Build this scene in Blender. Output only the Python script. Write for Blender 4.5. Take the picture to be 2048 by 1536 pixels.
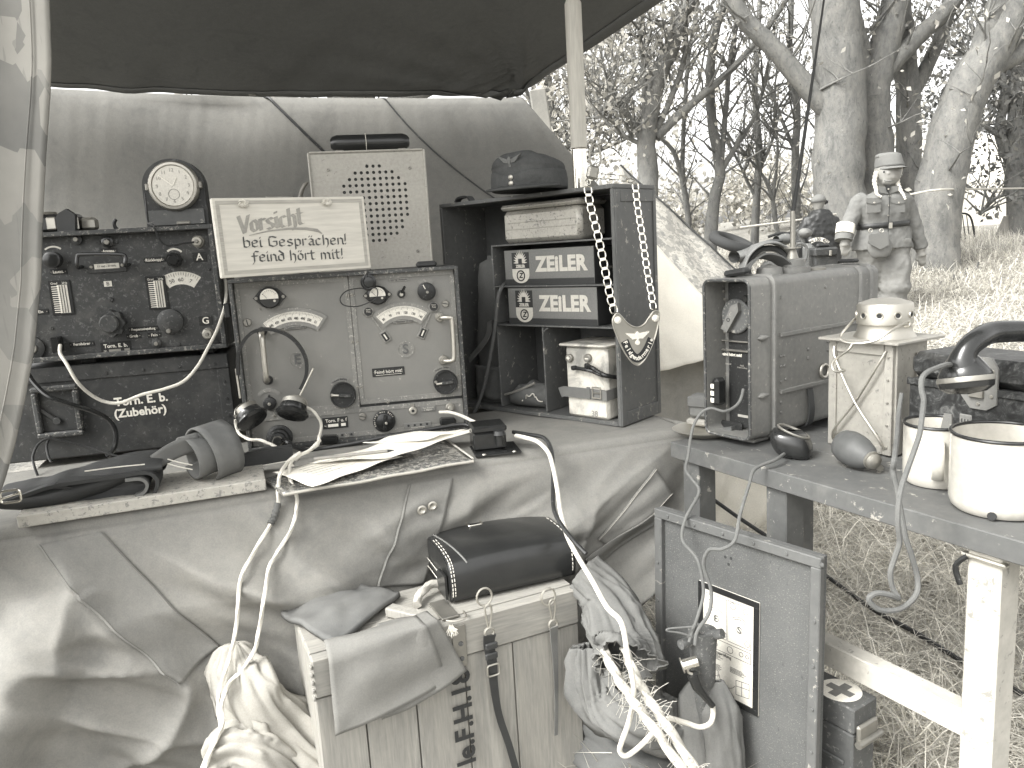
import bpy, math, random
import numpy as np
from mathutils import Matrix, Vector, noise
R = math.radians
random.seed(7); np.random.seed(7)
for o in list(bpy.data.objects): bpy.data.objects.remove(o)
sc = bpy.context.scene
COL = sc.collection

# ---------------------------------------------------------------- camera
CH, FPX, PITCH, ROLL = 1.0, 1540.0, R(10.0), R(3.45)
FW = Vector((0, math.cos(PITCH), -math.sin(PITCH))); U0 = Vector((0, math.sin(PITCH), math.cos(PITCH))); X0 = Vector((1, 0, 0))
RT = X0 * math.cos(ROLL) - U0 * math.sin(ROLL); UP = X0 * math.sin(ROLL) + U0 * math.cos(ROLL)
CC = Vector((0, 0, CH))
cam = bpy.data.cameras.new('camera'); cam.sensor_width = 36; cam.lens = FPX / 2048 * 36; cam.clip_end = 600; cam.clip_start = .02
co = bpy.data.objects.new('camera', cam); COL.objects.link(co)
m = Matrix((RT, UP, -FW)).transposed().to_4x4(); m.translation = CC; co.matrix_world = m
sc.camera = co

# ---------------------------------------------------------------- sky, sun, exposure
SUN_EL, SUN_AZ = R(48), R(240)      # compass bearing the light comes from (0 = +Y, clockwise)
w = bpy.data.worlds.new('World'); sc.world = w; w.use_nodes = True
nt = w.node_tree; bg = nt.nodes['Background']
sky = nt.nodes.new('ShaderNodeTexSky'); sky.sky_type = 'NISHITA'; sky.sun_disc = False
sky.sun_elevation = SUN_EL; sky.sun_rotation = SUN_AZ; sky.air_density = 1.0; sky.dust_density = 4.0; sky.ozone_density = 1.0
hs = nt.nodes.new('ShaderNodeHueSaturation'); hs.inputs['Saturation'].default_value = .03
tn = nt.nodes.new('ShaderNodeMix'); tn.data_type = 'RGBA'; tn.blend_type = 'MULTIPLY'; tn.inputs[0].default_value = 1; tn.inputs[7].default_value = (1, .992, .968, 1)
nt.links.new(sky.outputs[0], hs.inputs['Color']); nt.links.new(hs.outputs[0], tn.inputs[6]); nt.links.new(tn.outputs[2], bg.inputs[0])
bg.inputs[1].default_value = .15
sl = bpy.data.lights.new('sun', 'SUN'); sl.energy = 1.0; sl.angle = R(24); sl.color = (1, .99, .955)
so = bpy.data.objects.new('sun', sl); COL.objects.link(so)
sd = Vector((math.sin(SUN_AZ) * math.cos(SUN_EL), math.cos(SUN_AZ) * math.cos(SUN_EL), math.sin(SUN_EL)))
so.rotation_euler = sd.to_track_quat('Z', 'Y').to_euler()
sc.view_settings.view_transform = 'Standard'; sc.view_settings.look = 'None'
sc.view_settings.exposure = 1.85; sc.view_settings.gamma = 1
sc.render.engine = 'CYCLES'; sc.cycles.max_bounces = 5; sc.cycles.diffuse_bounces = 3; sc.cycles.transparent_max_bounces = 8

# ---------------------------------------------------------------- measuring: pixel of the 2048x1536 photo -> point at a real distance
def ray(x, y): return FW + RT * ((x - 1024) / FPX) - UP * ((y - 768) / FPX)
def atY(x, y, Y): d = ray(x, y); return CC + d * (Y / d.y)
def atZ(x, y, Z): d = ray(x, y); return CC + d * ((Z - CH) / d.z)
def Z(ox, oy, wd): k = wd / 2048; return lambda x, y: (ox + x * k, oy + y * k)
class Fr:                                      # local frame of a thing: x to its right, y into its depth, z up
    def __init__(s, x, y, z, yaw=0, tilt=0, roll=0):
        s.M = Matrix.Translation((x, y, z)) @ Matrix.Rotation(R(yaw), 4, 'Z') @ Matrix.Rotation(R(tilt), 4, 'X') @ Matrix.Rotation(R(roll), 4, 'Y')
        s.I = s.M.inverted()
    def uv(s, px, py, dep=0):
        o = s.I @ CC; d = s.I.to_3x3() @ ray(px, py); t = (dep - o.y) / d.y; p = o + d * t
        return p.x, p.z
    def top(s, px, py, z=0):
        o = s.I @ CC; d = s.I.to_3x3() @ ray(px, py); t = (z - o.z) / d.z; p = o + d * t
        return p.x, p.y

# ---------------------------------------------------------------- materials
def tint(v, c=None):
    t = min(1, max(0, (v - .08) / .2)); a = (.985, 1.01, 1.0); b = (1.04, 1.0, .9)
    return tuple(v * (a[i] * (1 - t) + b[i] * t) for i in range(3)) + (1,)
class NT:
    def __init__(s, name):
        s.m = bpy.data.materials.new(name); s.m.use_nodes = True; s.t = s.m.node_tree; s.b = s.t.nodes['Principled BSDF']
        s.co = s.n('TexCoord').outputs['Object']
    def n(s, ty, **k):
        x = s.t.nodes.new('ShaderNode' + ty)
        for a, b in k.items():
            if hasattr(x, a): setattr(x, a, b)
            else: x.inputs[a].default_value = b
        return x
    def l(s, a, b): s.t.links.new(a, b)
    def map(s, scale=(1, 1, 1), rot=(0, 0, 0), src=None):
        x = s.n('Mapping'); x.inputs['Scale'].default_value = scale; x.inputs['Rotation'].default_value = rot; s.l(src or s.co, x.inputs[0]); return x.outputs[0]
    def noise(s, scale, detail=4, rough=.55, vec=None, dist=0):
        x = s.n('TexNoise'); x.inputs['Scale'].default_value = scale; x.inputs['Detail'].default_value = detail; x.inputs['Roughness'].default_value = rough; x.inputs['Distortion'].default_value = dist
        s.l(vec or s.co, x.inputs['Vector']); return x.outputs[0]
    def ramp(s, fac, stops, const=False):
        x = s.n('ValToRGB'); e = x.color_ramp.elements
        if const: x.color_ramp.interpolation = 'CONSTANT'
        while len(e) < len(stops): e.new(.5)
        for q, (p, c) in zip(e, stops): q.position = p; q.color = tint(c) if not isinstance(c, tuple) else c
        s.l(fac, x.inputs[0]); return x.outputs[0]
    def mix(s, f, a, b, mode='MIX'):
        x = s.n('Mix'); x.data_type = 'RGBA'; x.blend_type = mode
        for i, v in ((0, f), (6, a), (7, b)):
            if hasattr(v, 'is_output'): s.l(v, x.inputs[i])
            else: x.inputs[i].default_value = v if i == 0 or isinstance(v, tuple) else tint(v)
        return x.outputs[2]
    def bump(s, h, st, dist=.002, prev=None):
        x = s.n('Bump'); x.inputs['Strength'].default_value = st; x.inputs['Distance'].default_value = dist; s.l(h, x.inputs['Height'])
        if prev: s.l(prev, x.inputs['Normal'])
        return x.outputs[0]
    def fin(s, col=None, rough=.7, metal=0, nrm=None, spec=.4, coat=0, trans=0):
        b = s.b
        if col is not None:
            if hasattr(col, 'is_output'): s.l(col, b.inputs['Base Color'])
            else: b.inputs['Base Color'].default_value = tint(col)
        if hasattr(rough, 'is_output'): s.l(rough, b.inputs['Roughness'])
        else: b.inputs['Roughness'].default_value = rough
        b.inputs['Metallic'].default_value = metal; b.inputs['Specular IOR Level'].default_value = spec
        if coat: b.inputs['Coat Weight'].default_value = coat; b.inputs['Coat Roughness'].default_value = .12
        if nrm is not None: s.l(nrm, b.inputs['Normal'])
        if trans:
            t = s.n('BsdfTranslucent'); mx = s.n('MixShader'); mx.inputs[0].default_value = trans
            if hasattr(col, 'is_output'): s.l(col, t.inputs[0])
            else: t.inputs[0].default_value = tint(col)
            if nrm is not None: s.l(nrm, t.inputs['Normal'])
            out = s.t.nodes['Material Output']; s.l(b.outputs[0], mx.inputs[1]); s.l(t.outputs[0], mx.inputs[2]); s.l(mx.outputs[0], out.inputs[0])
        return s.m
def paint(name, v, rough=.55, var=.25, scale=9, chips=0, chipv=.35, bump=.15, metal=0, spec=.4, coat=0, dust=.0):
    s = NT(name); n = s.noise(scale, 6, .6); c = s.ramp(n, [(.3, v * (1 - var)), (.72, v * (1 + var))])
    n2 = s.noise(scale * 14, 3, .6); c = s.mix(.35, c, s.ramp(n2, [(.3, v * .75), (.7, v * 1.3)]))
    if chips:
        k = s.noise(scale * 11, 7, .72, dist=.4); c = s.mix(s.ramp(k, [(.62 - chips * .1, (0, 0, 0, 1)), (.66 - chips * .1, (1, 1, 1, 1))]), c, chipv)
    if dust:
        k = s.noise(scale * 1.7, 5, .7, dist=.3); c = s.mix(s.ramp(k, [(.5, (0, 0, 0, 1)), (.8, (dust, dust, dust, 1))]), c, .45)
    rr = s.n('MapRange'); rr.inputs[3].default_value = max(.05, rough - .12); rr.inputs[4].default_value = min(1, rough + .15); s.l(n, rr.inputs[0])
    return s.fin(c, rr.outputs[0], metal, s.bump(s.noise(scale * 22, 4, .6), bump, .001), spec, coat)
def canvas(name, v, trans=0, var=.2, weave=900, stain=.12, scale=3):
    s = NT(name); n = s.noise(scale, 6, .6); c = s.ramp(n, [(.3, v * (1 - var)), (.7, v * (1 + var))])
    n2 = s.noise(60, 4, .7); c = s.mix(.3, c, s.ramp(n2, [(.3, v * (1 - stain * 2)), (.7, v * (1 + stain * 2))]))
    n3 = s.noise(420, 2, .5); c = s.mix(.25, c, s.ramp(n3, [(.3, v * .7), (.7, v * 1.25)]))
    k = s.noise(8, 6, .75, dist=.6); c = s.mix(s.ramp(k, [(.52, (0, 0, 0, 1)), (.72, (.6, .6, .6, 1))]), c, v * (1 - stain * 2.4))
    b = s.bump(s.noise(weave, 2, .5), .25, .0006); b = s.bump(s.noise(28, 5, .6), .35, .004, b)
    return s.fin(c, .92, 0, b, .15, 0, trans)
def wood(name, v, scale=1.0, var=.25, axis='Z', dark=.5, rough=.7, knots=True):
    s = NT(name); sc_ = {'Z': (28, 28, 2.2), 'X': (2.2, 28, 28), 'Y': (28, 2.2, 28)}[axis]
    mp = s.map(tuple(q * scale for q in sc_)); n = s.noise(1.2, 7, .6, mp, .7)
    c = s.ramp(n, [(.25, v * (1 - var)), (.45, v), (.55, v * (1 - var * .6)), (.75, v * (1 + var))])
    mp2 = s.map(tuple(q * scale * 6 for q in sc_)); n2 = s.noise(1.5, 4, .6, mp2); c = s.mix(.3, c, s.ramp(n2, [(.35, v * .62), (.65, v * 1.2)]))
    if knots:
        vo = s.n('TexVoronoi'); vo.inputs['Scale'].default_value = 7 * scale; s.l(s.map((1, 1, .45) if axis == 'Z' else (.45, 1, 1)), vo.inputs['Vector'])
        c = s.mix(s.ramp(vo.outputs[0], [(.03, (.75, .75, .75, 1)), (.085, (0, 0, 0, 1))]), c, v * dark)
    k = s.noise(4 * scale, 6, .7, dist=.5); c = s.mix(s.ramp(k, [(.52, (0, 0, 0, 1)), (.8, (.7, .7, .7, 1))]), c, v * dark * 1.1)
    return s.fin(c, rough, 0, s.bump(n2, .35, .0012), .25)
def leather(name, v, rough=.45, bump=.3, coat=0, scr=.5):
    s = NT(name); n = s.noise(7, 5, .6); c = s.ramp(n, [(.3, v * .7), (.7, v * 1.4)])
    k = s.noise(3, 8, .8, s.map((1, 18, 6), (.3, .4, .2)), .5); c = s.mix(s.ramp(k, [(.66, (0, 0, 0, 1)), (.74, (scr, scr, scr, 1))]), c, v * 2.6 + .03)
    vo = s.n('TexVoronoi'); vo.inputs['Scale'].default_value = 420; s.l(s.co, vo.inputs['Vector'])
    return s.fin(c, rough, 0, s.bump(s.noise(30, 5), bump, .002, s.bump(vo.outputs[0], bump * .6, .0006)), .45, coat)
def metalm(name, v, rough=.35, scale=15, var=.2, bump=.1):
    s = NT(name); n = s.noise(scale, 5, .65); c = s.ramp(n, [(.3, v * (1 - var)), (.7, v * (1 + var))])
    rr = s.n('MapRange'); rr.inputs[3].default_value = rough * .7; rr.inputs[4].default_value = min(1, rough * 1.5); s.l(n, rr.inputs[0])
    return s.fin(c, rr.outputs[0], .9, s.bump(s.noise(scale * 12, 3), bump, .001), .5)
def flat(name, v, rough=.6, var=.08, coat=0): return paint(name, v, rough, var, 20, 0, 0, .05, 0, .4, coat)
def splinter(name, trans=.2, vals=(.23, .155, .10), sc_=13):          # angular splinter camouflage with short rain strokes
    s = NT(name); d = s.n('TexVoronoi'); d.feature = 'F1'; d.distance = 'MANHATTAN'; d.inputs['Scale'].default_value = sc_; s.l(s.map((1.5, .3, 1), (0, .55, .2)), d.inputs['Vector'])
    sep = s.n('SeparateColor'); s.l(d.outputs['Color'], sep.inputs[0])
    c = s.ramp(sep.outputs[0], [(0, vals[0]), (.36, vals[1]), (.72, vals[2])], True)
    k = s.noise(1, 2, .5, s.map((150, 20, 16), (0, .5, 0))); c = s.mix(s.ramp(k, [(.63, (0, 0, 0, 1)), (.67, (.55, .55, .55, 1))]), c, vals[2] * 1.1)
    n = s.noise(5, 5, .6); c = s.mix(.3, c, s.ramp(n, [(.3, .22), (.7, .5)]))
    return s.fin(c, .9, 0, s.bump(s.noise(700, 2), .2, .0006), .15, 0, trans)
def spotty(name, trans=.1):
    s = NT(name); k = s.noise(7, 5, .65, dist=.6); c = s.ramp(k, [(.38, .2), (.46, .33), (.56, .24), (.62, .4)], True)
    n = s.noise(26, 3, .6); c = s.mix(.55, c, s.ramp(n, [(.42, .18), (.5, .4), (.6, .3)], True))
    return s.fin(c, .9, 0, s.bump(s.noise(30, 4), .3, .004), .15, 0, trans)
def marble(name):
    s = NT(name); k = s.noise(55, 6, .7, dist=1.2); c = s.ramp(k, [(.42, .018), (.55, .045), (.68, .14)])
    return s.fin(c, .45, 0, s.bump(s.noise(120, 4), .25, .001), .4)
def stained(name, v=.72):
    s = NT(name); n = s.noise(9, 6, .7, dist=1.5); c = s.ramp(n, [(.36, v * .28), (.5, v * .8), (.58, v)]); n2 = s.noise(60, 4); c = s.mix(.2, c, s.ramp(n2, [(.3, v * .6), (.7, v)]))
    return s.fin(c, .4, 0, s.bump(s.noise(40, 3), .15, .001), .45)
def pitted(name, v):
    s = NT(name); n = s.noise(6, 6, .65); c = s.ramp(n, [(.3, v * .8), (.7, v * 1.2)]); k = s.noise(420, 3, .6); c = s.mix(s.ramp(k, [(.58, (0, 0, 0, 1)), (.68, (.32, .32, .32, 1))]), c, .34)
    k2 = s.noise(70, 5, .7, s.map((3, 3, 1))); c = s.mix(s.ramp(k2, [(.3, (.8, .8, .8, 1)), (.38, (0, 0, 0, 1))]), c, v * .5)
    return s.fin(c, .75, 0, s.bump(k, .5, .0015), .3)
def weavem(name, v):
    s = NT(name); n = s.noise(5, 6, .65); c = s.ramp(n, [(.3, v * .8), (.7, v * 1.18)])
    mp = s.map((900, 1, 900), (0, R(30), 0)); ck = s.n('TexChecker'); ck.inputs['Scale'].default_value = 1; s.l(mp, ck.inputs['Vector'])
    c = s.mix(.42, c, s.mix(ck.outputs['Fac'], v * .62, v * 1.35)); k = s.noise(22, 7, .75, dist=.4); c = s.mix(s.ramp(k, [(.64, (0, 0, 0, 1)), (.7, (.5, .5, .5, 1))]), c, .5)
    return s.fin(c, .5, .15, s.bump(ck.outputs['Fac'], .25, .0006), .45)
def barkm(name, v):
    s = NT(name); n = s.noise(9, 8, .75, s.map((1, 1, .45)), .5); c = s.ramp(n, [(.28, v * .55), (.5, v), (.7, v * 1.35)]); k = s.noise(34, 7, .75, s.map((1, 1, .55)), .3)
    c = s.mix(s.ramp(k, [(.58, (0, 0, 0, 1)), (.66, (.8, .8, .8, 1))]), c, v * .4); return s.fin(c, .9, 0, s.bump(k, .7, .03), .15)

M = {}
M['eb'] = paint('dark_radio_paint', .042, .5, .3, 12, .55, .11, .5, spec=.45, dust=.12)
M['acc'] = paint('dark_box_paint', .038, .55, .3, 8, .3, .1, .3, dust=.1)
M['edge'] = paint('worn_edge_paint', .06, .5, .3, 14, .6, .26, .4)
M['fuf'] = weavem('woven_grey_panel', .2)
M['fufrim'] = paint('grey_cast_rim', .2, .5, .2, 20, .4, .42, .3)
M['grey'] = paint('grey_paint', .17, .5, .2, 8, .02, .3, .15)
M['cab'] = paint('cabinet_paint', .105, .5, .18, 5, .15, .3, .1)
M['cabin'] = paint('cabinet_inside', .085, .55, .2, 5)
M['bake'] = paint('black_bakelite', .02, .2, .3, 6, 0, 0, .04, spec=.45, coat=.15)
M['black'] = paint('matt_black', .02, .45, .3, 20, .2, .12, .2)
M['chrome'] = metalm('chrome', .75, .12)
M['steel'] = metalm('worn_steel', .5, .38)
M['alu'] = metalm('aluminium', .46, .45, 8, .12)
M['dim'] = metalm('dull_metal', .3, .5)
M['white'] = flat('white_paint', .75, .6)
M['cream'] = flat('cream_scale', .62, .6)
M['ink'] = flat('dark_ink', .03, .7)
M['glass'] = None
M['beige'] = paint('loudspeaker_paint', .36, .55, .12, 10, .05, .2, .2)
M['sign'] = wood('sign_board_white', .6, .5, .02, 'X', .92, knots=False)
M['signgrey'] = flat('sign_grey_brush', .30, .8, .35)
M['signink'] = flat('sign_dark_brush', .085, .8, .35)
M['signband'] = wood('sign_border_brush', .42, 1.6, .3, 'X', .9, knots=False)
M['zbox'] = flat('carton_grey', .15, .6, .12)
M['zdark'] = flat('carton_dark', .03, .6)
M['zcream'] = flat('carton_cream', .48, .6)
M['batt'] = stained('stained_battery', .68)
M['wood'] = wood('pine_boards', .30, 1, .3)
M['woodx'] = wood('pine_boards_across', .30, 1, .3, axis='X')
M['pole'] = wood('ash_pole', .55, .8, .12, 'Z', .8, knots=False)
M['board'] = paint('chipped_light_paint', .4, .6, .12, 9, .75, .22, .3)
M['rtab'] = paint('grey_table_paint', .1, .55, .25, 4, .1, .3, .2, dust=.2)
M['rleg'] = paint('pale_table_leg', .42, .6, .15, 4, .2, .25, .2)
M['drape'] = canvas('canvas_drape', .215, 0, .18, stain=.14)
M['drape2'] = canvas('canvas_patch', .2, 0, .14)
M['wall'] = canvas('backdrop_canvas', .2, .2, .14, scale=2)
M['tarp'] = canvas('dark_tarpaulin', .13, .03, .12, scale=2)
M['tentw'] = canvas('lit_white_canvas', .8, .3, .06, stain=.05)  # brighter copy of the backdrop cloth, sun on it put into the colour
M['gsheet'] = canvas('grey_groundsheet', .28, .1)
M['cloth_w'] = canvas('pale_cotton', .34, .05, .06, stain=.04)
M['cloth_g'] = canvas('grey_work_cloth', .15, 0, .15)
M['cloth_d'] = canvas('dark_work_cloth', .12, 0, .2)
M['gaiter'] = canvas('smooth_gaiter_cloth', .2, 0, .1, stain=.06)
M['suede'] = leather('grey_suede', .12, .85, .5)
M['lea'] = leather('black_leather', .02, .3, .25, .25, .25)
M['lead'] = leather('dark_leather', .03, .6, .6)
M['leag'] = leather('grey_leather', .13, .7, .5)
M['stitch'] = flat('pale_thread', .6, .8)
M['wool'] = canvas('dark_wool', .07, 0, .25, 500, .25, 8)
M['camo'] = splinter('splinter_camouflage')
M['spot'] = spotty('spotted_camouflage')
M['enamel'] = paint('white_enamel', .47, .15, .03, 6, 0, 0, .02, coat=.4)
M['cord'] = canvas('white_cord', .62, 0, .08, 1500, .06, 30)
M['cordg'] = canvas('grey_cord', .13, 0, .15, 1500, .1, 30)
M['rope'] = canvas('hemp_rope', .42, 0, .15, 900, .1, 40)
M['case'] = marble('mottled_black_case')
M['pit'] = pitted('pitted_panel', .092)
M['rust'] = paint('rusty_iron', .09, .8, .4, 18, .5, .2, .8)
M['paper'] = flat('paper', .78, .8, .03)
M['chart'] = flat('chart_paper', .62, .6, .04)
M['mapc'] = paint('glossy_map_case', .1, .15, .6, 9, 1.2, .3, .1, coat=.5)
M['ammo'] = paint('ammo_box_paint', .085, .6, .3, 9, .4, .2, .3)
M['bark'] = barkm('pale_bark', .175)
M['barkd'] = barkm('hazed_dark_bark', .16)  # bark lightened in place of haze between camera and trees
M['skin'] = flat('skin', .21, .55, .05)
M['uni'] = canvas('uniform_cloth', .15, 0, .1)  # lifted a little, haze before the distant figures painted into the cloth
M['unid'] = canvas('uniform_trouser_cloth', .17, 0, .1)
M['hair'] = flat('fair_hair', .5, .7, .1)
M['moto'] = paint('motorcycle_paint', .11, .4, .2, 6, .2, .3)
M['rubber'] = flat('rubber', .03, .8, .2)
M['white_far'] = canvas('far_white_canvas', .8, .2, .03, stain=.03)
def leafm(name, v):
    s = NT(name); oi = s.n('ObjectInfo'); g = s.n('NewGeometry'); n = s.ramp(g.outputs['Random Per Island'], [(0, v * .5), (.6, v), (1, v * 1.7)])
    return s.fin(n, .7, 0, None, .3, 0, .35)
M['leaf'] = leafm('autumn_leaf', .32); M['leafd'] = leafm('dark_leaf', .15); M['leafp'] = leafm('pale_leaf', .45)
M['straw_far'] = leafm('bank_grass', .52); M['straw'] = leafm('dry_straw', .62)
def groundm():
    s = NT('ground_litter'); k = s.noise(3, 8, .7, dist=.6); c = s.ramp(k, [(.3, .14), (.5, .27), (.7, .4)]); n = s.noise(30, 6, .7); c = s.mix(.5, c, s.ramp(n, [(.35, .06), (.65, .32)]))
    return s.fin(c, .95, 0, s.bump(n, .8, .03), .1)
M['ground'] = groundm()
def eyeglass():
    s = NT('dial_glass'); b = s.b; b.inputs['Base Color'].default_value = (.95, .95, .95, 1); b.inputs['Transmission Weight'].default_value = 1; b.inputs['Roughness'].default_value = .03; b.inputs['IOR'].default_value = 1.1; return s.m
M['glass'] = eyeglass()
# ---------------------------------------------------------------- mesh helpers
def spl(pts, k=6, closed=False):               # Catmull-Rom
    P = [Vector(p) for p in pts]; n = len(P); out = []
    for i in range(n if closed else n - 1):
        g = lambda j: P[j % n] if closed else P[max(0, min(n - 1, j))]
        a, b, c, d = g(i - 1), g(i), g(i + 1), g(i + 2)
        for q in range(k):
            t = q / k; out.append(.5 * ((2 * b) + (c - a) * t + (2 * a - 5 * b + 4 * c - d) * t * t + (3 * b - a - 3 * c + d) * t ** 3))
    if not closed: out.append(P[-1])
    return out
def nz(x, y=0, z=0): return noise.noise((x, y, z))
class MB:
    def __init__(s): s.v = []; s.f = []
    def add(s, vs, fs):
        o = len(s.v); s.v += [tuple(q) for q in vs]; s.f += [tuple(i + o for i in f) for f in fs]; return s
    def box(s, c, sz, ch=0, rot=None):
        hx, hy, hz = sz[0] / 2, sz[1] / 2, sz[2] / 2; c = Vector(c); T = rot if rot else Matrix.Identity(3)
        if ch <= 0:
            vs = [c + T @ Vector((a * hx, b * hy, d * hz)) for a in (-1, 1) for b in (-1, 1) for d in (-1, 1)]
            return s.add(vs, [(0, 1, 3, 2), (4, 6, 7, 5), (0, 4, 5, 1), (2, 3, 7, 6), (0, 2, 6, 4), (1, 5, 7, 3)])
        ch = min(ch, hx * .98, hy * .98, hz * .98); vs = []; ix = {}
        for a in (-1, 1):
            for b in (-1, 1):
                for d in (-1, 1):
                    for k, p in enumerate(((hx, hy - ch, hz - ch), (hx - ch, hy, hz - ch), (hx - ch, hy - ch, hz))):
                        ix[a, b, d, k] = len(vs); vs.append(c + T @ Vector((a * p[0], b * p[1], d * p[2])))
        fs = []
        for a in (-1, 1):
            fs += [[ix[a, b, d, 0] for b, d in ((-1, -1), (1, -1), (1, 1), (-1, 1))][::a], [ix[b, a, d, 1] for b, d in ((-1, -1), (-1, 1), (1, 1), (1, -1))][::a], [ix[b, d, a, 2] for b, d in ((-1, -1), (1, -1), (1, 1), (-1, 1))][::a]]
            for b in (-1, 1):
                fs += [[ix[a, b, -1, 0], ix[a, b, -1, 1], ix[a, b, 1, 1], ix[a, b, 1, 0]][::a * b], [ix[a, -1, b, 0], ix[a, 1, b, 0], ix[a, 1, b, 2], ix[a, -1, b, 2]][::a * b], [ix[-1, a, b, 1], ix[-1, a, b, 2], ix[1, a, b, 2], ix[1, a, b, 1]][::a * b]]
                for d in (-1, 1): fs.append([ix[a, b, d, 0], ix[a, b, d, 1], ix[a, b, d, 2]][::a * b * d])
        return s.add(vs, fs)
    def beam(s, p0, p1, w, t, ch=0, up=(0, 0, 1)):      # bar between two points, w across, t along 'up'
        p0, p1 = Vector(p0), Vector(p1); d = p1 - p0; y = d.normalized(); x = y.cross(Vector(up)).normalized(); z = x.cross(y)
        return s.box((p0 + p1) / 2, (w, d.length, t), ch, Matrix((x, y, z)).transposed())
    def sect(s, pts, secs, closed=False, cap=True, ref=None):   # sweep: secs(i,n)-> list of (a,b) offsets
        P = [Vector(p) for p in pts]; n = len(P); T = []
        for i in range(n):
            a = P[(i - 1) % n] if closed else P[max(0, i - 1)]; b = P[(i + 1) % n] if closed else P[min(n - 1, i + 1)]
            d = b - a; T.append(d.normalized() if d.length > 1e-9 else Vector((0, 0, 1)))
        u = Vector(ref) if ref else (Vector((0, 0, 1)) if abs(T[0].z) < .9 else Vector((1, 0, 0)))
        rings = []; base = len(s.v)
        for i in range(n):
            if ref is not None and not callable(ref): pass
            u = (u - T[i] * u.dot(T[i]))
            u = u.normalized() if u.length > 1e-6 else T[i].orthogonal().normalized()
            b = T[i].cross(u); k = secs(i, n); rings.append(len(s.v)); s.v += [tuple(P[i] + u * q[1] + b * q[0]) for q in k]; m_ = len(k)
        for i in range(n if closed else n - 1):
            a, b = rings[i], rings[(i + 1) % n]
            for j in range(m_): s.f.append((a + j, a + (j + 1) % m_, b + (j + 1) % m_, b + j))
        if cap and not closed:
            s.f.append(tuple(rings[0] + j for j in range(m_))[::-1]); s.f.append(tuple(rings[-1] + j for j in range(m_)))
        return s
    def tube(s, pts, r, n=8, closed=False, cap=True):
        cs = [(math.cos(2 * math.pi * k / n), math.sin(2 * math.pi * k / n)) for k in range(n)]
        f = r if callable(r) else (lambda t: r)
        return s.sect(pts, lambda i, N: [(a * f(i / max(1, N - 1)), b * f(i / max(1, N - 1))) for a, b in cs], closed, cap)
    def strap(s, pts, w, t, ref, closed=False):          # flat band: w along binormal, t along ref
        return s.sect(pts, lambda i, N: [(-w / 2, -t / 2), (w / 2, -t / 2), (w / 2, t / 2), (-w / 2, t / 2)], closed, True, ref)
    def cyl(s, p0, p1, r0, r1=None, n=16): 
        r1 = r0 if r1 is None else r1
        return s.tube([p0, p1], lambda t: r0 + (r1 - r0) * t, n)
    def lathe(s, prof, n=24, M_=None, cap=True):         # prof (r, z) about z
        M_ = M_ or Matrix.Identity(4); o = len(s.v)
        for r, z in prof:
            for k in range(n): a = 2 * math.pi * k / n; s.v.append(tuple(M_ @ Vector((r * math.cos(a), r * math.sin(a), z))))
        for i in range(len(prof) - 1):
            for k in range(n): s.f.append((o + i * n + k, o + i * n + (k + 1) % n, o + (i + 1) * n + (k + 1) % n, o + (i + 1) * n + k))
        if cap: s.f.append(tuple(o + k for k in range(n))[::-1]); e = o + (len(prof) - 1) * n; s.f.append(tuple(e + k for k in range(n)))
        return s
    def disc(s, u, v, r, t, y=0, n=20, r1=None):         # disc on a panel: faces -y, from y to y-t, chamfered front
        r1 = r if r1 is None else r1; Mx = Matrix.Translation((u, y, v)) @ Matrix.Rotation(R(90), 4, 'X'); c = min(t * .35, r * .15)
        return s.lathe([(r, 0), (r, t - c), (r1 - c, t)], n, Mx)
    def prism(s, poly, y0, y1, T=None):                  # polygon in x,z pushed from y0 (front) to y1
        n = len(poly); a = sum(poly[i][0] * poly[(i + 1) % n][1] - poly[(i + 1) % n][0] * poly[i][1] for i in range(n))
        if a < 0: poly = poly[::-1]
        vs = [Vector((p[0], y0, p[1])) for p in poly] + [Vector((p[0], y1, p[1])) for p in poly]
        if T: vs = [T @ q for q in vs]
        return s.add(vs, [tuple(range(n)), tuple(range(n, 2 * n))[::-1]] + [(i, i + n, (i + 1) % n + n, (i + 1) % n) for i in range(n)])
    def grid(s, fn, nu, nv, thick=0, wrap=False):
        o = len(s.v)
        for i in range(nu + (0 if wrap else 1)):
            for j in range(nv + 1): s.v.append(tuple(fn(i / nu, j / nv)))
        N = nu if wrap else nu + 1
        for i in range(nu):
            for j in range(nv): a = o + i * (nv + 1) + j; b = o + ((i + 1) % N) * (nv + 1) + j; s.f.append((a, b, b + 1, a + 1))
        return s
    def ring(s, u, v, r0, r1, a0, a1, t, y=0, n=20):     # flat arc piece on a panel, degrees, a=90 is up
        p = [(u + r1 * math.cos(R(a0 + (a1 - a0) * k / n)), v + r1 * math.sin(R(a0 + (a1 - a0) * k / n))) for k in range(n + 1)]
        q = [(u + r0 * math.cos(R(a0 + (a1 - a0) * k / n)), v + r0 * math.sin(R(a0 + (a1 - a0) * k / n))) for k in range(n + 1)]
        for k in range(n): s.prism([p[k], p[k + 1], q[k + 1], q[k]], y - t, y)
        return s
    def build(s, name, mat, parent=None, smooth=False, M_=None, solid=0, sub=0):
        me = bpy.data.meshes.new(name); me.from_pydata(s.v, [], s.f); me.update()
        o = bpy.data.objects.new(name, me); COL.objects.link(o); me.materials.append(M[mat] if isinstance(mat, str) else mat)
        if parent: o.parent = parent
        if M_ is not None: o.matrix_local = M_
        if smooth:
            me.polygons.foreach_set('use_smooth', [True] * len(me.polygons))
            if smooth != 2: me.set_sharp_from_angle(angle=R(38))
        if solid: d = o.modifiers.new('thick', 'SOLIDIFY'); d.thickness = solid; d.offset = 0
        if sub: d = o.modifiers.new('sub', 'SUBSURF'); d.levels = sub; d.render_levels = sub
        return o
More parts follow.
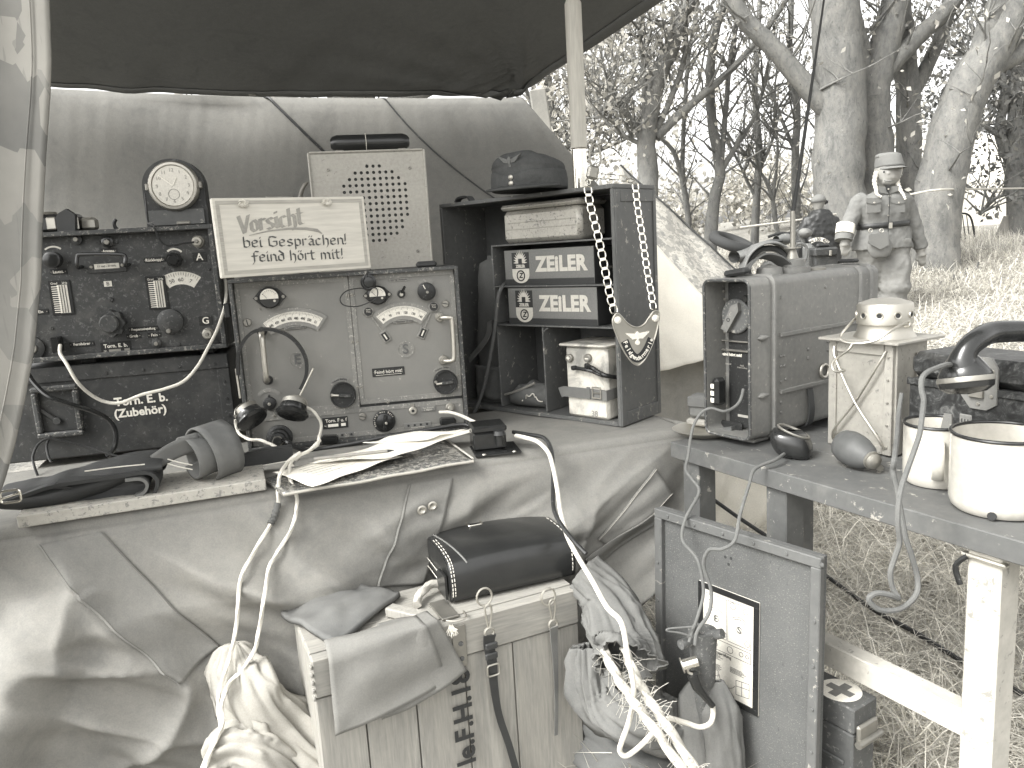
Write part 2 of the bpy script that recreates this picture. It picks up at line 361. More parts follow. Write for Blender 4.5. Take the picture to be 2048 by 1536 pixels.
def tag(o, label, cat, group=None, kind=None):
    o['label'] = label; o['category'] = cat
    if group: o['group'] = group
    if kind: o['kind'] = kind
    return o
def thing(name, label, cat, fr=None, group=None):
    o = bpy.data.objects.new(name, None); COL.objects.link(o); o.empty_display_size = .05
    if fr is not None: o.matrix_world = fr.M if isinstance(fr, Fr) else Matrix.Translation(fr)
    return tag(o, label, cat, group)
def struct(o): o['kind'] = 'structure'; return o
DG = None
def lettering(txt, size, u, v, y, mat, parent, name='lettering', rot=0, bold=0, sx=1, align='CENTER', depth=.0004, shear=0, T=None, sp=1):
    cu = bpy.data.curves.new('t', 'FONT'); cu.body = txt; cu.size = size; cu.align_x = align; cu.align_y = 'CENTER'; cu.offset = bold; cu.extrude = depth / 2; cu.shear = shear; cu.resolution_u = 3; cu.space_character = sp
    ob = bpy.data.objects.new('t', cu); COL.objects.link(ob); bpy.context.view_layer.update()
    me = bpy.data.meshes.new_from_object(ob.evaluated_get(bpy.context.evaluated_depsgraph_get())); bpy.data.objects.remove(ob)
    Mx = Matrix.Translation((u, y, v)) @ Matrix.Rotation(R(rot), 4, 'Y') @ Matrix.Rotation(R(90), 4, 'X') @ Matrix.Diagonal((sx, 1, 1, 1))
    me.transform(T @ Mx if T else Mx); me.materials.clear(); me.materials.append(M[mat])
    o = bpy.data.objects.new(name, me); COL.objects.link(o); o.parent = parent; return o
def nib(mb, strokes, x, z, s, y, a=40, wd=.16, shear=0, t=.0006):   # broad-pen lettering: strokes in a unit em, swept with a slanted nib
    dx, dz = math.cos(R(a)) * wd / 2, math.sin(R(a)) * wd / 2; k_ = 0
    for st in strokes:
        for p, q in zip(st, st[1:]):
            c = [(p[0] - dx, p[1] - dz), (p[0] + dx, p[1] + dz), (q[0] + dx, q[1] + dz), (q[0] - dx, q[1] - dz)]
            pts = [(x + s * (k[0] + shear * k[1]), z + s * k[1]) for k in c]
            ar = abs(sum(pts[i][0] * pts[(i + 1) % 4][1] - pts[(i + 1) % 4][0] * pts[i][1] for i in range(4)))
            k_ += 1
            if ar > 1e-9: mb.prism(pts, y - t - k_ * 4e-5, y)
    return mb
# ---------------------------------------------------------------- ground, tents, trees
def sm(a, b, x): t = max(0, min(1, (x - a) / (b - a))); return t * t * (3 - 2 * t)
def gz(x, y):
    r = .12 * sm(4.5, 8, y) + .5 * sm(7.5, 11.5, y) * (.35 + .65 * sm(1.5, 4.5, x)) + .9 * sm(11, 30, y) * sm(3, 9, x)
    return r + .03 * nz(x * .9, y * .9) + .012 * nz(x * 4, y * 4)
def build_ground():
    xs = np.concatenate([[-250, -80, -30, -12], np.linspace(-6, 12, 91), [18, 40, 100, 250]]); ys = np.concatenate([[-60, -15, -4], np.linspace(-1.5, 16, 91), [20, 27, 36, 60, 120, 300]])
    mb = MB(); nx, ny = len(xs), len(ys)
    mb.v = [(float(x), float(y), gz(x, y)) for x in xs for y in ys]; mb.f = [(i * ny + j, (i + 1) * ny + j, (i + 1) * ny + j + 1, i * ny + j + 1) for i in range(nx - 1) for j in range(ny - 1)]
    struct(mb.build('ground', 'ground', None, 2))
build_ground()
def blades(n, xr, yr, hr, flat_, wd, name, mat, label, seed, keep=None):
    rs = np.random.RandomState(seed); V = []; Fc = []
    x = rs.uniform(*xr, n); y = rs.uniform(*yr, n)
    if keep is not None: k = keep(x, y); x, y = x[k], y[k]
    n = len(x); z = np.array([gz(a, b) for a, b in zip(x, y)])
    a = rs.uniform(0, 6.283, n); L = rs.uniform(*hr, n); el = np.clip(rs.normal(flat_, .28, n), -.05, 1.5); d = np.stack([np.cos(a) * np.cos(el), np.sin(a) * np.cos(el), np.sin(el)], 1)
    p0 = np.stack([x, y, z + rs.uniform(0, .03, n)], 1); bend = np.stack([np.zeros(n), np.zeros(n), -L * .22 * np.cos(el) + .02 * rs.rand(n)], 1)
    p1 = p0 + d * L[:, None] * .55 + np.array([0, 0, .004]); p2 = p0 + d * L[:, None] + bend; p2[:, 2] = np.maximum(p2[:, 2], z - .005); s = np.stack([-np.sin(a), np.cos(a), rs.uniform(-.5, .5, n)], 1) * (rs.uniform(.5, 1.2, n) * wd)[:, None]
    vs = np.concatenate([p0 - s, p0 + s, p1 - s * .8, p1 + s * .8, p2], 0); i = np.arange(n)
    q = np.stack([i, i + n, i + 3 * n, i + 2 * n], 1); t = np.stack([i + 2 * n, i + 3 * n, i + 4 * n], 1)
    me = bpy.data.meshes.new(name); me.vertices.add(5 * n); me.vertices.foreach_set('co', vs.astype(np.float32).ravel())
    lt = np.concatenate([q.ravel(), t.ravel()]); me.loops.add(len(lt)); me.loops.foreach_set('vertex_index', lt.astype(np.int32))
    me.polygons.add(2 * n); me.polygons.foreach_set('loop_start', np.concatenate([np.arange(n) * 4, 4 * n + np.arange(n) * 3]).astype(np.int32)); me.update(calc_edges=True); me.validate()
    me.materials.append(M[mat]); o = bpy.data.objects.new(name, me); COL.objects.link(o); tag(o, label, 'grass', None, 'stuff'); return o
blades(300000, (-.1, 3.4), (1.2, 4.8), (.06, .24), .06, .0011, 'straw_litter', 'straw', 'dry straw lying thickly on the ground under the right table', 1, lambda x, y: (x > .18 * y) & (x < .8 * y + .1))
blades(60000, (.8, 9), (4.4, 10.5), (.08, .3), .3, .0032, 'dry_grass', 'straw_far', 'pale dry grass on the bank behind the lantern', 2)
blades(26000, (3.2, 12), (8.2, 15), (.1, .3), .7, .0036, 'tall_grass', 'straw_far', 'tall bleached grass around the tree trunks', 3)
blades(2500, (.1, .75), (1.0, 1.5), (.05, .16), .5, .0016, 'straw_tuft', 'straw', 'straw tufts at the foot of the speckled lid panel', 4)

def sheet(name, mat, fn, nu, nv, label, cat, th=.002, parent=None, smooth=2):
    o = MB().grid(fn, nu, nv).build(name, mat, parent, smooth, None, th)
    return tag(o, label, cat) if label else o
# canopy: low edge behind the tables, rising forwards
CA, CB = atY(-160, 148, 2.62), atY(1037, 188, 2.6); CDl, CDr = Vector((-.2, -1.75, .42)), Vector((1.75, -1.75, .62))
def canopy(s, t):
    p = CA.lerp(CB, s) + (CDl.lerp(CDr, s)) * t
    e = math.sin(math.pi * s)
    p.z += -.03 * e * (1 - t) ** 2 - .10 * e * math.sin(math.pi * min(1, t * 1.05)) * .5
    p.z += .02 * min(1, t * 3 + .25) * nz(s * 5 + t * 2, t * 1.4) * (1 - .4 * t) + .008 * math.exp(-t * 5) * nz(s * 16 - t * 3, t * 3, 5) + .035 * math.exp(-((s - 1) ** 2 + t * t) * 8) * nz(math.atan2(t + .01, 1.01 - s) * 6, 3)
    return p
tp = sheet('canopy_tarpaulin', 'tarp', canopy, 90, 70, 'dark tarpaulin stretched overhead as a sloping roof', 'tarpaulin', .003)
sheet('hem', 'tarp', lambda s, t: canopy(1 - .022 * t, s) + Vector((0, 0, -.004)), 60, 2, None, None, .002, tp)
sheet('hem', 'tarp', lambda s, t: canopy(s * .97, .018 * t) + Vector((0, 0, -.005)), 60, 2, None, None, .002, tp)
for s in (.55, .985):
    p = canopy(s, .012) + Vector((0, 0, -.008)); MB().lathe([(.004, 0), (.011, 0), (.012, .003), (.01, .004), (.004, .003)], 16, Matrix.Translation(p) @ Matrix.Rotation(R(180), 4, 'X'), False).build('grommet', 'dim', tp, True)
# backdrop: canvas wall rounded over a ridge rope, its right edge slanting down
WA, WB = atY(60, 176, 2.75), atY(1046, 196, 2.68)
def wallp(s, t):
    top = WA.lerp(WB, s); top.z -= .015 * math.sin(math.pi * s)
    k = max(0, (s - .8) / .2); zb = .05; x = top.x + (sm(.72, 1, s) * .75 * sm(0, 1, t) if s > .72 else 0)
    if t < .12:                                    # the roll over the rope
        a = (t / .12) * 2.0; q = Vector((top.x, top.y + .05 - .05 * math.sin(a) * 1.0 + .25 * max(0, 1 - a) , top.z - .05 + .05 * min(1, math.sin(min(a, 1.57))) - .06 * max(0, 1 - a)))
        q = Vector((top.x, top.y + .055 * math.cos(a), top.z - .055 + .055 * math.sin(a)))
    else:
        u = (t - .12) / .88; q0 = Vector((top.x, top.y + .055 * math.cos(2.0), top.z - .055 + .055 * math.sin(2.0)))
        q = Vector((q0.x + sm(.6, 1, s) * min(1.15 * u, .40), q0.y - .06 * math.sin(u * 2.2) + .1 * sm(.7, 1, s) * u, q0.z + (zb - q0.z) * u))
        f = nz(s * 13 + u * 4, u * 1.1, 2) * .004 + nz(s * 50 + u * 8, u * 1.5, 9) * .003; env = math.exp(-u * 3.0) * .8 + .2
        q.y += f * env * (1 + 1.5 * sm(.75, 1, s)) + .03 * nz(s * 4, u * 3, 4)
    return q
wl = sheet('backdrop_canvas', 'wall', wallp, 150, 60, 'grey canvas sheet hung over a rope behind the radios', 'canvas', .002)
for s0, dx in ((.472, 1.0), (.715, .53)):
    MB().tube([wallp(min(1, s0 + dx * max(0, t - .10)), t) + Vector((0, -.004, 0)) for t in [.06 + .01 * i for i in range(26 if s0 < .5 else 42)]], .0045 if s0 < .5 else .0025, 6).build('seam', 'black' if s0 < .5 else 'acc', wl, True)
pk = MB().grid(lambda s, t: wallp(.47 + .055 * s, .31 + .16 * t) + Vector((0, -.012 - .01 * nz(s * 4, t * 4), 0)), 10, 10).build('pocket_flap', 'gsheet', wl, 2, None, .002)
tag(MB().box(atY(1087, 262, 3.0), (.06, .03, .3), .004, Matrix.Rotation(R(-6), 3, 'Y')).build('tent_board', 'gsheet'), 'flat grey board end showing beside the canvas corner', 'board')
# pole
p0 = atY(1161, 366, 2.05); px_, py_ = p0.x, p0.y
po = thing('tent_pole', 'wooden tent pole with bright metal sleeves behind the cap', 'pole', Vector((px_, py_, 0)))
zt = atY(1151, 297, 2.05).z; z2 = atY(1136, 8, 2.05).z; lean = Vector((-.012, 0, 1))
MB().lathe([(.021, zt), (.021, z2), (.0155, z2 + .012)], 20).build('shaft', 'pole', po, True)
MB().lathe([(.019, 0), (.019, zt - .003)], 20).build('sleeve', 'chrome', po, True)
MB().lathe([(.0145, z2 + .013), (.0145, 1.72)], 20).build('tip_sleeve', 'chrome', po, True)
# tent side right of the cabinet, backdrop cloth with its brighter light painted in, and the groundsheet below its hem
def tside(s, t):
    a = atY(1270 + 0 * s, 440, 2.5); top = atY(1285, 452, 2.75).lerp(atY(1600, 800, 2.55), s); bot = atY(1275, 752, 2.45).lerp(atY(1600, 660, 2.48), s)
    q = top.lerp(bot, t); q.y += .03 * nz(s * 5 + t * 3, t * 2, 7) + .02 * nz(s * 14 + t * 6, t * 3, 1); return q
def tside(s, t):
    L = [(1270, 440), (1340, 520), (1425, 612), (1520, 745)]; B = [(1270, 758), (1325, 742), (1425, 716), (1520, 745)]
    i = min(2, int(s * 3)); f = s * 3 - i; lx = L[i][0] + (L[i + 1][0] - L[i][0]) * f; ly = L[i][1] + (L[i + 1][1] - L[i][1]) * f; bx = B[i][0] + (B[i + 1][0] - B[i][0]) * f; by = B[i][1] + (B[i + 1][1] - B[i][1]) * f
    q = atY(lx, ly, 2.9).lerp(atY(bx, by, 2.55), t); q.y += .012 * nz(s * 5 + t * 3, t * 2, 7) + .02 * nz(s * 14 - t * 6, t * 3, 1) * t; return q
sheet('lit_tent_side', 'tentw', tside, 40, 24, 'canvas tent side right of the open cabinet, its sunlit brightness painted in', 'tent')
sheet('groundsheet', 'gsheet', lambda s, t: atY(1240 + 330 * s, 700 + 20 * s, 2.68).lerp(atY(1230 + 330 * s, 1130, 2.45), t) + Vector((0, .02 * nz(s * 6, t * 4, 3) + .015 * nz(s * 15, t * 3), 0)), 30, 24, 'grey canvas hanging below the bright tent side', 'canvas')
def lowt(s, t):
    q = atY(1380 + (1543 - 1380) * s, 880 + 25 * s, 2.42).lerp(atY(1380 + (1550 - 1380) * s, 1080 + 20 * s, 2.36), t); q.y += .015 * nz(s * 4, t * 3) + .02 * nz(s * 9 + t * 3, t * 2, 6) + .12 * (1 - s); return q
lw = sheet('tent_flap', 'tentw', lowt, 24, 24, 'white tent flap reaching the ground behind the right table', 'tent')
MB().tube([lowt(.985, t) + Vector((0, -.006, 0)) for t in [i / 20 for i in range(21)]], .004, 6).build('hem', 'tentw', lw, True)
def camot(s, t):
    q = atY(1240, 330, 4.2).lerp(atY(1560, 620, 4.0), s).lerp(atY(1240, 640, 3.3).lerp(atY(1500, 760, 3.3), s), t); q.y += .04 * nz(s * 5, t * 5); return q
cm = sheet('camouflage_shelter', 'spot', camot, 30, 24, 'spotted camouflage shelter half behind the bright tent side', 'tent')
MB().tube([camot(s / 20, 0) for s in range(21)], .008, 6).build('edge_cord', 'acc', cm, True)
# far white tent at right
ft = thing('far_tent', 'brilliant white tent far behind the trees at right', 'tent', Vector((11.5, 17.5, gz(11.5, 17.5))))
MB().add([(-2.6, 0, -.3), (3.5, 0, -.3), (3.5, 0, 1.0), (-2.6, 0, 1.0), (-1.7, 1.5, 2.1), (3.5, 1.5, 2.1), (-2.6, 3, -.3), (3.5, 3, -.3), (-2.6, 3, 1.0), (3.5, 3, 1.0)], [(0, 1, 2, 3), (3, 2, 5, 4), (6, 8, 9, 7), (8, 4, 5, 9), (0, 3, 8, 6), (3, 4, 8), (1, 7, 9, 2), (2, 9, 5)]).build('canvas', 'white_far', ft)
for x in (-1.6, .2, 1.9): MB().tube([(x, -.01, 1.0), (x - .9, -1.8, -.25)], .012, 6).build('guy_rope', 'rope', ft)
# camouflage curtain close by at left
CE = [(95, -60), (97, 0), (101, 120), (99, 190), (90, 320), (83, 460), (80, 560), (66, 700), (48, 800), (28, 890), (8, 960), (-20, 1040), (-60, 1140)]
def curt(s, t):
    k = t * (len(CE) - 1); i = min(len(CE) - 2, int(k)); f = k - i; ex = CE[i][0] + (CE[i + 1][0] - CE[i][0]) * f; ey = CE[i][1] + (CE[i + 1][1] - CE[i][1]) * f
    q = atY(ex, ey, 1.1); x = q.x - .55 * (1 - s); fold = .016 * math.sin((1 - s) * 14 + 2.5 * t) + .012 * nz(s * 6, t * 4)
    return Vector((x, q.y - .10 * (1 - s) + fold * min(1, (1 - s) * 6 + .15), q.z))
cu = sheet('camouflage_curtain', 'camo', curt, 70, 60, 'splinter camouflage cloth hanging at the left edge', 'curtain', .0025)
MB().tube([curt(.955, t / 40) + Vector((0, -.004, 0)) for t in range(41)], .0011, 6).build('seam', 'camo', cu, True)
# ---------------------------------------------------------------- trees
def limb(mb, pts, r0, r1, n=10, k=4, wob=0.0, sd=0):
    P = spl(pts, k); N = len(P)
    if wob: P = [p + Vector((nz(i * .5, sd), nz(i * .5, sd + 9), 0)) * wob for i, p in enumerate(P)]
    mb.sect(P, lambda i, NN: [((r0 + (r1 - r0) * (i / (NN - 1)) ** .8) * (1 + .12 * nz(i * .6 + sd, q * 1.3)) * c for c in (math.cos(q * 6.2832 / n), math.sin(q * 6.2832 / n))) for q in range(n)] and [tuple((r0 + (r1 - r0) * (i / (NN - 1)) ** .8) * (1 + .10 * nz(i * .5 + sd, q * 1.3)) * c for c in (math.cos(q * 6.2832 / n), math.sin(q * 6.2832 / n))) for q in range(n)])
    return P
def twigs(mb, P, rs, cnt, ln, r, tips, lvl=2, up=.35):
    for _ in range(cnt):
        i = rs.randint(int(len(P) * .25), len(P) - 1); p = P[i]; d = Vector((rs.uniform(-1, 1), rs.uniform(-1, 1), rs.uniform(-.25, 1) * 1.0 + up)).normalized()
        L = ln * rs.uniform(.5, 1.2); q = [p]; 
        for k in range(4): d = (d + Vector((rs.uniform(-1, 1), rs.uniform(-1, 1), rs.uniform(-.6, .8))) * .28).normalized(); q.append(q[-1] + d * L / 4)
        mb.tube(q, lambda t: r * (1 - .8 * t), 5, False, False)
        if lvl > 1: twigs(mb, q, rs, 4, L * .55, r * .45, tips, lvl - 1, up)
        else: tips += [q[2], q[3], q[4]]
def leaves(tips, rs, per, spread, size, name, mat, parent):
    n = len(tips) * per
    if n == 0: return
    c = np.array([tuple(t) for t in tips], dtype=float).repeat(per, 0); s_ = np.random.RandomState(rs.randint(0, 9999)); c += s_.normal(0, spread, (n, 3))
    a = s_.normal(0, 1, (n, 3)); a /= np.linalg.norm(a, axis=1)[:, None]; b = s_.normal(0, 1, (n, 3)); b -= a * (a * b).sum(1)[:, None]; b /= np.linalg.norm(b, axis=1)[:, None]
    z = s_.uniform(.5, 1.3, (n, 1)) * size; f = np.cross(a, b) * z * .25
    V = np.stack([c - a * z, c + b * z * .55 + f, c + a * z, c - b * z * .55 + f], 1).reshape(-1, 3); me = bpy.data.meshes.new(name)
    me.vertices.add(4 * n); me.vertices.foreach_set('co', V.astype(np.float32).ravel()); me.loops.add(4 * n); me.loops.foreach_set('vertex_index', np.arange(4 * n, dtype=np.int32)); me.polygons.add(n); me.polygons.foreach_set('loop_start', (np.arange(n) * 4).astype(np.int32)); me.update(calc_edges=True)
    me.materials.append(M[mat]); o = bpy.data.objects.new(name, me); COL.objects.link(o); o.parent = parent
def tree(label, Y, stems, bark, leaf, seed, tw=8, tl=1.0, per=5, spread=.18, size=.05, lvl=2, far=0, extra=None, trunkname='tree', group='trees behind the tents', tr=.02):
    rs = random.Random(seed); b = atY(*stems[0][0][0], Y); gx, gy = b.x, b.y
    root = thing(trunkname, label, 'tree', Vector((gx, gy, gz(gx, gy))), group); O = Vector((gx, gy, gz(gx, gy)))
    mb = MB(); tips = []; br = MB()
    for si, (pp, w0, w1) in enumerate(stems):
        P3 = []
        for j, p in enumerate(pp):
            yy = Y + (p[2] if len(p) > 2 else 0); P3.append(atY(p[0], p[1], yy) - O)
        if si == 0 and P3[0].z > -.1: P3 = [Vector((P3[0].x, P3[0].y, -.15))] + P3
        d = P3[-1] - P3[-2]
        if pp[-1][1] < 30: P3.append(P3[-1] + d.normalized() * 1.6 + Vector((0, 0, .4)))
        k = Y / FPX / 2; L = limb(mb, P3, w0 * k, w1 * k, 10 if w0 > 25 else 7, 5, .01 * Y / 8 if w0 < 40 else .015, seed + si)
        twigs(br, L, rs, max(2, int(tw * (1 if w0 > 8 else .7))), tl, tr, tips, lvl)
    if extra: tips += [atY(x, y, Y + d) - O for x, y, d in extra]
    mb.build('trunk', bark, root, 2); br.build('branches', bark, root, 2)['kind'] = 'stuff'
    rs.shuffle(tips); leaves(tips[:int(len(tips) * .62)], rs, max(1, int(per * .5)), spread, size * .82, 'crown', leaf, root); return root
# old pale-barked trees on the bank
tree('thick pale trunk with a long limb reaching up left, behind the antenna', 10, [([(1688, 530), (1684, 440), (1676, 330), (1683, 230), (1676, 110), (1668, 0)], 108, 84), ([(1690, 240), (1640, 205), (1560, 110), (1510, 60), (1462, -5)], 44, 26)], 'bark', 'leaf', 11, 7, 1.1, 5, .2, .045)
tree('pale trunk forking behind the walking person\'s cap', 10.4, [([(1757, 520), (1752, 400), (1750, 300), (1745, 215), (1752, 150), (1775, 70), (1790, 0)], 88, 46), ([(1745, 215), (1730, 130), (1712, 50), (1703, -5)], 40, 22), ([(1752, 160), (1800, 110), (1850, 60), (1905, 5)], 40, 26)], 'bark', 'leaf', 12, 9, 1.0, 6, .2, .05)
tree('slender pale trunk leaning left between the two stout ones', 10.8, [([(1850, 520), (1845, 420), (1820, 360), (1818, 260), (1815, 180), (1805, 60), (1800, 0)], 62, 36), ([(1818, 200), (1860, 120), (1890, 50), (1905, -5)], 30, 18)], 'bark', 'leaf', 13, 9, 1.0, 6, .22, .05)
tree('stout pale trunk leaning right into a broad fork', 9.8, [([(1868, 520), (1872, 430), (1890, 330), (1912, 240), (1945, 160), (1990, 90), (2035, 10)], 104, 66), ([(1950, 160), (1990, 130), (2030, 110), (2090, 70)], 48, 34), ([(1945, 150), (1975, 60), (2000, -5)], 46, 34)], 'bark', 'leafp', 14, 7, .9, 4, .2, .05)
tree('dark leafy tree at the far right edge', 13, [([(2040, 500), (2035, 400), (2030, 330), (2036, 200), (2030, 60), (2025, 0)], 46, 26), ([(2032, 340), (2000, 270), (2010, 180), (1985, 100)], 26, 10), ([(2033, 300), (1960, 250), (1920, 280)], 14, 6), ([(2034, 200), (1960, 130), (1925, 110)], 14, 6), ([(2036, 380), (1985, 400), (1960, 430)], 9, 4)], 'barkd', 'leafd', 15, 16, 1.2, 12, .24, .065)
# trees left of the antenna
tree('grey tree fanning into many limbs right of the tent pole', 11, [([(1296, 420), (1296, 340), (1292, 290), (1300, 230), (1315, 160), (1345, 90), (1368, 30), (1380, -5)], 44, 26), ([(1290, 290), (1275, 260), (1240, 210), (1210, 170)], 22, 8), ([(1312, 275), (1370, 220), (1440, 160), (1490, 110), (1560, 20)], 20, 8), ([(1312, 260), (1345, 190), (1370, 110), (1372, 20)], 14, 8), ([(1292, 260), (1288, 160), (1278, 60)], 14, 9), ([(1284, 290), (1230, 260), (1195, 220)], 10, 5)], 'bark', 'leaf', 21, 14, 1.2, 11, .26, .055, group='trees left of the antenna')
tree('dark gnarled tree with a bulge low on its trunk', 11.5, [([(1420, 500), (1424, 440), (1430, 390), (1440, 340), (1425, 250), (1420, 150), (1432, 60), (1450, 0)], 30, 12), ([(1440, 340), (1450, 240), (1460, 120), (1480, 10)], 13, 6), ([(1440, 345), (1480, 280), (1515, 220), (1540, 110)], 13, 5)], 'barkd', 'leaf', 22, 10, 1.0, 4, .2, .04, group='trees left of the antenna')
tree('thin dark tree leaning left beside the camouflage shelter', 12, [([(1378, 470), (1370, 390), (1350, 310), (1325, 280), (1310, 270)], 15, 6), ([(1372, 400), (1365, 330), (1370, 200), (1380, 90), (1395, 0)], 11, 5)], 'barkd', 'leaf', 23, 12, .9, 4, .2, .04, group='trees left of the antenna')
tree('slim upright tree rising behind the motorcycle tank', 13, [([(1508, 520), (1512, 420), (1518, 300), (1510, 190), (1515, 90), (1520, 0)], 20, 8), ([(1512, 400), (1480, 330), (1450, 280)], 8, 4), ([(1514, 350), (1545, 280), (1560, 220)], 8, 4)], 'barkd', 'leaf', 24, 14, 1.1, 4, .22, .04, group='trees left of the antenna')
tree('dark upright tree touching the antenna whip', 12.5, [([(1598, 500), (1594, 420), (1590, 320), (1594, 220), (1580, 120), (1582, 0)], 20, 10), ([(1592, 310), (1560, 230), (1535, 160)], 9, 4)], 'barkd', 'leaf', 25, 14, 1.1, 4, .22, .04, group='trees left of the antenna')
tree('crooked thin tree bending left below the antenna whip', 12, [([(1562, 500), (1550, 440), (1545, 400), (1530, 360), (1500, 320), (1470, 300)], 13, 4), ([(1545, 400), (1555, 300), (1550, 200), (1560, 60)], 7, 3)], 'barkd', 'leaf', 26, 12, .9, 3, .2, .04, group='trees left of the antenna')
tree('thin dark stem slanting right behind the person in black', 11.5, [([(1632, 470), (1640, 400), (1650, 320), (1662, 280)], 14, 8), ([(1640, 400), (1665, 370)], 8, 6)], 'barkd', 'leaf', 27, 5, .6, 3, .2, .04, group='trees left of the antenna')
# leafy trees far behind the canvas wall
tree('broad leafy tree behind the canvas corner', 15, [([(1120, 480), (1115, 330), (1100, 200), (1090, 60)], 26, 12), ([(1115, 320), (1180, 230), (1230, 120)], 12, 6), ([(1115, 300), (1060, 200), (1030, 100)], 12, 6), ([(1115, 350), (1200, 300), (1250, 280)], 9, 5)], 'bark', 'leafp', 31, 26, 1.8, 13, .35, .08, group='trees behind the canvas wall')
for i, (x, l) in enumerate(((440, 'tree seen through the gap below the canopy, left of centre'), (700, 'pale trunk glimpsed through the gap below the canopy'))):
    tree(l, 9, [([(x, 420), (x + 5, 200), (x + 20, 120)], 90, 80), ([(x + 5, 250), (x + 140, 185), (x + 200, 165)], 40, 20)], 'bark', 'leafp', 35 + i, 10, 1.0, 10, .3, .06, group='trees behind the canvas wall')
rs_ = random.Random(5)
for i, (x, Y, h, l) in enumerate(((1320, 22, 1.4, 'hazy bush left of the gnarled tree'), (1500, 24, 1.6, 'hazy bush behind the motorcycle tank'), (1610, 21, 1.3, 'low bush behind the person in black'), (1760, 26, 2.6, 'tall bush showing between the pale trunks'), (1960, 24, 2.0, 'bush behind the far white tent'), (1200, 20, 3.0, 'bush behind the tent pole'))):
    b = atY(x, 440, Y); g = gz(b.x, b.y); root = thing('bush', l, 'bush', Vector((b.x, b.y, g)), 'far bushes'); tips = []; br = MB()
    for k in range(6): twigs(br, [Vector((rs_.uniform(-1, 1), rs_.uniform(-.5, .5), .1 * q)) for q in range(3)], rs_, 3, h, .015, tips, 2, .7)
    br.build('stems', 'barkd', root, 2); leaves(tips, rs_, 7, .3, .09, 'foliage', 'leafp', root)
# ---------------------------------------------------------------- left table and its canvas
TZ = .6
TF = Fr(-.23, 1.385, 0, 18.3)                       # local x along the front edge, y towards the back
tb = thing('trestle_table', 'low wooden table hidden under the grey canvas cover', 'table', TF)
MB().box((-.05, .35, TZ - .03), (1.3, .66, .03)).build('tabletop', 'wood', tb)
for x in (-.6, .5):
    for y in (.08, .62): MB().box((x, y, (TZ - .045) / 2), (.05, .05, TZ - .045)).build('leg', 'wood', tb)
def drape_d(x, z):                                  # how far the cloth bulges out of the front plane
    h = max(0, TZ - z); g = min(1, h / .16)
    w_ = sm(-.15, .12, x)
    a, b = x * .80 - z * .60, x * .60 + z * .80        # folds running up-left to down-right on the left half
    a2, b2 = x * .90 - z * .44 * -1, -x * .38 + z * .92
    f1 = .5 * nz(a * 2.2, b * 7 + .4 * nz(a * 4, b * 4), 1) + .22 * nz(a * 5, b * 15, 2) + .5 * nz(x * 2.5, z * 2.5, 8)
    f2 = .55 * nz(a2 * 1.6, b2 * 9 + .6 * nz(x * 3, z * 3, 4), 3) + .2 * nz(a2 * 5, b2 * 20, 6) + .35 * nz(x * 3, z * 3, 12)
    r = (1 - abs(nz(a2 * 1.3 + 3, b2 * 6.5, 20))) ** 5 * .75 * w_ + (1 - abs(nz(a * 1.5 + 7, b * 5.5, 23))) ** 6 * .6 * (1 - w_) + (1 - abs(nz(x * 2.6 + z, z * 5 - x * 2, 27))) ** 8 * .3
    d = .075 * g * ((1 - w_) * f1 + w_ * f2 + r + .15) + .012 * g * (nz(a * 9, b * 30, 40) * (1 - w_) + nz(a2 * 9, b2 * 34, 41) * w_) + .03 * g
    d += .10 * sm(-.35, -.75, x) * h * 1.6 + .035 * sm(.1, .5, h) + .12 * sm(-.45, -.7, x) * (h > .1) * max(0, nz(x * 7 - z * 4, z * 1.2, 31)) * g
    return d
def hem(x): return .0 if x < .02 else .42 * sm(.1, .68, x)
def drape(s, t):
    x = -.74 + 1.37 * s; zb = hem(x); rc = .02
    if t < .22:  # on the table
        y = .42 * (1 - t / .22) + rc * (t / .22); z = TZ + .002 + .003 * nz(x * 6, y * 6) * (1 if y > .06 else y / .06); z -= 0
        return Vector((x, y, z))
    if t < .3:
        a = (t - .22) / .08 * math.pi / 2; return Vector((x, rc - rc * math.sin(a) - drape_d(x, TZ - rc) * 0, TZ + .002 - rc + rc * math.cos(a)))
    u = (t - .3) / .7; z = (TZ + .002 - rc) * (1 - u) + zb * u; dd = drape_d(x, z)
    if x > .5: dd *= 1 - sm(.5, .63, x) * .6
    return Vector((x, -dd, z))
dc = thing('canvas_cover', 'crumpled grey canvas draped over the left table', 'tablecloth', TF)
MB().grid(drape, 230, 150).build('sheet', 'drape', dc, 2, None, .0016)
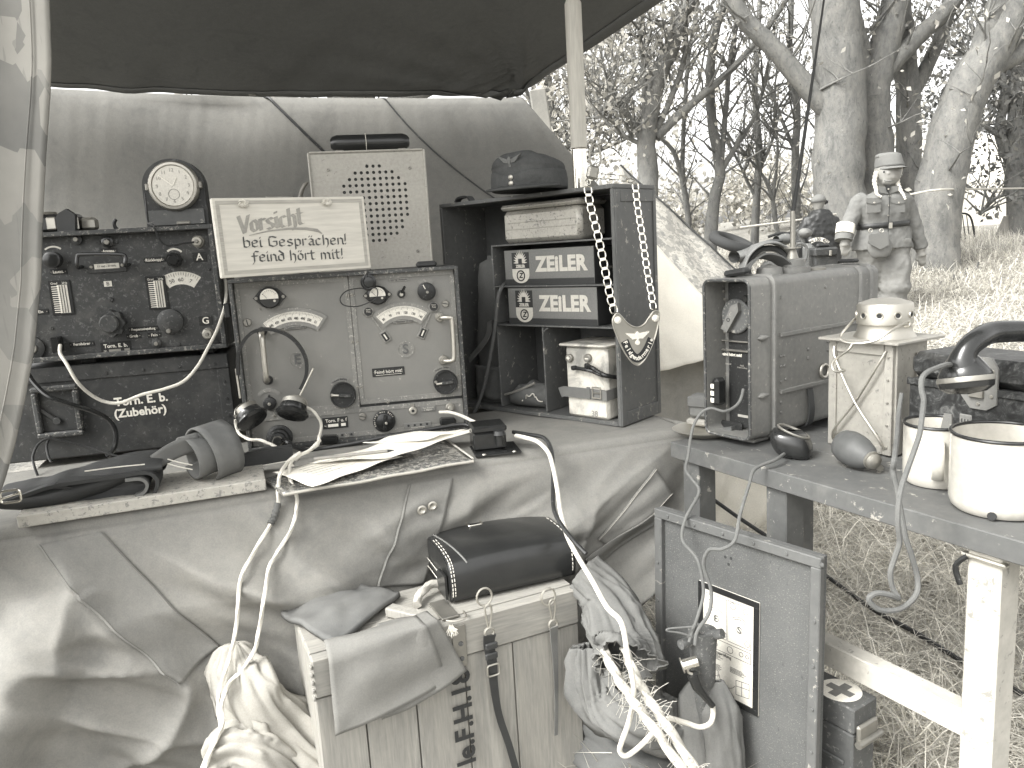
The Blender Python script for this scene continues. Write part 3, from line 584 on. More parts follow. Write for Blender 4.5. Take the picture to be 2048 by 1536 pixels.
# right end of the cover, hanging round the table's end
def dend(s, t):
    p = drape(1, .0 + t) if t < .3 else drape(1, t); y = max(p.y, -.03) if t > .22 else p.y
    q = Vector((.63 + .012 + .02 * nz(s * 3, t * 5), p.y + s * .3 if False else -.01 + .36 * s, (TZ + .002) * (1 - t) + (.44 - .05 * s) * t)); q.x += .03 * nz(s * 5 + t, t * 4, 3) * t; return q
MB().grid(dend, 20, 20).build('end_fall', 'drape', dc, 2, None, .0016)
def DV(px, py, off=.012):
    x, z = TF.uv(px, py)
    for _ in range(3): x, z = TF.uv(px, py, -drape_d(x, min(z, TZ - .02)) - off)
    return Vector((x, -drape_d(x, min(z, TZ - .02)) - off, z))
def on_drape(px, py, off=.004):
    x, z = TF.uv(px, py); x, z = TF.uv(px, py, -drape_d(x, z)); return x, z
def patch(name, quad, nu, nv, mat, off=.004):
    c = [on_drape(*q) for q in quad]
    def f(s, t):
        a = [c[0][k] + (c[1][k] - c[0][k]) * s for k in (0, 1)]; b = [c[3][k] + (c[2][k] - c[3][k]) * s for k in (0, 1)]
        x, z = a[0] + (b[0] - a[0]) * t, a[1] + (b[1] - a[1]) * t; z = min(z, TZ - .02)
        return Vector((x, -drape_d(x, z) - off, z))
    MB().grid(f, nu, nv).build(name, mat, dc, 2, None, .002); return f
f = patch('sewn_strip', [(75, 1090), (205, 1062), (440, 1300), (355, 1372)], 24, 50, 'drape2')
for e in (.03, .97): MB().tube([f(e, i / 40) + Vector((0, -.0015, 0)) for i in range(41)], .0012, 5).build('seam', 'drape2', dc, True)
f = patch('front_flap', [(818, 962), (905, 950), (855, 1180), (752, 1175)], 16, 40, 'drape2', .005)
MB().tube([f(.03, i / 40) + Vector((0, -.002, 0)) for i in range(41)], .0014, 5).build('seam', 'drape2', dc, True)
for px, py in ((841, 1016), (862, 1008)):
    x, z = on_drape(px, py); y = -drape_d(x, z) - .011
    MB().lathe([(.0035, 0), (.0085, .0005), (.009, .002), (.006, .003), (.003, .001)], 18, Matrix.Translation((x, y, z)) @ Matrix.Rotation(R(90), 4, 'X'), True).build('press_stud', 'steel', dc, True)
f = patch('pocket', [(1190, 1075), (1310, 935), (1365, 1000), (1225, 1095)], 20, 20, 'drape2', .004)
for e in (.05, .95): MB().tube([f(i / 20, e) + Vector((0, -.0015, 0)) for i in range(21)], .001, 5).build('seam', 'cloth_w', dc, True)
f = patch('pocket_flap', [(1160, 1110), (1330, 1015), (1330, 1058), (1180, 1140)], 20, 14, 'drape2', .006)

# painted board on the table's left front
b0, b1 = TF.top(20, 1044, .625), TF.top(528, 950, .625)
bd = MB(); bx = (b0[0] + b1[0]) / 2; bl = b1[0] - b0[0]
tag(bd.box((0, 0, 0), (bl, .15, .02), .0015).build('painted_board', 'board', None, False, TF.M @ Matrix.Translation((bx, .068, .615)) @ Matrix.Rotation(R(1.5), 4, 'Z')), 'chipped pale board along the front of the left table', 'board')

# ---------------------------------------------------------------- accessory box (below) and receiver (above)
AF = Fr(-.636, 1.728, TZ + .003, 12)
ac = thing('accessory_box', 'dark steel box lettered in white below the left receiver', 'box', AF)
W, H_, D = .52, .203, .22
bm = MB(); bm.box((-W / 2, D / 2, H_ / 2), (W, D, H_), .003); bm.build('case', 'acc', ac)
for u0, u1, v0, v1 in ((-W, 0, H_ - .034, H_), (-.028, 0, 0, H_ - .034)): MB().box(((u0 + u1) / 2, -.0015, (v0 + v1) / 2), (u1 - u0 - .002, .003, v1 - v0 - .002), .001).build('edge_strip', 'acc', ac)
for u, v in [(-.03 - .075 * i, H_ - .022) for i in range(6)] + [(-.014, .02 + .04 * i) for i in range(4)]: MB().disc(u, v, .0036, .002, -.003, 10).build('rivet', 'acc', ac, True)
z2 = Z(0, 420, 560); z9 = Z(0, 760, 600)
A = lambda x, y, d=0: AF.uv(*z9(x, y), d)
hx0, hz1 = A(215, 50); hx1, hz0 = A(590, 365)
hat = MB(); 
for a in ((hx0, hx1, hz1 - .012, hz1), (hx0, hx1, hz0, hz0 + .012), (hx0, hx0 + .012, hz0 + .012, hz1 - .012), (hx1 - .012, hx1, hz0 + .012, hz1 - .012)): hat.box(((a[0] + a[1]) / 2, -.008, (a[2] + a[3]) / 2), (a[1] - a[0], .016, a[3] - a[2]), .003)
hh = hat.build('hatch_frame', 'edge', ac); MB().box(((hx0 + hx1) / 2, -.002, (hz0 + hz1) / 2), (hx1 - hx0 - .026, .004, hz1 - hz0 - .026)).build('hatch_plate', 'acc', hh)
a, b = A(285, 200), A(400, 275); MB().beam((a[0], -.007, a[1]), (b[0], -.007, b[1]), .008, .004, .001, (0, 1, 0)).build('lever', 'acc', hh); MB().disc(b[0], b[1], .008, .005, -.006, 14).build('pivot', 'acc', hh, True)
u, v = A(965, 135); lettering('Torn. E. b.', .026, u, v, -.0012, 'white', ac, rot=-1, bold=.0008)
u, v = A(960, 215); lettering('(Zubehör)', .026, u, v, -.0012, 'white', ac, rot=-1, bold=.0008)

EF = Fr(-.631, 1.7247, .819, 10.7)
eb = thing('field_receiver', 'dark wartime field receiver with knobs and engraved plates, top left', 'radio', EF)
W, H_, D = .44, .271, .2; B = lambda x, y, d=0: EF.uv(*z2(x, y), d)
MB().box((-W / 2, D / 2 + .012, H_ / 2), (W, D, H_), .004).build('case', 'acc', eb)
fm = MB(); t = .010
for c, s_ in (((-W / 2, 0, H_ - t / 2), (W, .03, t)), ((-W / 2, 0, t / 2), (W, .03, t)), ((-t / 2, 0, H_ / 2), (t, .03, H_ - 2 * t)), ((-W + t / 2, 0, H_ / 2), (t, .03, H_ - 2 * t))): MB().box(c, s_, .0015).build('rim', 'edge', eb)
MB().box((-W / 2, .008, H_ / 2), (W - 2 * t - .001, .006, H_ - 2 * t - .001)).build('front_panel', 'eb', eb)
for x in (-.05, -.3): MB().box((x, .05, -.007), (.03, .06, .012), .002).build('foot', 'black', eb)
PY = .005
def knob(name, pos, r, t, mat, par, n=24, fl=0, y=PY, cap=None):
    if fl:
        pr = [(pos[0] + r * (1 + fl * math.cos(8 * q)) * math.cos(q), pos[1] + r * (1 + fl * math.cos(8 * q)) * math.sin(q)) for q in [2 * math.pi * i / 64 for i in range(64)]]
        o = MB().prism(pr, y - t * .7, y).build(name, mat, par)
        MB().disc(pos[0], pos[1], r * .72, t * .3, y - t * .7, 28).build('knob_cap', mat, o, True); return o
    return MB().disc(pos[0], pos[1], r, t, y, n, r * .85).build(name, mat, par, True)
def plate(u, v, w_, h_, par, mat='black', y=PY, t=.0012, rot=0, name='plate'):
    return MB().box((u, y - t / 2, v), (w_, t, h_), .0003, Matrix.Rotation(R(rot), 3, 'Y')).build(name, mat, par)
def screw(u, v, r, par, mat='dim', y=PY, rot=30, name='screw'):
    o = MB().disc(u, v, r, r * .5, y, 12).build(name, mat, par, True)
    MB().box((u, y - r * .5, v), (r * 1.7, r * .12, r * .22), 0, Matrix.Rotation(R(rot), 3, 'Y')).build('slot', 'ink', o); return o
p = B(400, 365, PY); knob('knob', p, .017, .022, 'bake', eb); MB().ring(p[0], p[1] + .004, .022, .0255, 50, 130, .0008, PY).build('scale_arc', 'cream', eb)
p = B(1280, 365, PY); knob('knob', p, .0155, .022, 'bake', eb, 24, .05); MB().ring(p[0], p[1] + .003, .0185, .0225, 40, 130, .0008, PY).build('scale_arc', 'cream', eb)
p = B(825, 825, PY); k = knob('coarse_tuning_knob', p, .028, .03, 'eb', eb, 32, .08)
p = B(1250, 815, PY); k = knob('fine_tuning_disc', p, .0275, .012, 'eb', eb, 36); q = B(1235, 885, -.01); MB().disc(q[0], q[1], .005, .008, -.007, 14).build('finger_peg', 'dim', k, True)
for x, y, r_, mt in ((790, 235, .012, 'bake'), (565, 215, .011, 'eb'), (1150, 975, .010, 'eb'), (245, 1010, .024, 'eb')):
    q = B(x, y, PY); o = knob('socket', q, r_, .008, mt, eb, 20); MB().disc(q[0], q[1], r_ * .45, .004, PY - .008, 14).build('socket_core', 'dim', o, True)
q = B(565, 215, -.003); MB().box((q[0], -.004, q[1]), (.003, .002, .015)).build('slot', 'ink', eb)
for x, y in ((1450, 230), (1525, 905)):
    q = B(x, y, PY); o = MB().disc(q[0], q[1], .0135, .004, PY, 20).build('terminal', 'dim', eb, True)
    MB().disc(q[0], q[1], .0105, .012, PY - .004, 18).build('terminal_nut', 'alu', o, True); MB().disc(q[0], q[1], .004, .008, PY - .016, 12).build('terminal_pin', 'dim', o, True)
for tx, x, y, w_, sz in (('Anpass.', 797, 300, .033, .0085), ('Rückkoppl.', 1130, 365, .044, .0085), ('Lautst.', 428, 452, .034, .0085), ('Fernhörer', 600, 980, .05, .0085), ('Frequenzeinstellung', 1050, 870, .062, .0075), ('Grob', 980, 922, .031, .0085), ('Fein', 1130, 914, .028, .0085), ('Ein', 300, 745, .03, .0085)):
    u, v = B(x, y, PY); o = plate(u, v, w_, .0115, eb); lettering(tx, sz, u, v, PY - .0016, 'white', o, bold=.0001, sx=.82 if len(tx) > 12 else .95)
    for s_ in (-1, 1): MB().disc(u + s_ * (w_ / 2 - .003), v, .0011, .0008, PY - .0012, 8).build('rivet', 'dim', o)
for tx, x, y in (('A', 1460, 345), ('G', 1505, 810)):
    u, v = B(x, y, PY); o = plate(u, v, .029, .021, eb); lettering(tx, .021, u, v, PY - .0016, 'white', o, bold=.0003)
u, v = B(850, 1005, PY); o = plate(u, v, .062, .026, eb); lettering('Torn. E. b.', .0115, u, v + .004, PY - .0016, 'white', o, bold=.0002); lettering('Nr.', .005, u - .022, v - .006, PY - .0016, 'white', o)
for du, w_ in ((-.003, .024), (.022, .011)): MB().box((u + du, PY - .0016, v - .006), (w_, .0008, .005)).build('number_field', 'dim', o)
u, v = B(790, 540, PY); o = plate(u, v, .016, .012, eb, 'cream'); lettering('B', .011, u, v, PY - .0016, 'ink', o)
u, v = B(785, 410, PY); o = plate(u, v, .075, .026, eb, 'eb', PY, .003); plate(u, v, .05, .011, o, 'cream', PY - .003, .001); lettering('11 rad - 27 kHz', .006, u, v, PY - .0045, 'ink', o)
for s_ in (-1, 1): MB().disc(u + s_ * .031, v, .0032, .002, PY - .003, 12).build('screw', 'steel', o, True)
hp = [B(600, 415, PY), B(600, 340, PY), B(640, 325, PY), B(900, 325, PY), B(945, 345, PY), B(945, 400, PY)]
MB().tube(spl([(hp[0][0], PY, hp[0][1])] + [(q[0], -.024, q[1]) for q in hp] + [(hp[5][0], PY, hp[5][1])], 5), .0042, 8).build('carry_handle', 'bake', eb, True)
for x0, y0, x1, y1 in ((350, 520, 550, 760), (1060, 490, 1240, 720)):           # tuning charts
    u0, v1 = B(x0, y0, PY); u1, v0 = B(x1, y1, PY); o = plate((u0 + u1) / 2, (v0 + v1) / 2, u1 - u0, v1 - v0, eb, 'black', PY, .0025, 0, 'chart_holder'); w_ = u1 - u0; h_ = v1 - v0
    MB().box((u0 + w_ * .62, PY - .0028, v0 + h_ * .46), (w_ * .46, .0008, h_ * .82)).build('chart_card', 'cream', o)
    for i in range(13): MB().box((u0 + w_ * .34, PY - .0034, v0 + h_ * (.08 + .062 * i)), (w_ * .42, .0006, .0017)).build('chart_row', 'white', o)
    for c_ in (.5, .62, .74): MB().box((u0 + w_ * c_, PY - .0038, v0 + h_ * .46), (.0012, .0006, h_ * .8)).build('chart_rule', 'ink', o)
    lettering('Grad     kHz', .0065, u0 + w_ * .5, v1 - .006, PY - .003, 'white', o)
u, v = B(1340, 495, PY); cx, cz = B(1340, 690, PY); rr = v - cz                      # frequency window
o = MB().ring(cx, cz, rr - .014, rr + .014, 52, 122, .0006, PY).build('scale_window', 'cream', eb)
for i in range(15): a_ = R(56 + i * 4.4); r0 = rr + (.006 if i % 5 else .003); MB().beam((cx + r0 * math.cos(a_), PY - .0009, cz + r0 * math.sin(a_)), (cx + (rr + .012) * math.cos(a_), PY - .0009, cz + (rr + .012) * math.sin(a_)), .0006, .0006, 0, (0, 1, 0)).build('tick', 'ink', o)
for tx, a_ in (('50', 108), ('60', 88), ('7', 66)): lettering(tx, .0115, cx + (rr - .004) * math.cos(R(a_)), cz + (rr - .004) * math.sin(R(a_)), PY - .001, 'ink', o, rot=90 - a_)
for x, y in ((1530, 430), (1190, 425), (812, 655), (1310, 980), (380, 865), (855, 232), (722, 238), (500, 375), (1590, 960)): q = B(x, y, PY); screw(q[0], q[1], .0052 if x in (812,) else .0038, eb, 'eb', PY, random.uniform(0, 180))
q = B(440, 985, PY); MB().box((q[0] - .001, -.008, q[1] + .002), (.017, .026, .033), .002).build('phone_plug', 'bake', eb)

# phone cord of the receiver (white), the grey cord and the aerial lead
def cable(name, pts, r, mat, label, k=8, cat='cable', n=8, tw=0):
    P = spl(pts, k); mb = MB()
    if tw:
        mb.sect(P, lambda i, N: [(r * (1 + .16 * math.cos(3 * (q * 2 * math.pi / 12) + i * tw)) * math.cos(q * 2 * math.pi / 12), r * (1 + .16 * math.cos(3 * (q * 2 * math.pi / 12) + i * tw)) * math.sin(q * 2 * math.pi / 12)) for q in range(12)])
    else: mb.tube(P, r, n)
    return tag(mb.build(name, mat, None, True), label, cat)
def w3(fr, x, y, d): q = fr.uv(x, y, d); return fr.M @ Vector((q[0], d, q[1]))
cable('phone_cord', [w3(EF, *z2(x, y), d) for x, y, d in ((440, 990, -.02), (440, 1050, -.05), (490, 1130, -.07), (560, 1250, -.075), (650, 1340, -.06), (760, 1400, -.05), (880, 1410, -.05), (1040, 1350, -.055), (1200, 1310, -.06), (1340, 1255, -.06), (1440, 1150, -.055), (1520, 1010, -.05), (1590, 870, -.04), (1640, 720, -.02), (1655, 610, .0), (1650, 530, .02), (1640, 500, .06))], .0036, 'cord', 'white cord looping from the left receiver across the accessory box')
cable('power_cable', [w3(AF, *z9(x, y), d) for x, y, d in ((190, -40, -.02), (240, 30, -.03), (330, 110, -.045), (480, 165, -.05), (640, 215, -.045), (740, 270, -.04), (785, 340, -.04), (790, 420, -.05), (770, 480, -.06), (730, 520, -.06))], .0052, 'bake', 'thick black cable curving across the accessory box')
cable('thin_lead', [w3(AF, *z9(x, y), d) for x, y, d in ((355, 365, -.01), (320, 440, -.03), (330, 520, -.05), (350, 560, -.06))], .0026, 'black', 'short thin lead below the hatch of the accessory box')
cable('aerial_lead', [w3(EF, *z2(x, y), d) for x, y, d in ((1060, -120, .06), (1075, 20, .05), (1085, 95, .0), (1120, 110, -.03), (1150, 180, -.03), (1185, 240, -.03), (1240, 262, -.03), (1340, 245, -.025), (1420, 235, -.02))], .0022, 'black', 'thin black lead from the clock to the aerial terminal')
# things on top of the receiver
cf = Fr(*(EF.M @ Vector((-.27 + .07, .10, H_ + .0))), 10.7); cl = thing('desk_clock', 'round luminous clock in a dark arched wooden stand', 'clock', Fr(*(w3(EF, 348, 444, .08)), 8))
CLF = Fr(*(w3(EF, 348, 444, .08)), 8); CLF.M.translation.z = .819 + .275; CLF.I = CLF.M.inverted(); cl.matrix_world = CLF.M
zc = Z(0, 0, 700); K = lambda x, y: CLF.uv(*zc(x, y), 0)
xl, _ = K(845, 1200); xr, _ = K(1215, 1250); cx, cz = K(1022, 1090); rt = K(985, 925)[1] - cz; wd_ = (xr - xl) / 2; mx_ = (xl + xr) / 2
arch = [(mx_ - wd_, 0), (mx_ + wd_, 0), (mx_ + wd_, cz)] + [(mx_ + wd_ * math.cos(R(a_)), cz + wd_ * math.sin(R(a_)) * rt / wd_ * .98) for a_ in range(6, 180, 6)] + [(mx_ - wd_, cz)]
MB().prism(arch, 0, .035).build('stand', 'acc', cl)
MB().prism([(x_ * .9 + mx_ * .1, z_ * .42 + .003) for x_, z_ in ((mx_ - wd_, 0), (mx_ + wd_, 0), (mx_ + wd_, cz * .9), (mx_ - wd_, cz * .9))], -.004, -.0005).build('pocket', 'cab', cl)
rc = (K(1165, 1090)[0] - K(865, 1090)[0]) / 2
c1 = MB().lathe([(rc * .8, .012), (rc * .84, .0155), (rc * .93, .015), (rc, .008), (rc, 0)], 40, Matrix.Translation((cx, -.001, cz)) @ Matrix.Rotation(R(90), 4, 'X')).build('bezel', 'alu', cl, True)
MB().disc(cx, cz, rc * .8, .001, -.0135, 40).build('dial', 'cream', c1, True)
for i in range(12): a_ = R(90 - 30 * i); lettering(str(i or 12), .011, cx + rc * .62 * math.cos(a_), cz + rc * .62 * math.sin(a_), -.0148, 'signgrey', c1)
MB().ring(cx, cz - rc * .34, rc * .2, rc * .22, 0, 360, .0004, -.0147).build('seconds_ring', 'signgrey', c1)
for a_, l_ in ((62, .36), (140, .66)): MB().beam((cx, -.0155, cz), (cx + rc * l_ * math.cos(R(a_)), -.0155, cz + rc * l_ * math.sin(R(a_))), .0024, .0006, 0, (0, 1, 0)).build('hand', 'white', c1)
for s_ in (-1, 1): MB().box((cx + s_ * rc * 1.03, -.006, cz), (.008, .012, .016), .002).build('clip', 'dim', cl)
MB().box((cx + .01, -.002, .006), (.03, .01, .008), .002).build('label_plate', 'dim', cl)
# small folding camera
ff_ = Fr(*w3(EF, 150, 456, .08), 6); ff_.M.translation.z = .819 + .2725; ff_.I = ff_.M.inverted()
gm = thing('folding_camera', 'small dark camera with bright fittings on the left receiver', 'camera', ff_)
MB().box((-.03, 0, .02), (.09, .05, .04), .008).build('body', 'lea', gm); MB().cyl((-.05, .0, .04), (-.05, 0, .046), .02, .016, 24).build('top_dial', 'chrome', gm, True)
MB().box((.005, -.026, .018), (.03, .006, .03), .003).build('lens_plate', 'steel', gm); MB().box((-.035, -.0275, .02), (.022, .006, .028), .003).build('side_plate', 'steel', gm)
MB().prism([(-.018, 0), (.018, 0), (.022, .035), (.006, .048), (-.010, .04), (-.02, .03)], -.045, -.032).build('leather_flap', 'lead', gm)
MB().box((.032, 0, .016), (.03, .035, .028), .006).build('grip', 'steel', gm)
u, v = B(850, 60, .1); tag(MB().tube(spl([EF.M @ Vector((u + a_, .09, H_ + b_)) for a_, b_ in ((.006, .0), (-.002, .008), (-.003, .018), (.002, .026))], 5), .004, 8).build('hook', 'black', None, True), 'small curved black hook standing on the left receiver', 'hook')
# ---------------------------------------------------------------- grey transceiver in the middle
FF = Fr(-.338, 1.652, TZ + .004, 9.6); z4 = Z(440, 540, 500); z3 = Z(400, 380, 560)
fu = thing('field_transceiver', 'large grey field transceiver with two dial windows and bar handles', 'radio', FF)
W, H_, D = .476, .366, .2; Q = lambda x, y, d=0: FF.uv(*z4(x, y), d); PY = .004
MB().box((0, D / 2 + .01, H_ / 2), (W, D, H_), .003).build('case', 'acc', fu)
t = .008
for c, s_ in (((0, 0, H_ - t / 2), (W, .024, t)), ((0, 0, t / 2), (W, .024, t)), ((W / 2 - t / 2, 0, H_ / 2), (t, .024, H_ - 2 * t)), ((-W / 2 + t / 2, 0, H_ / 2), (t, .024, H_ - 2 * t))): MB().box(c, s_, .0012).build('rim', 'edge', fu)
us = Q(1100, 600)[0]; vs_ = Q(700, 1170)[1]; ul, ur, vt, vb = -W / 2 + t, W / 2 - t, H_ - t, t
def pan(u0, u1, v0, v1, nm, par):
    o = MB().box(((u0 + u1) / 2, PY + .004, (v0 + v1) / 2), (u1 - u0 - .001, .008, v1 - v0 - .001), .0008).build(nm, 'fuf', par); e = .011
    for c, s_ in ((((u0 + u1) / 2, v1 - e / 2), (u1 - u0 - .0015, e)), (((u0 + u1) / 2, v0 + e / 2), (u1 - u0 - .0015, e)), ((u0 + e / 2, (v0 + v1) / 2), (e, v1 - v0 - 2 * e)), ((u1 - e / 2, (v0 + v1) / 2), (e, v1 - v0 - 2 * e))): MB().box((c[0], PY - .0008, c[1]), (s_[0] - .001, .0016, s_[1]), .0005).build('panel_edge', 'fufrim', o)
    return o
pan(ul, us, vs_, vt, 'receiver_panel', fu); pan(us, ur, vs_ + .006, vt, 'sender_panel', fu); pan(ul, ur, vb, vs_, 'socket_strip', fu)
def meter(x, y, r):
    u, v = Q(x, y, -.002); o = MB().prism([(u - r * 1.5, v), (u - r * .75, v + r * .8), (u, v + r), (u + r * .75, v + r * .8), (u + r * 1.5, v), (u + r * .75, v - r * .8), (u, v - r), (u - r * .75, v - r * .8)], -.004, PY).build('meter', 'bake', fu)
    MB().disc(u, v, r, .008, -.004, 32).build('meter_housing', 'bake', o, True)
    MB().prism([(u + r * .82 * math.cos(R(a)), v + r * .82 * math.sin(R(a))) for a in range(-8, 189, 7)], -.0128, -.0118).build('meter_scale', 'cream', o)
    MB().beam((u - r * .2, -.0132, v - r * .05), (u - r * .58, -.0132, v + r * .42), .0007, .0005, 0, (0, 1, 0)).build('needle', 'ink', o)
    for i in range(9): a = R(30 + i * 15); MB().beam((u + r * .6 * math.cos(a), -.0131, v + r * .6 * math.sin(a)), (u + r * .7 * math.cos(a), -.0131, v + r * .7 * math.sin(a)), .0006, .0004, 0, (0, 1, 0)).build('tick', 'ink', o)
    MB().disc(u + r * .45, v - r * .32, r * .12, .001, -.012, 10).build('adjust_screw', 'steel', o)
    for s_ in (-1, 1): MB().disc(u + s_ * r * 1.22, v, r * .16, .002, -.004, 10).build('screw', 'dim', o)
meter(408, 225, .0225); meter(1290, 205, .0205)
def dial(xc, ytop, xl, yl, xr, yr, nums, labelx, labely):
    u, v = Q(xc, ytop, PY); a = Q(xl, yl, PY); b = Q(xr, yr, PY); 
    cx = (a[0] + b[0]) / 2; sg = v - (a[1] + b[1]) / 2; hw = (b[0] - a[0]) / 2; rr = (hw * hw + sg * sg) / (2 * sg); cz = v - rr; an = math.degrees(math.asin(hw / rr)); tl = math.degrees(math.atan2(b[1] - a[1], b[0] - a[0]))
    o = MB().ring(cx, cz, rr - .030, rr + .007, 90 - an + tl - 1.5, 90 + an + tl + 1.5, .004, PY, 28).build('dial_frame', 'fufrim', fu)
    MB().ring(cx, cz, rr - .022, rr - .001, 90 - an + tl + 1.5, 90 + an + tl - 1.5, .0006, PY - .004, 28).build('dial_scale', 'cream', o)
    n = 40
    for i in range(n + 1):
        A_ = R(90 + an + tl - 3 - (2 * an - 6) * i / n); r0 = rr - (.009 if i % 5 == 0 else .006); MB().beam((cx + r0 * math.cos(A_), PY - .0049, cz + r0 * math.sin(A_)), (cx + (rr - .002) * math.cos(A_), PY - .0049, cz + (rr - .002) * math.sin(A_)), .0005, .0004, 0, (0, 1, 0)).build('tick', 'ink', o)
    for i, s_ in enumerate(nums):
        A_ = 90 + an + tl - 7 - (2 * an - 14) * i / (len(nums) - 1); lettering(s_, .0078, cx + (rr - .0155) * math.cos(R(A_)), cz + (rr - .0155) * math.sin(R(A_)), PY - .0048, 'ink', o, rot=90 - A_, bold=.0002, sx=.75)
    lu, lv = Q(labelx, labely, PY); MB().box((lu, PY - .0018, lv), (.046, .0036, .0085), .0016, Matrix.Rotation(R(-tl), 3, 'Y')).build('dial_label', 'fufrim', o); lettering('1 Teilstrich=10 kHz', .0052, lu, lv, PY - .004, 'ink', o, rot=-tl)
dial(610, 335, 350, 440, 860, 395, ['440', '450', '460', '470', '480', '490', '500', '51'], 615, 470)
dial(1490, 290, 1275, 385, 1705, 350, ['80', '90', '110', '120', '130', '140'], 1500, 420)
for nm, x, y in (('E', 635, 735), ('S', 1520, 650)):
    u, v = Q(x, y, PY); o = MB().ring(u, v, .0155, .0185, 0, 360, .0018, PY, 36).build('letter_ring', 'fufrim', fu); MB().disc(u, v, .0155, .0006, PY, 30).build('letter_field', 'fufrim', o); lettering(nm, .03, u, v, PY - .0016, 'cab', o, bold=.0004, depth=.0022)
for x0, y0, x1, y1 in ((1215, 340, 1355, 545), (1750, 300, 1660, 515)):             # crystal holders on little stems
    a, b = Q(x0, y0, PY), Q(x1, y1, PY); o = MB().beam((a[0], PY - .0012, a[1]), (b[0], PY - .0012, b[1]), .004, .0024, .0008, (0, 1, 0)).build('crystal_stem', 'fufrim', fu)
    MB().disc(a[0], a[1], .0115, .0035, PY - .002, 24).build('crystal_ring', 'fufrim', o, True); MB().disc(a[0], a[1], .009, .001, PY - .0055, 20).build('crystal_cap', 'black', o); lettering('Kenn\nFreq', .0045, a[0], a[1] + .002, PY - .007, 'cream', o)
    ro = math.atan2(b[1] - a[1], b[0] - a[0]); T3 = Matrix.Rotation(-ro, 3, 'Y'); MB().box((b[0], PY - .002, b[1]), (.026, .004, .018), .0015, T3).build('crystal_frame', 'fufrim', o); MB().box((b[0], PY - .0045, b[1]), (.019, .001, .011), 0, T3).build('crystal_window', 'black', o); MB().box((b[0], PY - .0053, b[1]), (.013, .0006, .003), 0, T3).build('crystal_line', 'cream', o)
# handles
a, b = Q(345, 505, PY), Q(395, 900, PY)
h = MB().tube(spl([(a[0], PY, a[1]), (a[0] + .001, -.022, a[1] - .002), (a[0] + .004, -.034, a[1] - .012), ((a[0] + b[0]) / 2 + .003, -.035, (a[1] + b[1]) / 2), (b[0] + .002, -.034, b[1] + .012), (b[0], -.022, b[1] + .002), (b[0], PY, b[1])], 5), .0058, 10).build('bar_handle', 'steel', fu, True)
for q in (a, b): MB().disc(q[0], q[1], .010, .006, PY, 18).build('handle_foot', 'black', h, True)
a, b = Q(1800, 385, PY), Q(1830, 735, PY); c = Q(1900, 420, -.02); d = Q(1915, 700, -.02)
h = MB().tube(spl([(a[0], PY, a[1]), (a[0] + .001, -.016, a[1]), (a[0] + .010, -.024, a[1]), (c[0] - .004, -.026, a[1] - .001), (c[0], -.026, c[1]), (d[0], -.026, d[1]), (d[0] - .006, -.026, b[1] + .001), (b[0] + .008, -.024, b[1]), (b[0], -.016, b[1]), (b[0], PY, b[1])], 5), .005, 10).build('bar_handle', 'steel', fu, True)
for q in (a, b): MB().disc(q[0], q[1], .0105, .007, PY, 18).build('handle_foot', 'dim', h, True)
def bigknob(x, y, r, arcx, arcy, txt, par=fu, rot=0):
    u, v = Q(x, y, PY); o = MB().lathe([(r, 0), (r, .012), (r * .93, .015), (r * .88, .0145), (r * .86, .011), (r * .2, .0105)], 44, Matrix.Translation((u, PY, v)) @ Matrix.Rotation(R(90), 4, 'X')).build('tuning_disc', 'black', fu, True); T3 = Matrix.Rotation(R(rot), 3, 'Y')
    MB().box((u + r * .15, PY - .016, v), (r * .95, .009, r * .26), .0015, T3).build('crank', 'eb', o); MB().cyl((u - r * .8 * math.cos(R(rot)), PY - .016, v + r * .8 * math.sin(R(rot))), (u - r * .3 * math.cos(R(rot)), PY - .016, v + r * .3 * math.sin(R(rot))), .003, .003, 10).build('crank_pin', 'steel', o, True)
    MB().disc(u - r * .82, v + r * .12, r * .13, .004, PY - .013, 12).build('lock_nut', 'dim', o, True)
    au, av = Q(arcx, arcy, PY); rr = math.hypot(au - u, av - v); a0 = math.degrees(math.atan2(av - v, au - u)); o2 = MB().ring(u, v, rr - .005, rr + .004, a0 - 34, a0 + 34, .002, PY, 18).build('legend_arc', 'fufrim', fu)
    for i, ch in enumerate(txt): A_ = a0 + 26 - 52 * i / max(1, len(txt) - 1); lettering(ch, .006, u + rr * math.cos(R(A_)) * .995, v + rr * math.sin(R(A_)) * .995, PY - .0024, 'ink', o2, rot=90 - A_)
bigknob(1010, 1020, .0275, 975, 895, 'Frequenz Empfang', rot=8); bigknob(1845, 915, .0265, 1815, 800, 'Frequenz Sender', rot=-4)
u, v = Q(1690, 175, PY); o = MB().disc(u, v, .0195, .018, PY, 36, .018).build('volume_knob', 'black', fu, True); MB().box((u - .005, PY - .0184, v + .0105), (.0018, .0008, .010), 0, Matrix.Rotation(R(-25), 3, 'Y')).build('knob_mark', 'cream', o); MB().disc(u + .001, v - .001, .003, .002, PY - .018, 10).build('knob_pin', 'dim', o)
au, av = Q(1670, 90, PY); MB().ring(u, v, av - v - .003, av - v + .006, 50, 130, .002, PY).build('legend_arc', 'fufrim', fu)
u, v = Q(410, 1090, PY); o = MB().disc(u, v, .0135, .012, PY, 24, .012).build('small_knob', 'black', fu, True); MB().prism([(u - .003, v + .012), (u + .003, v + .012), (u, v + .02)], PY - .006, PY - .001).build('pointer', 'black', o); MB().disc(u, v, .0035, .003, PY - .012, 10).build('knob_pin', 'steel', o); MB().ring(u, v, .025, .032, 38, 142, .002, PY, 18).build('legend_arc', 'fufrim', fu)
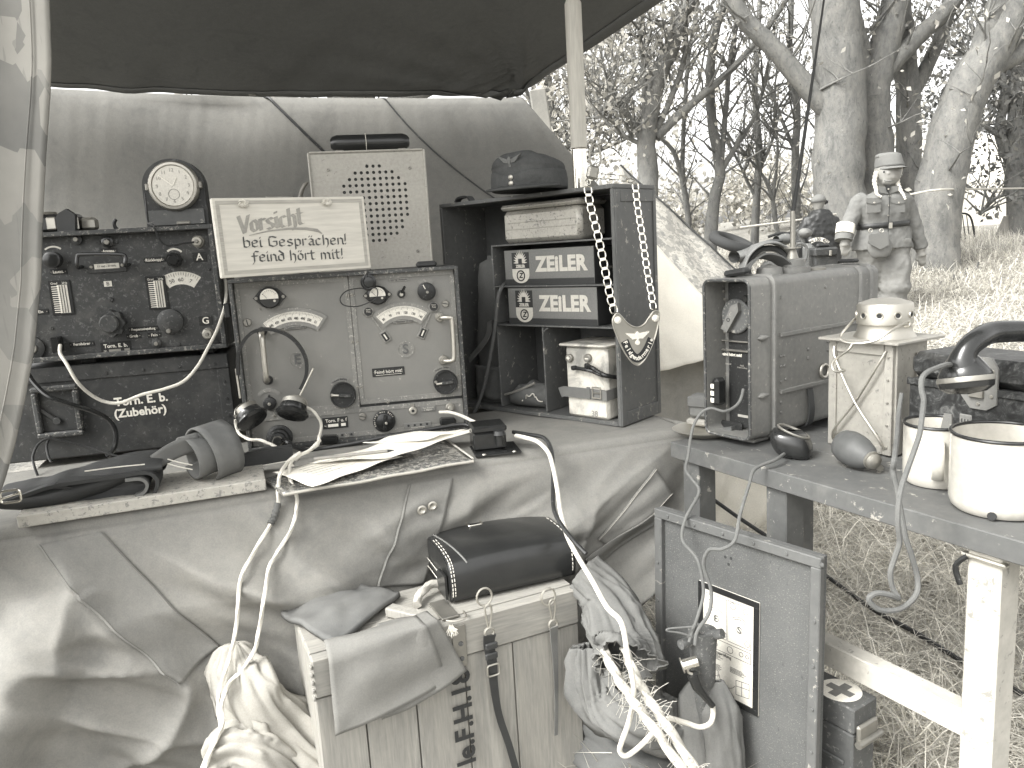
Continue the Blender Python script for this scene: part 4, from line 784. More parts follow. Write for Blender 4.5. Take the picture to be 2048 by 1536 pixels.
u, v = Q(1485, 195, PY); o = MB().disc(u, v, .0085, .007, PY, 20).build('toggle_switch', 'black', fu, True); MB().beam((u, PY - .006, v), (u + .008, PY - .018, v + .016), .005, .005, .001).build('toggle_lever', 'bake', o); MB().disc(u, v - .001, .004, .003, PY - .007, 12).build('toggle_nut', 'steel', o)
u, v = Q(1465, 80, PY); o = plate(u, v, .044, .007, fu, 'fufrim', PY, .002, 0); lettering('Schl.Tgl.  Punkttast.', .0045, u, v, PY - .0024, 'ink', o)
u, v = Q(1380, 832, PY); o = plate(u, v, .070, .0185, fu, 'black', PY, .0016, 0, 'warning_plate'); lettering('Feind hört mit!', .0108, u, v + .0005, PY - .002, 'white', o, sx=.92); plate(u, v - .0062, .056, .0007, o, 'white', PY - .0017, .0006, 0)
u, v = Q(945, 1250, PY); o = plate(u, v, .054, .025, fu, 'black', PY, .0016, 0, 'type_plate'); lettering('Torn. F u. f', .0105, u + .002, v + .005, PY - .002, 'white', o, bold=.0001, sx=.95); lettering('Nr.', .004, u - .021, v - .0055, PY - .002, 'white', o)
plate(u - .005, v - .0055, .022, .0065, o, 'white', PY - .0017, .0006, 0); plate(u + .017, v - .0055, .010, .0065, o, 'white', PY - .0017, .0006, 0)
u, v = Q(1345, 1235, PY); o = MB().disc(u, v, .0245, .006, PY, 40).build('mode_switch', 'black', fu, True); MB().disc(u, v, .0185, .010, PY - .006, 30, .017).build('switch_knob', 'bake', o, True); MB().box((u + .002, PY - .019, v), (.009, .008, .034), .002, Matrix.Rotation(R(8), 3, 'Y')).build('switch_grip', 'bake', o); MB().disc(u + .004, v - .001, .003, .002, PY - .023, 10).build('switch_screw', 'steel', o)
for i, ch in enumerate('Empfang Aus Betr'): A_ = 205 - 12 * i; lettering(ch, .0055, u + .0215 * math.cos(R(A_)), v + .0215 * math.sin(R(A_)), PY - .0066, 'white', o, rot=90 - A_)
u, v = Q(490, 1370, PY); o = MB().lathe([(.0275, 0), (.0275, .006), (.022, .009), (.021, .022), (.017, .024), (.016, .034), (.010, .036), (.009, .044)], 26, Matrix.Translation((u, PY, v)) @ Matrix.Rotation(R(90), 4, 'X')).build('power_plug', 'black', fu, True); MB().lathe([(.0125, .030), (.0125, .040)], 6, Matrix.Translation((u, PY, v)) @ Matrix.Rotation(R(90), 4, 'X')).build('plug_nut', 'dim', o)
for x, y, w_ in ((1040, 1350, .030), (1620, 1270, .062), (1705, 1135, .034)):
    u, v = Q(x, y, PY); o = MB().box((u, PY - .0012, v), (w_, .0024, .0125), .0035).build('socket_field', 'grey', fu)
    if w_ != .034:
        for i in range(2 if w_ < .05 else 4): MB().disc(u - w_ * .33 + w_ * .66 * i / (1 if w_ < .05 else 3), v + .001, .0026, .001, PY - .0024, 12).build('jack', 'ink', o)
    lettering({.030: 'Fern-\nhörer', .062: 'Fernbesprechung', .034: 'Zum Anschluß\nd. Abgleich'}[w_], .0042, u, v - (.004 if w_ > .05 else 0), PY - .0028, 'cream', o)
u, v = Q(1580, 1150, PY); o = MB().disc(u, v, .0085, .006, PY, 20).build('earth_terminal', 'steel', fu, True); MB().disc(u, v, .0035, .001, PY - .006, 12).build('jack', 'ink', o); MB().box((u, PY - .002, v + .009), (.009, .003, .014), .001).build('terminal_tab', 'dim', o)
u, v = Q(1885, 1125, PY); o = MB().disc(u, v, .0105, .006, PY, 20).build('ground_terminal', 'dim', fu, True); MB().disc(u, v, .006, .006, PY - .006, 8).build('terminal_nut', 'steel', o); lettering('G', .0085, u - .003, v + .0175, PY - .002, 'ink', fu)
for x, y in ((900, 1385), (1865, 1240)): u, v = Q(x, y, -.01); MB().box((u, -.010, v), (.036, .024, .017), .004, Matrix.Rotation(R(4), 3, 'Y')).build('jack_plug', 'bake', fu)
for x, y, r_ in ((225, 428, .0085), (1845, 275, .008), (1168, 1198, .008), (130, 265, .003), (325, 92, .003), (474, 134, .0025), (325, 316, .0025), (1275, 40, .003), (1080, 205, .004), (1045, 207, .004), (1085, 590, .0035), (1125, 588, .0035), (1128, 958, .0035), (1158, 960, .0035), (1375, 1080, .0035), (450, 1195, .0035), (228, 1068, .003), (1950, 862, .003)): u, v = Q(x, y, PY); screw(u, v, r_, fu, 'dim', PY - .001, random.uniform(0, 180))
MB().box((Q(1700, -10)[0], .03, H_ + .006), (.045, .03, .014), .005).build('lid_catch', 'lead', fu)
u, v = Q(80, 330); MB().box((u - .005, .01, v), (.012, .03, .03), .002).build('hinge', 'black', fu)
# black rubber socket with wire loop dangling on the sender half
u, v = Q(1215, 100, -.02); hk = thing('hanging_plug', 'black plug on a thin wire loop hanging over the right meter', 'plug', FF)
MB().lathe([(.016, 0), (.0165, .012), (.012, .014), (.011, .022), (.007, .023)], 24, Matrix.Translation((u, -.006, v)) @ Matrix.Rotation(R(90), 4, 'X')).build('body', 'bake', hk, True)
MB().tube(spl([(lambda q, d: (q[0], d, q[1]))(Q(x, y, d), d) for x, y, d in ((1235, -5, .01), (1195, 40, -.03), (1170, 100, -.03), (1200, 150, -.032), (1280, 150, -.034), (1285, 220, -.03), (1210, 270, -.026), (1110, 300, -.02), (1010, 285, -.018), (985, 230, -.018), (1040, 170, -.02), (1150, 150, -.024), (1200, 165, -.03))], 7), .0012, 6).build('wire', 'black', hk, True)
# headphones hung on the left handle
hf = thing('headphones', 'black headphones hanging on the left handle of the grey transceiver', 'headphones', FF)
G_ = lambda x, y, d: (lambda q: (q[0], d, q[1]))(Q(x, y, d))
MB().strap(spl([G_(x, y, d) for x, y, d in ((150, 860, -.045), (150, 700, -.046), (190, 590, -.047), (260, 515, -.048), (345, 488, -.049), (440, 490, -.049), (550, 530, -.048), (640, 610, -.047), (700, 720, -.046), (710, 830, -.045), (690, 910, -.045), (658, 975, -.045))], 6), .0065, .012, (0, -1, 0)).build('headband', 'black', hf, True)
for x0, y0, x1, y1 in ((130, 810, 165, 1050), (765, 805, 650, 1040)): a = G_(x0, y0, -.048); b = G_(x1, y1, -.05); MB().tube([a, b], .0022, 8).build('slide_rod', 'steel', hf, True)
def cup(x, y, axis, yoke):
    c = Vector(G_(x, y, -.062)); ax = Vector(axis).normalized(); Mx = Matrix.Translation(c) @ ax.to_track_quat('Z', 'Y').to_matrix().to_4x4()
    o = MB().lathe([(.0265, -.009), (.0275, -.004), (.0275, .003), (.033, .006), (.034, .010), (.030, .015), (.012, .017)], 32, Mx).build('ear_cup', 'bake', hf, True); MB().lathe([(.0235, -.020), (.026, -.0185), (.0265, -.009)], 30, Mx).build('cup_shell', 'dim', o, True)
    P = [Mx @ Vector((.028 * math.cos(R(a)), .028 * math.sin(R(a)) * .25, -.010 - .016 * math.sin(R(a)))) for a in range(0, 181, 15)]; MB().strap(P, .007, .0015, tuple(Mx.to_3x3() @ Vector((0, 0, -1)))).build('yoke', 'dim', o, True)
cup(245, 1195, (.55, -.5, -.75), 0); cup(600, 1140, (-.25, -.55, -.8), 1)
cable('white_cable', [w3(FF, *z4(x, y), d) for x, y, d in ((660, 1105, -.06), (740, 1140, -.06), (800, 1200, -.06), (830, 1280, -.06), (810, 1370, -.07), (795, 1440, -.09), (690, 1500, -.11), (620, 1560, -.12))], .003, 'cord', 'white cord running down from the right ear cup', 6, tw=.9)
cable('white_cable', [w3(FF, *z4(x, y), d) for x, y, d in ((125, 1225, -.06), (135, 1290, -.06), (160, 1340, -.07), (230, 1385, -.1), (330, 1395, -.11), (420, 1430, -.12), (530, 1500, -.13), (560, 1560, -.14), (620, 1640, -.17))], .003, 'cord', 'white cord running from the left ear cup towards the papers', 6, tw=.9)
cable('power_lead', [w3(FF, *z4(x, y), d) for x, y, d in ((520, 1390, -.035), (560, 1410, -.055), (620, 1450, -.06), (720, 1475, -.055), (860, 1460, -.05), (1100, 1420, -.05), (1450, 1350, -.05), (1700, 1310, -.05), (1960, 1270, -.05), (2060, 1280, -.06))], .005, 'bake', 'black power lead lying along the foot of the grey transceiver')
# sign
SF = Fr(-.411, 1.57, .976, 35.3, -2); sg = thing('warning_sign', 'white painted board with brushed blackletter warning in German', 'sign', SF); w_, h_ = .311, .149
S3 = lambda x, y: SF.uv(*z3(x, y), 0)
MB().box((0, .006, h_ / 2), (w_, .012, h_), .0012).build('board', 'sign', sg)
for c, s_ in (((0, h_ - .0085), (w_ - .012, .007)), ((0, .009), (w_ - .012, .007)), ((-w_ / 2 + .0095, h_ / 2), (.007, h_ - .025)), ((w_ / 2 - .0095, h_ / 2), (.007, h_ - .025))): MB().box((c[0], -.0002, c[1]), (s_[0], .0006, s_[1])).build('painted_border', 'signband', sg)
AL = {'b': [[(0, .85), (0, .05), (.13, 0), (.29, .1), (.29, .44), (.16, .55), (0, .45)]], 'e': [[(.0, .26), (.28, .36), (.25, .5), (.12, .56), (0, .45), (0, .1), (.13, 0), (.28, .08)]], 'i': [[(0, .55), (0, .06), (.08, 0)], [(0, .7), (.01, .79)]],
 'G': [[(.42, .72), (.2, .82), (0, .68), (0, .12), (.2, 0), (.42, .1), (.42, .42), (.22, .42)], [(.02, .8), (.2, .82)]], 's': [[(.27, .48), (.13, .56), (0, .45), (.05, .33), (.24, .24), (.27, .1), (.13, 0), (0, .07)]], 'p': [[(0, .58), (0, -.28)], [(0, .45), (.14, .56), (.28, .45), (.28, .1), (.14, 0), (0, .08)]],
 'r': [[(0, .56), (0, 0)], [(0, .42), (.12, .56), (.22, .5)]], 'a': [[(.03, .5), (.14, .56), (.26, .46), (.26, .06), (.33, 0)], [(.26, .32), (.08, .28), (0, .16), (.1, 0), (.26, .1)]], 'c': [[(.26, .48), (.13, .56), (0, .45), (0, .1), (.13, 0), (.26, .07)]],
 'h': [[(0, .85), (0, 0)], [(0, .42), (.14, .56), (.27, .45), (.27, 0), (.17, -.2)]], 'n': [[(0, .56), (0, 0)], [(0, .43), (.14, .56), (.27, .45), (.27, .06), (.34, 0)]], 'f': [[(.4, .78), (.2, .84), (.12, .7), (.12, .0), (.0, -.22)], [(-.03, .45), (.32, .45)]],
 'd': [[(.05, .85), (.29, .58), (.29, .1), (.15, 0), (0, .1), (0, .42), (.13, .52), (.28, .45)]], 'o': [[(.14, .56), (0, .42), (0, .12), (.14, 0), (.28, .12), (.28, .42), (.14, .56)]], 't': [[(.06, .8), (.06, .1), (.14, 0), (.25, .06)], [(-.07, .56), (.24, .56)]],
 'm': [[(0, .56), (0, 0)], [(0, .43), (.12, .56), (.24, .45), (.24, 0)], [(.24, .43), (.37, .56), (.5, .45), (.5, .06), (.57, 0)]], '!': [[(.02, .9), (0, .28)], [(0, .0), (.01, .09)]], 'V': [[(0, .82), (.2, .0), (.46, .86)]], '"': [[(.06, .7), (.07, .79)], [(.2, .7), (.21, .79)]]}
ADV = {'i': .2, '!': .22, 'm': .72, 'G': .58, ' ': .28, 'r': .33, 't': .38, 'f': .44, 'V': .56}
def brush(txt, p0, p1, size, mat, wd, ang, name):
    a, b = S3(*p0), S3(*p1); tot = sum(ADV.get(c, .44) for c in txt.replace('"', '')); ln = math.hypot(b[0] - a[0], b[1] - a[1]); kx = ln / tot; mb = MB(); adv = 0; dx, dz = (b[0] - a[0]) / ln, (b[1] - a[1]) / ln; q = 0
    for c in txt:
        if c == '"': st = AL['"']; nib(mb, [[(p[0] * kx / size, p[1]) for p in k] for k in st], a[0] + dx * last * kx, a[1] + dz * last * kx, size, -.0001, ang, wd); continue
        if c != ' ': nib(mb, [[(p[0] * kx / size, p[1]) for p in k] for k in AL[c]], a[0] + dx * adv * kx, a[1] + dz * adv * kx, size, -.0001, ang, wd)
        last = adv; adv += ADV.get(c, .44)
    return mb.build(name, mat, sg)
brush('Vorsicht', (295, 318), (775, 245), .040, 'signgrey', .2, 20, 'lettering'); brush('bei Gespra"chen!', (325, 420), (1090, 395), .0235, 'signink', .15, 38, 'lettering'); brush('feind ho"rt mit!', (385, 525), (1065, 500), .0235, 'signink', .15, 38, 'lettering')
P = [S3(x, y) for x, y in ((360, 332), (500, 300), (650, 283), (780, 283), (860, 296), (892, 318))]; mb = MB()
for i in range(5): a, b = P[i], P[i + 1]; t0, t1 = .0008 + .0006 * i, .0008 + .0006 * (i + 1) * (1 if i < 4 else .1); mb.prism([(a[0], a[1] - t0), (b[0], b[1] - t1), (b[0], b[1] + t1), (a[0], a[1] + t0)], -.0007 - .00004 * i, -.0001)
mb.build('underline', 'signgrey', sg)
for x, y in ((305, 100), (915, 90)):
    u, v = S3(x, y); mb = MB(); rs = random.Random(x)
    for i in range(60): a = rs.uniform(0, 6.28); mb.tube(spl([(u, -.004, v), (u + .006 * math.cos(a), -.007, v + .005 * math.sin(a)), (u + .011 * math.cos(a + .8) + .002, -.002 - .004 * rs.random(), v + .008 * math.sin(a + .8))], 3), .0005, 4)
    mb.build('string_knot', 'cord', sg)
# loudspeaker on its stand
LF = Fr(-.303, 1.861, .881, 12); ls = thing('loudspeaker', 'pale metal loudspeaker box with round grid of holes', 'loudspeaker', LF); zl = Z(540, 240, 360); w_, h_, d_ = .272, .36, .16
l0, l1 = LF.uv(615, 305)[0], LF.uv(848, 300)[0]; top_ = (LF.uv(615, 305)[1] + LF.uv(848, 300)[1]) / 2; w_ = l1 - l0; mx_ = (l0 + l1) / 2; h_ = top_
def holed(mb, u0, u1, v0, v1, holes, r, n=12):       # plate with real round holes: cells around each hole
    cell = r * 1.55; used = []
    us_ = sorted(set([u0, u1] + [round(h[0] - cell, 5) for h in holes] + [round(h[0] + cell, 5) for h in holes])); 
    return us_
pl = MB(); pitch = LF.uv(*zl(1210, 568))[0] - LF.uv(*zl(1140, 570))[0]; hc = LF.uv(*zl(1210, 950)); pv = pitch
rowsN = [3, 7, 9, 11, 11, 12, 12, 12, 11, 10, 9, 7, 3]; nR = len(rowsN); NC = 13; holes = set()
for j, c in enumerate(rowsN):
    for i in range(NC):
        if abs(i - (NC - 1) / 2) <= (c - 1) / 2 + .01: holes.add((i, j))
U0, V1 = hc[0] - pitch * NC / 2, hc[1] + pv * nR / 2; hr = pitch * .27; inner = MB()
for i in range(NC):
    for j in range(nR):
        u, v = U0 + (i + .5) * pitch, V1 - (j + .5) * pv; a = pitch / 2; b = pv / 2
        if (i, j) not in holes: pl.add([(u - a, 0, v - b), (u + a, 0, v - b), (u + a, 0, v + b), (u - a, 0, v + b)], [(0, 1, 2, 3)]); continue
        n = 16; ring_ = [(math.cos(2 * math.pi * k / n), math.sin(2 * math.pi * k / n)) for k in range(n)]; sq = [(x / max(abs(x), abs(y)), y / max(abs(x), abs(y))) for x, y in ring_]
        pl.add([(u + a * x, 0, v + b * y) for x, y in sq] + [(u + hr * x, 0, v + hr * y) for x, y in ring_] + [(u + hr * x, .003, v + hr * y) for x, y in ring_], [(k, (k + 1) % n, n + (k + 1) % n, n + k) for k in range(n)] + [(n + k, n + (k + 1) % n, 2 * n + (k + 1) % n, 2 * n + k) for k in range(n)])
ua, ub = U0, U0 + NC * pitch; va, vb2 = V1 - nR * pv, V1
for x0, x1, y0, y1 in ((l0, ua, 0, h_), (ub, l1, 0, h_), (ua, ub, vb2, h_), (ua, ub, 0, va)): pl.add([(x0, 0, y0), (x1, 0, y0), (x1, 0, y1), (x0, 0, y1)], [(0, 1, 2, 3)])
pl.build('grille_plate', 'beige', ls)
cs = MB(); cs.add([(l0, 0, 0), (l1, 0, 0), (l1, 0, h_), (l0, 0, h_), (l0 - .0, d_, 0), (l1, d_, 0), (l1, d_, h_), (l0, d_, h_)], [(0, 4, 5, 1), (3, 2, 6, 7), (0, 3, 7, 4), (1, 5, 6, 2), (4, 7, 6, 5)]); cs.build('cabinet', 'beige', ls)
MB().box((mx_, .006, (va + vb2) / 2), (ub - ua, .002, vb2 - va)).build('baffle', 'acc', ls)
for a_ in ((l0 + .001, h_), (l1 - .001, h_)): MB().box((a_[0], -.0015, h_ / 2), (.005, .006, h_ + .002), .002).build('corner_edge', 'beige', ls)
MB().box((mx_, -.0015, h_ + .0), (w_ - .006, .006, .005), .002).build('top_edge', 'beige', ls)
for x, y in ((665, 568), (1593, 545), (1680, 1490)): u, v = LF.uv(*zl(x, y)); screw(u, v, .004, ls, 'dim', 0)
ha, hb = LF.uv(*zl(690, 300))[0], LF.uv(*zl(1610, 290))[0]; zz = h_ + .026
hd = MB().sect([(ha + (hb - ha) * s_, .05, zz) for s_ in (0, .03, .09, .2, .5, .8, .91, .97, 1)], lambda i, n: [((.020 * (.55, .82, 1, 1, 1, 1, 1, .82, .55)[i]) * math.cos(q) * .9, .019 * (.55, .82, 1, 1, 1, 1, 1, .82, .55)[i] * math.sin(q)) for q in [2 * math.pi * k / 18 for k in range(18)]]).build('leather_grip', 'lea', ls, True)
MB().tube([(mx_ + .002, .05 + .0205 * math.cos(q), zz + .0205 * math.sin(q)) for q in [2 * math.pi * k / 20 for k in range(20)]], .0008, 5, True).build('grip_seam', 'stitch', hd)
for x in (ha + .02, hb - .02): MB().box((x, .05, h_ + .006), (.02, .02, .012), .003).build('grip_foot', 'dim', hd)
tag(MB().grid(lambda s_, t_: LF.M @ Vector((l0 - .012 - .028 * math.sin(math.pi * t_) + .01 * nz(s_ * 3, t_ * 3), .05 + .05 * s_, h_ - .06 - .16 * t_ + .01 * nz(t_ * 4, s_))), 6, 16).build('canvas_strap', 'gsheet', None, 2, None, .003), 'pale canvas strap bulging left of the loudspeaker', 'strap')
tag(MB().box((0, .09, 0), (.3, .18, .275), .003).build('wooden_stand', 'wood', None, False, LF.M @ Matrix.Translation((mx_, 0, -.1385))), 'wooden box the pale loudspeaker stands on', 'box')
# ---------------------------------------------------------------- open cabinet and what is in it
KF = Fr(.038, 1.803, TZ + .004, -42.5); kb = thing('open_cabinet', 'open grey steel cabinet with shelves at the right of the table', 'cabinet', KF); z5 = Z(860, 280, 500); z6 = Z(860, 540, 500)
W, H_, D = .526, .514, .16; a = W / 2; K5 = lambda x, y, d=0: KF.uv(*z5(x, y), d); K6 = lambda x, y, d=0: KF.uv(*z6(x, y), d); t = .009
MB().box((0, D / 2, H_ - t / 2), (W, D, t), .001).build('top_panel', 'cab', kb); MB().box((0, D / 2, t / 2), (W - 2 * t - .001, D, t), .001).build('bottom_panel', 'cab', kb)
MB().box((a - t / 2, D / 2, (H_ - t) / 2), (t, D, H_ - t - .001), .001).build('side_panel', 'cab', kb); MB().box((-a + t / 2, D / 2, (H_ - t) / 2), (t, D, H_ - t - .001), .001).build('side_panel', 'cab', kb)
MB().box((0, D - .004, H_ / 2), (W - 2 * t - .001, .006, H_ - 2 * t - .001)).build('back_panel', 'cabin', kb)
for y0, y1, v0, v1 in ((.001, .02, .001, H_ - .012), (D - .012, D - .001, .001, H_ - .012), (.021, D - .013, .001, .03), (.021, D - .013, H_ - .036, H_ - .012)): MB().box((a + .0015, (y0 + y1) / 2, (v0 + v1) / 2), (.003, y1 - y0, v1 - v0), .0008).build('edge_frame', 'cab', kb)
yd = .010; uL = K5(500, 880, yd)[0]
sv = [K5(1000, 838, yd)[1], K5(1000, 1195, yd)[1], K6(1000, 462, yd)[1]]; uD1 = K6(560, 700, yd)[0]; uD2 = K6(940, 850, yd)[0]; uR = a - t - .001
for v in sv: MB().box(((uL + uR) / 2, (yd + D - .008) / 2, v), (uR - uL, D - .008 - yd, .004), .0008).build('shelf', 'cab', kb)
MB().box((uL + .002, (yd + D - .008) / 2, (sv[0] + sv[2]) / 2 + .002), (.004, D - .008 - yd, sv[0] - sv[2] - .0045)).build('divider', 'cab', kb)
for u in (uD1, uD2): MB().box((u, (yd + D - .008) / 2, (t + sv[2]) / 2 - .001), (.004, D - .008 - yd, sv[2] - t - .004), .0008).build('divider', 'cab', kb)
MB().tube(spl([(uD2, yd - .001, sv[2] - .035), (uD2 + .004, yd - .001, sv[2] - .014), (uD2 + .018, yd - .001, sv[2] - .004)], 5), .0016, 6).build('bent_corner', 'cab', kb, True)
u, v = K5(290, 490, .04); MB().sect(spl([(u - .03, .04, H_ + .001), (u - .02, .04, H_ + .012), (u + .012, .04, H_ + .013), (u + .024, .04, H_ + .001)], 5), lambda i, n: [(-.009, -.0025), (.009, -.0025), (.009, .0025), (-.009, .0025)], False, True, (0, 0, 1)).build('catch', 'lead', kb, True)
def in_cab(name, lab, cat, group=None): return thing(name, lab, cat, KF, group)
# aluminium box on the upper shelf
o = in_cab('mess_box', 'scuffed pale metal box on the top shelf of the cabinet', 'box'); y0 = .022
u0, v0 = K5(600, 858, y0); u1, v1 = K5(1225, 520, y0); v0 = sv[0] + .0035; v1 = K5(585, 590, y0)[1]; v1 = max(v1, v0 + .05)
al = paint('scuffed_aluminium', .4, .4, .2, 14, .5, .16, .1, metal=.35); M['scuff'] = al
MB().box(((u0 + u1) / 2, y0 + .05, (v0 + v1) / 2), (u1 - u0, .10, v1 - v0), .010).build('body', 'scuff', o, True); MB().box(((u0 + u1) / 2, y0 + .05, v1 + .0075), (u1 - u0 + .006, .106, .013), .006).build('lid', 'scuff', o, True)
for v in (v0 + (v1 - v0) * .42, v0 + (v1 - v0) * .62): MB().box(((u0 + u1) / 2, y0 - .0004, v), (u1 - u0 - .024, .0012, .0016), .0005).build('bead', 'scuff', o)
# two cartons
for i, (yt, yb, zz, xl, xr, lab) in enumerate(((925, 1225, z5, 615, 1345, 'upper of the two grey ZEILER cartons in the cabinet'), (170, 465, z6, 645, 1370, 'lower of the two grey ZEILER cartons in the cabinet'))):
    o = in_cab('carton', lab, 'carton', 'grey lettered cartons'); KK = lambda x, y: KF.uv(*zz(x, y), .014); u0, u1 = KK(xl, (yt + yb) / 2)[0], KK(xr, (yt + yb) / 2)[0]; v0 = sv[1 + i] + .0025; v1 = KK((xl + xr) / 2, (yt + yb) / 2 - (yb - yt) / 2 - 38)[1]; v1 = min(v1, sv[i] - .004)
    ww, hh = u1 - u0, v1 - v0; MB().box(((u0 + u1) / 2, .014 + .062, (v0 + v1) / 2), (ww, .124, hh), .001).build('body', 'zbox', o); MB().box(((u0 + u1) / 2, .0137, v0 + hh * .09), (ww - .001, .0008, hh * .17)).build('dark_band', 'zdark', o)
    MB().box((u1 + .0002, .014 + .062, (v0 + v1) / 2), (.0008, .122, hh - .002)).build('dark_end', 'zdark', o)
    bx0, bx1 = u0 + ww * .095, u0 + ww * .295; bm_ = (bx0 + bx1) / 2; br = (bx1 - bx0) / 2; bt, bb = v0 + hh * .93, v0 + hh * .13
    MB().box((bm_, .0132, (bt + v0 + hh * .47) / 2), (bx1 - bx0, .0008, bt - (v0 + hh * .47))).build('badge_top', 'zdark', o)
    sh = [(bx0, v0 + hh * .465), (bx0, v0 + hh * .3)] + [(bm_ - br * math.cos(R(q)), v0 + hh * .3 - (hh * .24) * math.sin(R(q))) for q in range(10, 180, 10)] + [(bx1, v0 + hh * .3), (bx1, v0 + hh * .465)]
    MB().prism(sh, .0126, .0134).build('badge_shield', 'zcream', o); MB().ring(bm_, v0 + hh * .27, br * .38, br * .5, 0, 360, .0005, .0125, 24).build('badge_ring', 'zdark', o); lettering('Z', hh * .2, bm_, v0 + hh * .27, .0122, 'zdark', o, bold=.0006, shear=.2)
    st = []; c0 = v0 + hh * .66
    for k in range(27): q = R(-12 + 204 * k / 26); rr = br * (.82 if k % 2 else .5); st.append((bm_ + rr * math.cos(q), c0 + rr * math.sin(q) * 1.25))
    st = [(bm_ + br * .45, c0 - hh * .04)] + st + [(bm_ - br * .45, c0 - hh * .04)]; MB().prism(st, .0124, .0127).build('badge_flame', 'zcream', o); MB().box((bm_, .012, c0 + hh * .02), (br * .42, .0006, hh * .15)).build('badge_candle', 'zdark', o)
    lettering('ZEiLER', hh * .115, bm_, v0 + hh * .535, .0124, 'zcream', o, bold=.0005); lettering('ZEiLER', hh * .56, u0 + ww * .65, v0 + hh * .56, .0134, 'zcream', o, bold=.0022, sx=.80 * ww / hh / 2.55, sp=1.06)
    lettering(('BERLIN', 'MÜNCHEN')[1 - i], .008, 0, 0, 0, 'signgrey', o, T=Matrix.Translation((u1 + .0008, .07, v0 + hh * .4)) @ Matrix.Rotation(R(90), 4, 'Z'))
# battery
o = in_cab('wet_battery', 'stained white accumulator with leather belt in the cabinet', 'battery'); y0 = .004
u0, v0 = K6(1140, 1250, y0); u1, v1 = K6(1425, 620, y0); v0 = t + .001; u0 = K6(1115, 900, y0)[0]; u1 = K6(1455, 900, y0)[0]; v1 = K6(1240, 625, y0)[1]; ww = u1 - u0; um = (u0 + u1) / 2
MB().box((um, y0 + .062, (v0 + v1) / 2), (ww, .124, v1 - v0), .006).build('jar', 'batt', o, True); MB().box((um - .002, y0 + .055, v1 + .0025), (ww + .014, .132, .006), .0025).build('cover', 'batt', o, True)
for x, s_ in ((1150, '+'), (1300, '–')):
    u, v = K6(x, 720, y0); q = MB().disc(u, v, .0095, .008, y0, 20).build('terminal', 'dim', o, True); lettering(s_, .018, u, v, y0 - .0085, 'white', q, bold=.0004)
for x, y, pts in ((1165, 800, ((1165, 800, -.006), (1240, 810, -.010), (1330, 830, -.010), (1420, 865, -.008), (1560, 880, .03))), (1275, 780, ((1275, 780, -.006), (1330, 800, -.012), (1390, 840, -.012), (1450, 865, -.010), (1570, 890, .035)))):
    P = spl([(lambda q, d: (q[0], d, q[1]))(K6(a_, b_, d), d) for a_, b_, d in pts], 6); MB().tube(P, .0045, 8).build('lead', 'bake', o, True); MB().beam(P[0], P[3], .011, .010, .002).build('cable_lug', 'black', o)
vb_ = K6(1280, 1005, y0)[1]; MB().strap([(u0 - .014, -.0015, vb_ - .004), (u0 - .004, -.003, vb_), (um, -.0035, vb_), (u1 + .001, -.003, vb_ - .001), (u1 + .0035, .02, vb_), (u1 + .0035, .09, vb_ + .002)], .0235, .0025, (0, -1, 0)).build('belt', 'leag', o)
bu, bv = K6(1365, 1008, -.006); q = MB(); 
for c, s_ in (((bu - .011, bv), (.0025, .026)), ((bu + .011, bv), (.0025, .026)), ((bu, bv + .012), (.0245, .0025)), ((bu, bv - .012), (.0245, .0025))): q.box((c[0], -.0065, c[1]), (s_[0], .003, s_[1]), .001)
bk = q.build('buckle', 'steel', o); MB().beam((bu - .010, -.007, bv), (bu + .011, -.008, bv + .001), .0022, .002).build('prong', 'steel', bk); u, v = K6(1300, 1008, -.005); MB().box((u, -.0055, v), (.010, .003, .027), .001).build('keeper', 'leag', o)
u, v = K6(1350, 1180, y0); lettering('38', .018, u, v, y0 - .0004, 'signgrey', o, bold=.0004)
# gloves
gl = in_cab('work_glove', 'dark leather work glove with pale seams in the lower compartment', 'glove'); u, v = K6(830, 1170, .04)
def lump(fn, nu=36, nv=24): return MB().grid(lambda s_, t_: fn(2 * math.pi * s_, t_), nu, nv, 0, True)
uu = uD1 + .012; uw = uD2 - uD1 - .022
MB().grid(lambda s_, t_: Vector((uu + uw * (.08 + .92 * t_), .05 + .04 * math.cos(2 * math.pi * s_) * (.55 + .45 * math.sin(math.pi * min(1, t_ + .2))), t + .002 + .026 * (1 + math.sin(2 * math.pi * s_)) * (.35 + .8 * math.sin(math.pi * min(1, .18 + t_ * .62))) * (1 + .2 * nz(s_ * 8, t_ * 6)))), 40, 24, 0, True).build('hand', 'suede', gl, 2, None, .002)
P = [(uu + uw * (.45 + .5 * k / 14), .012 + .004 * math.sin(k), t + .02 + .018 * math.sin(k * .22) + .003 * math.sin(k * 1.9)) for k in range(15)]; MB().tube(spl(P, 3), .0014, 6).build('seam', 'stitch', gl, True)
MB().tube(spl([(uu - .004, .016, t + .03), (uu + uw * .35, .014, t + .045), (uu + uw * .75, .02, t + .066)], 5), .003, 7).build('toggle_stick', 'gsheet', gl, True)
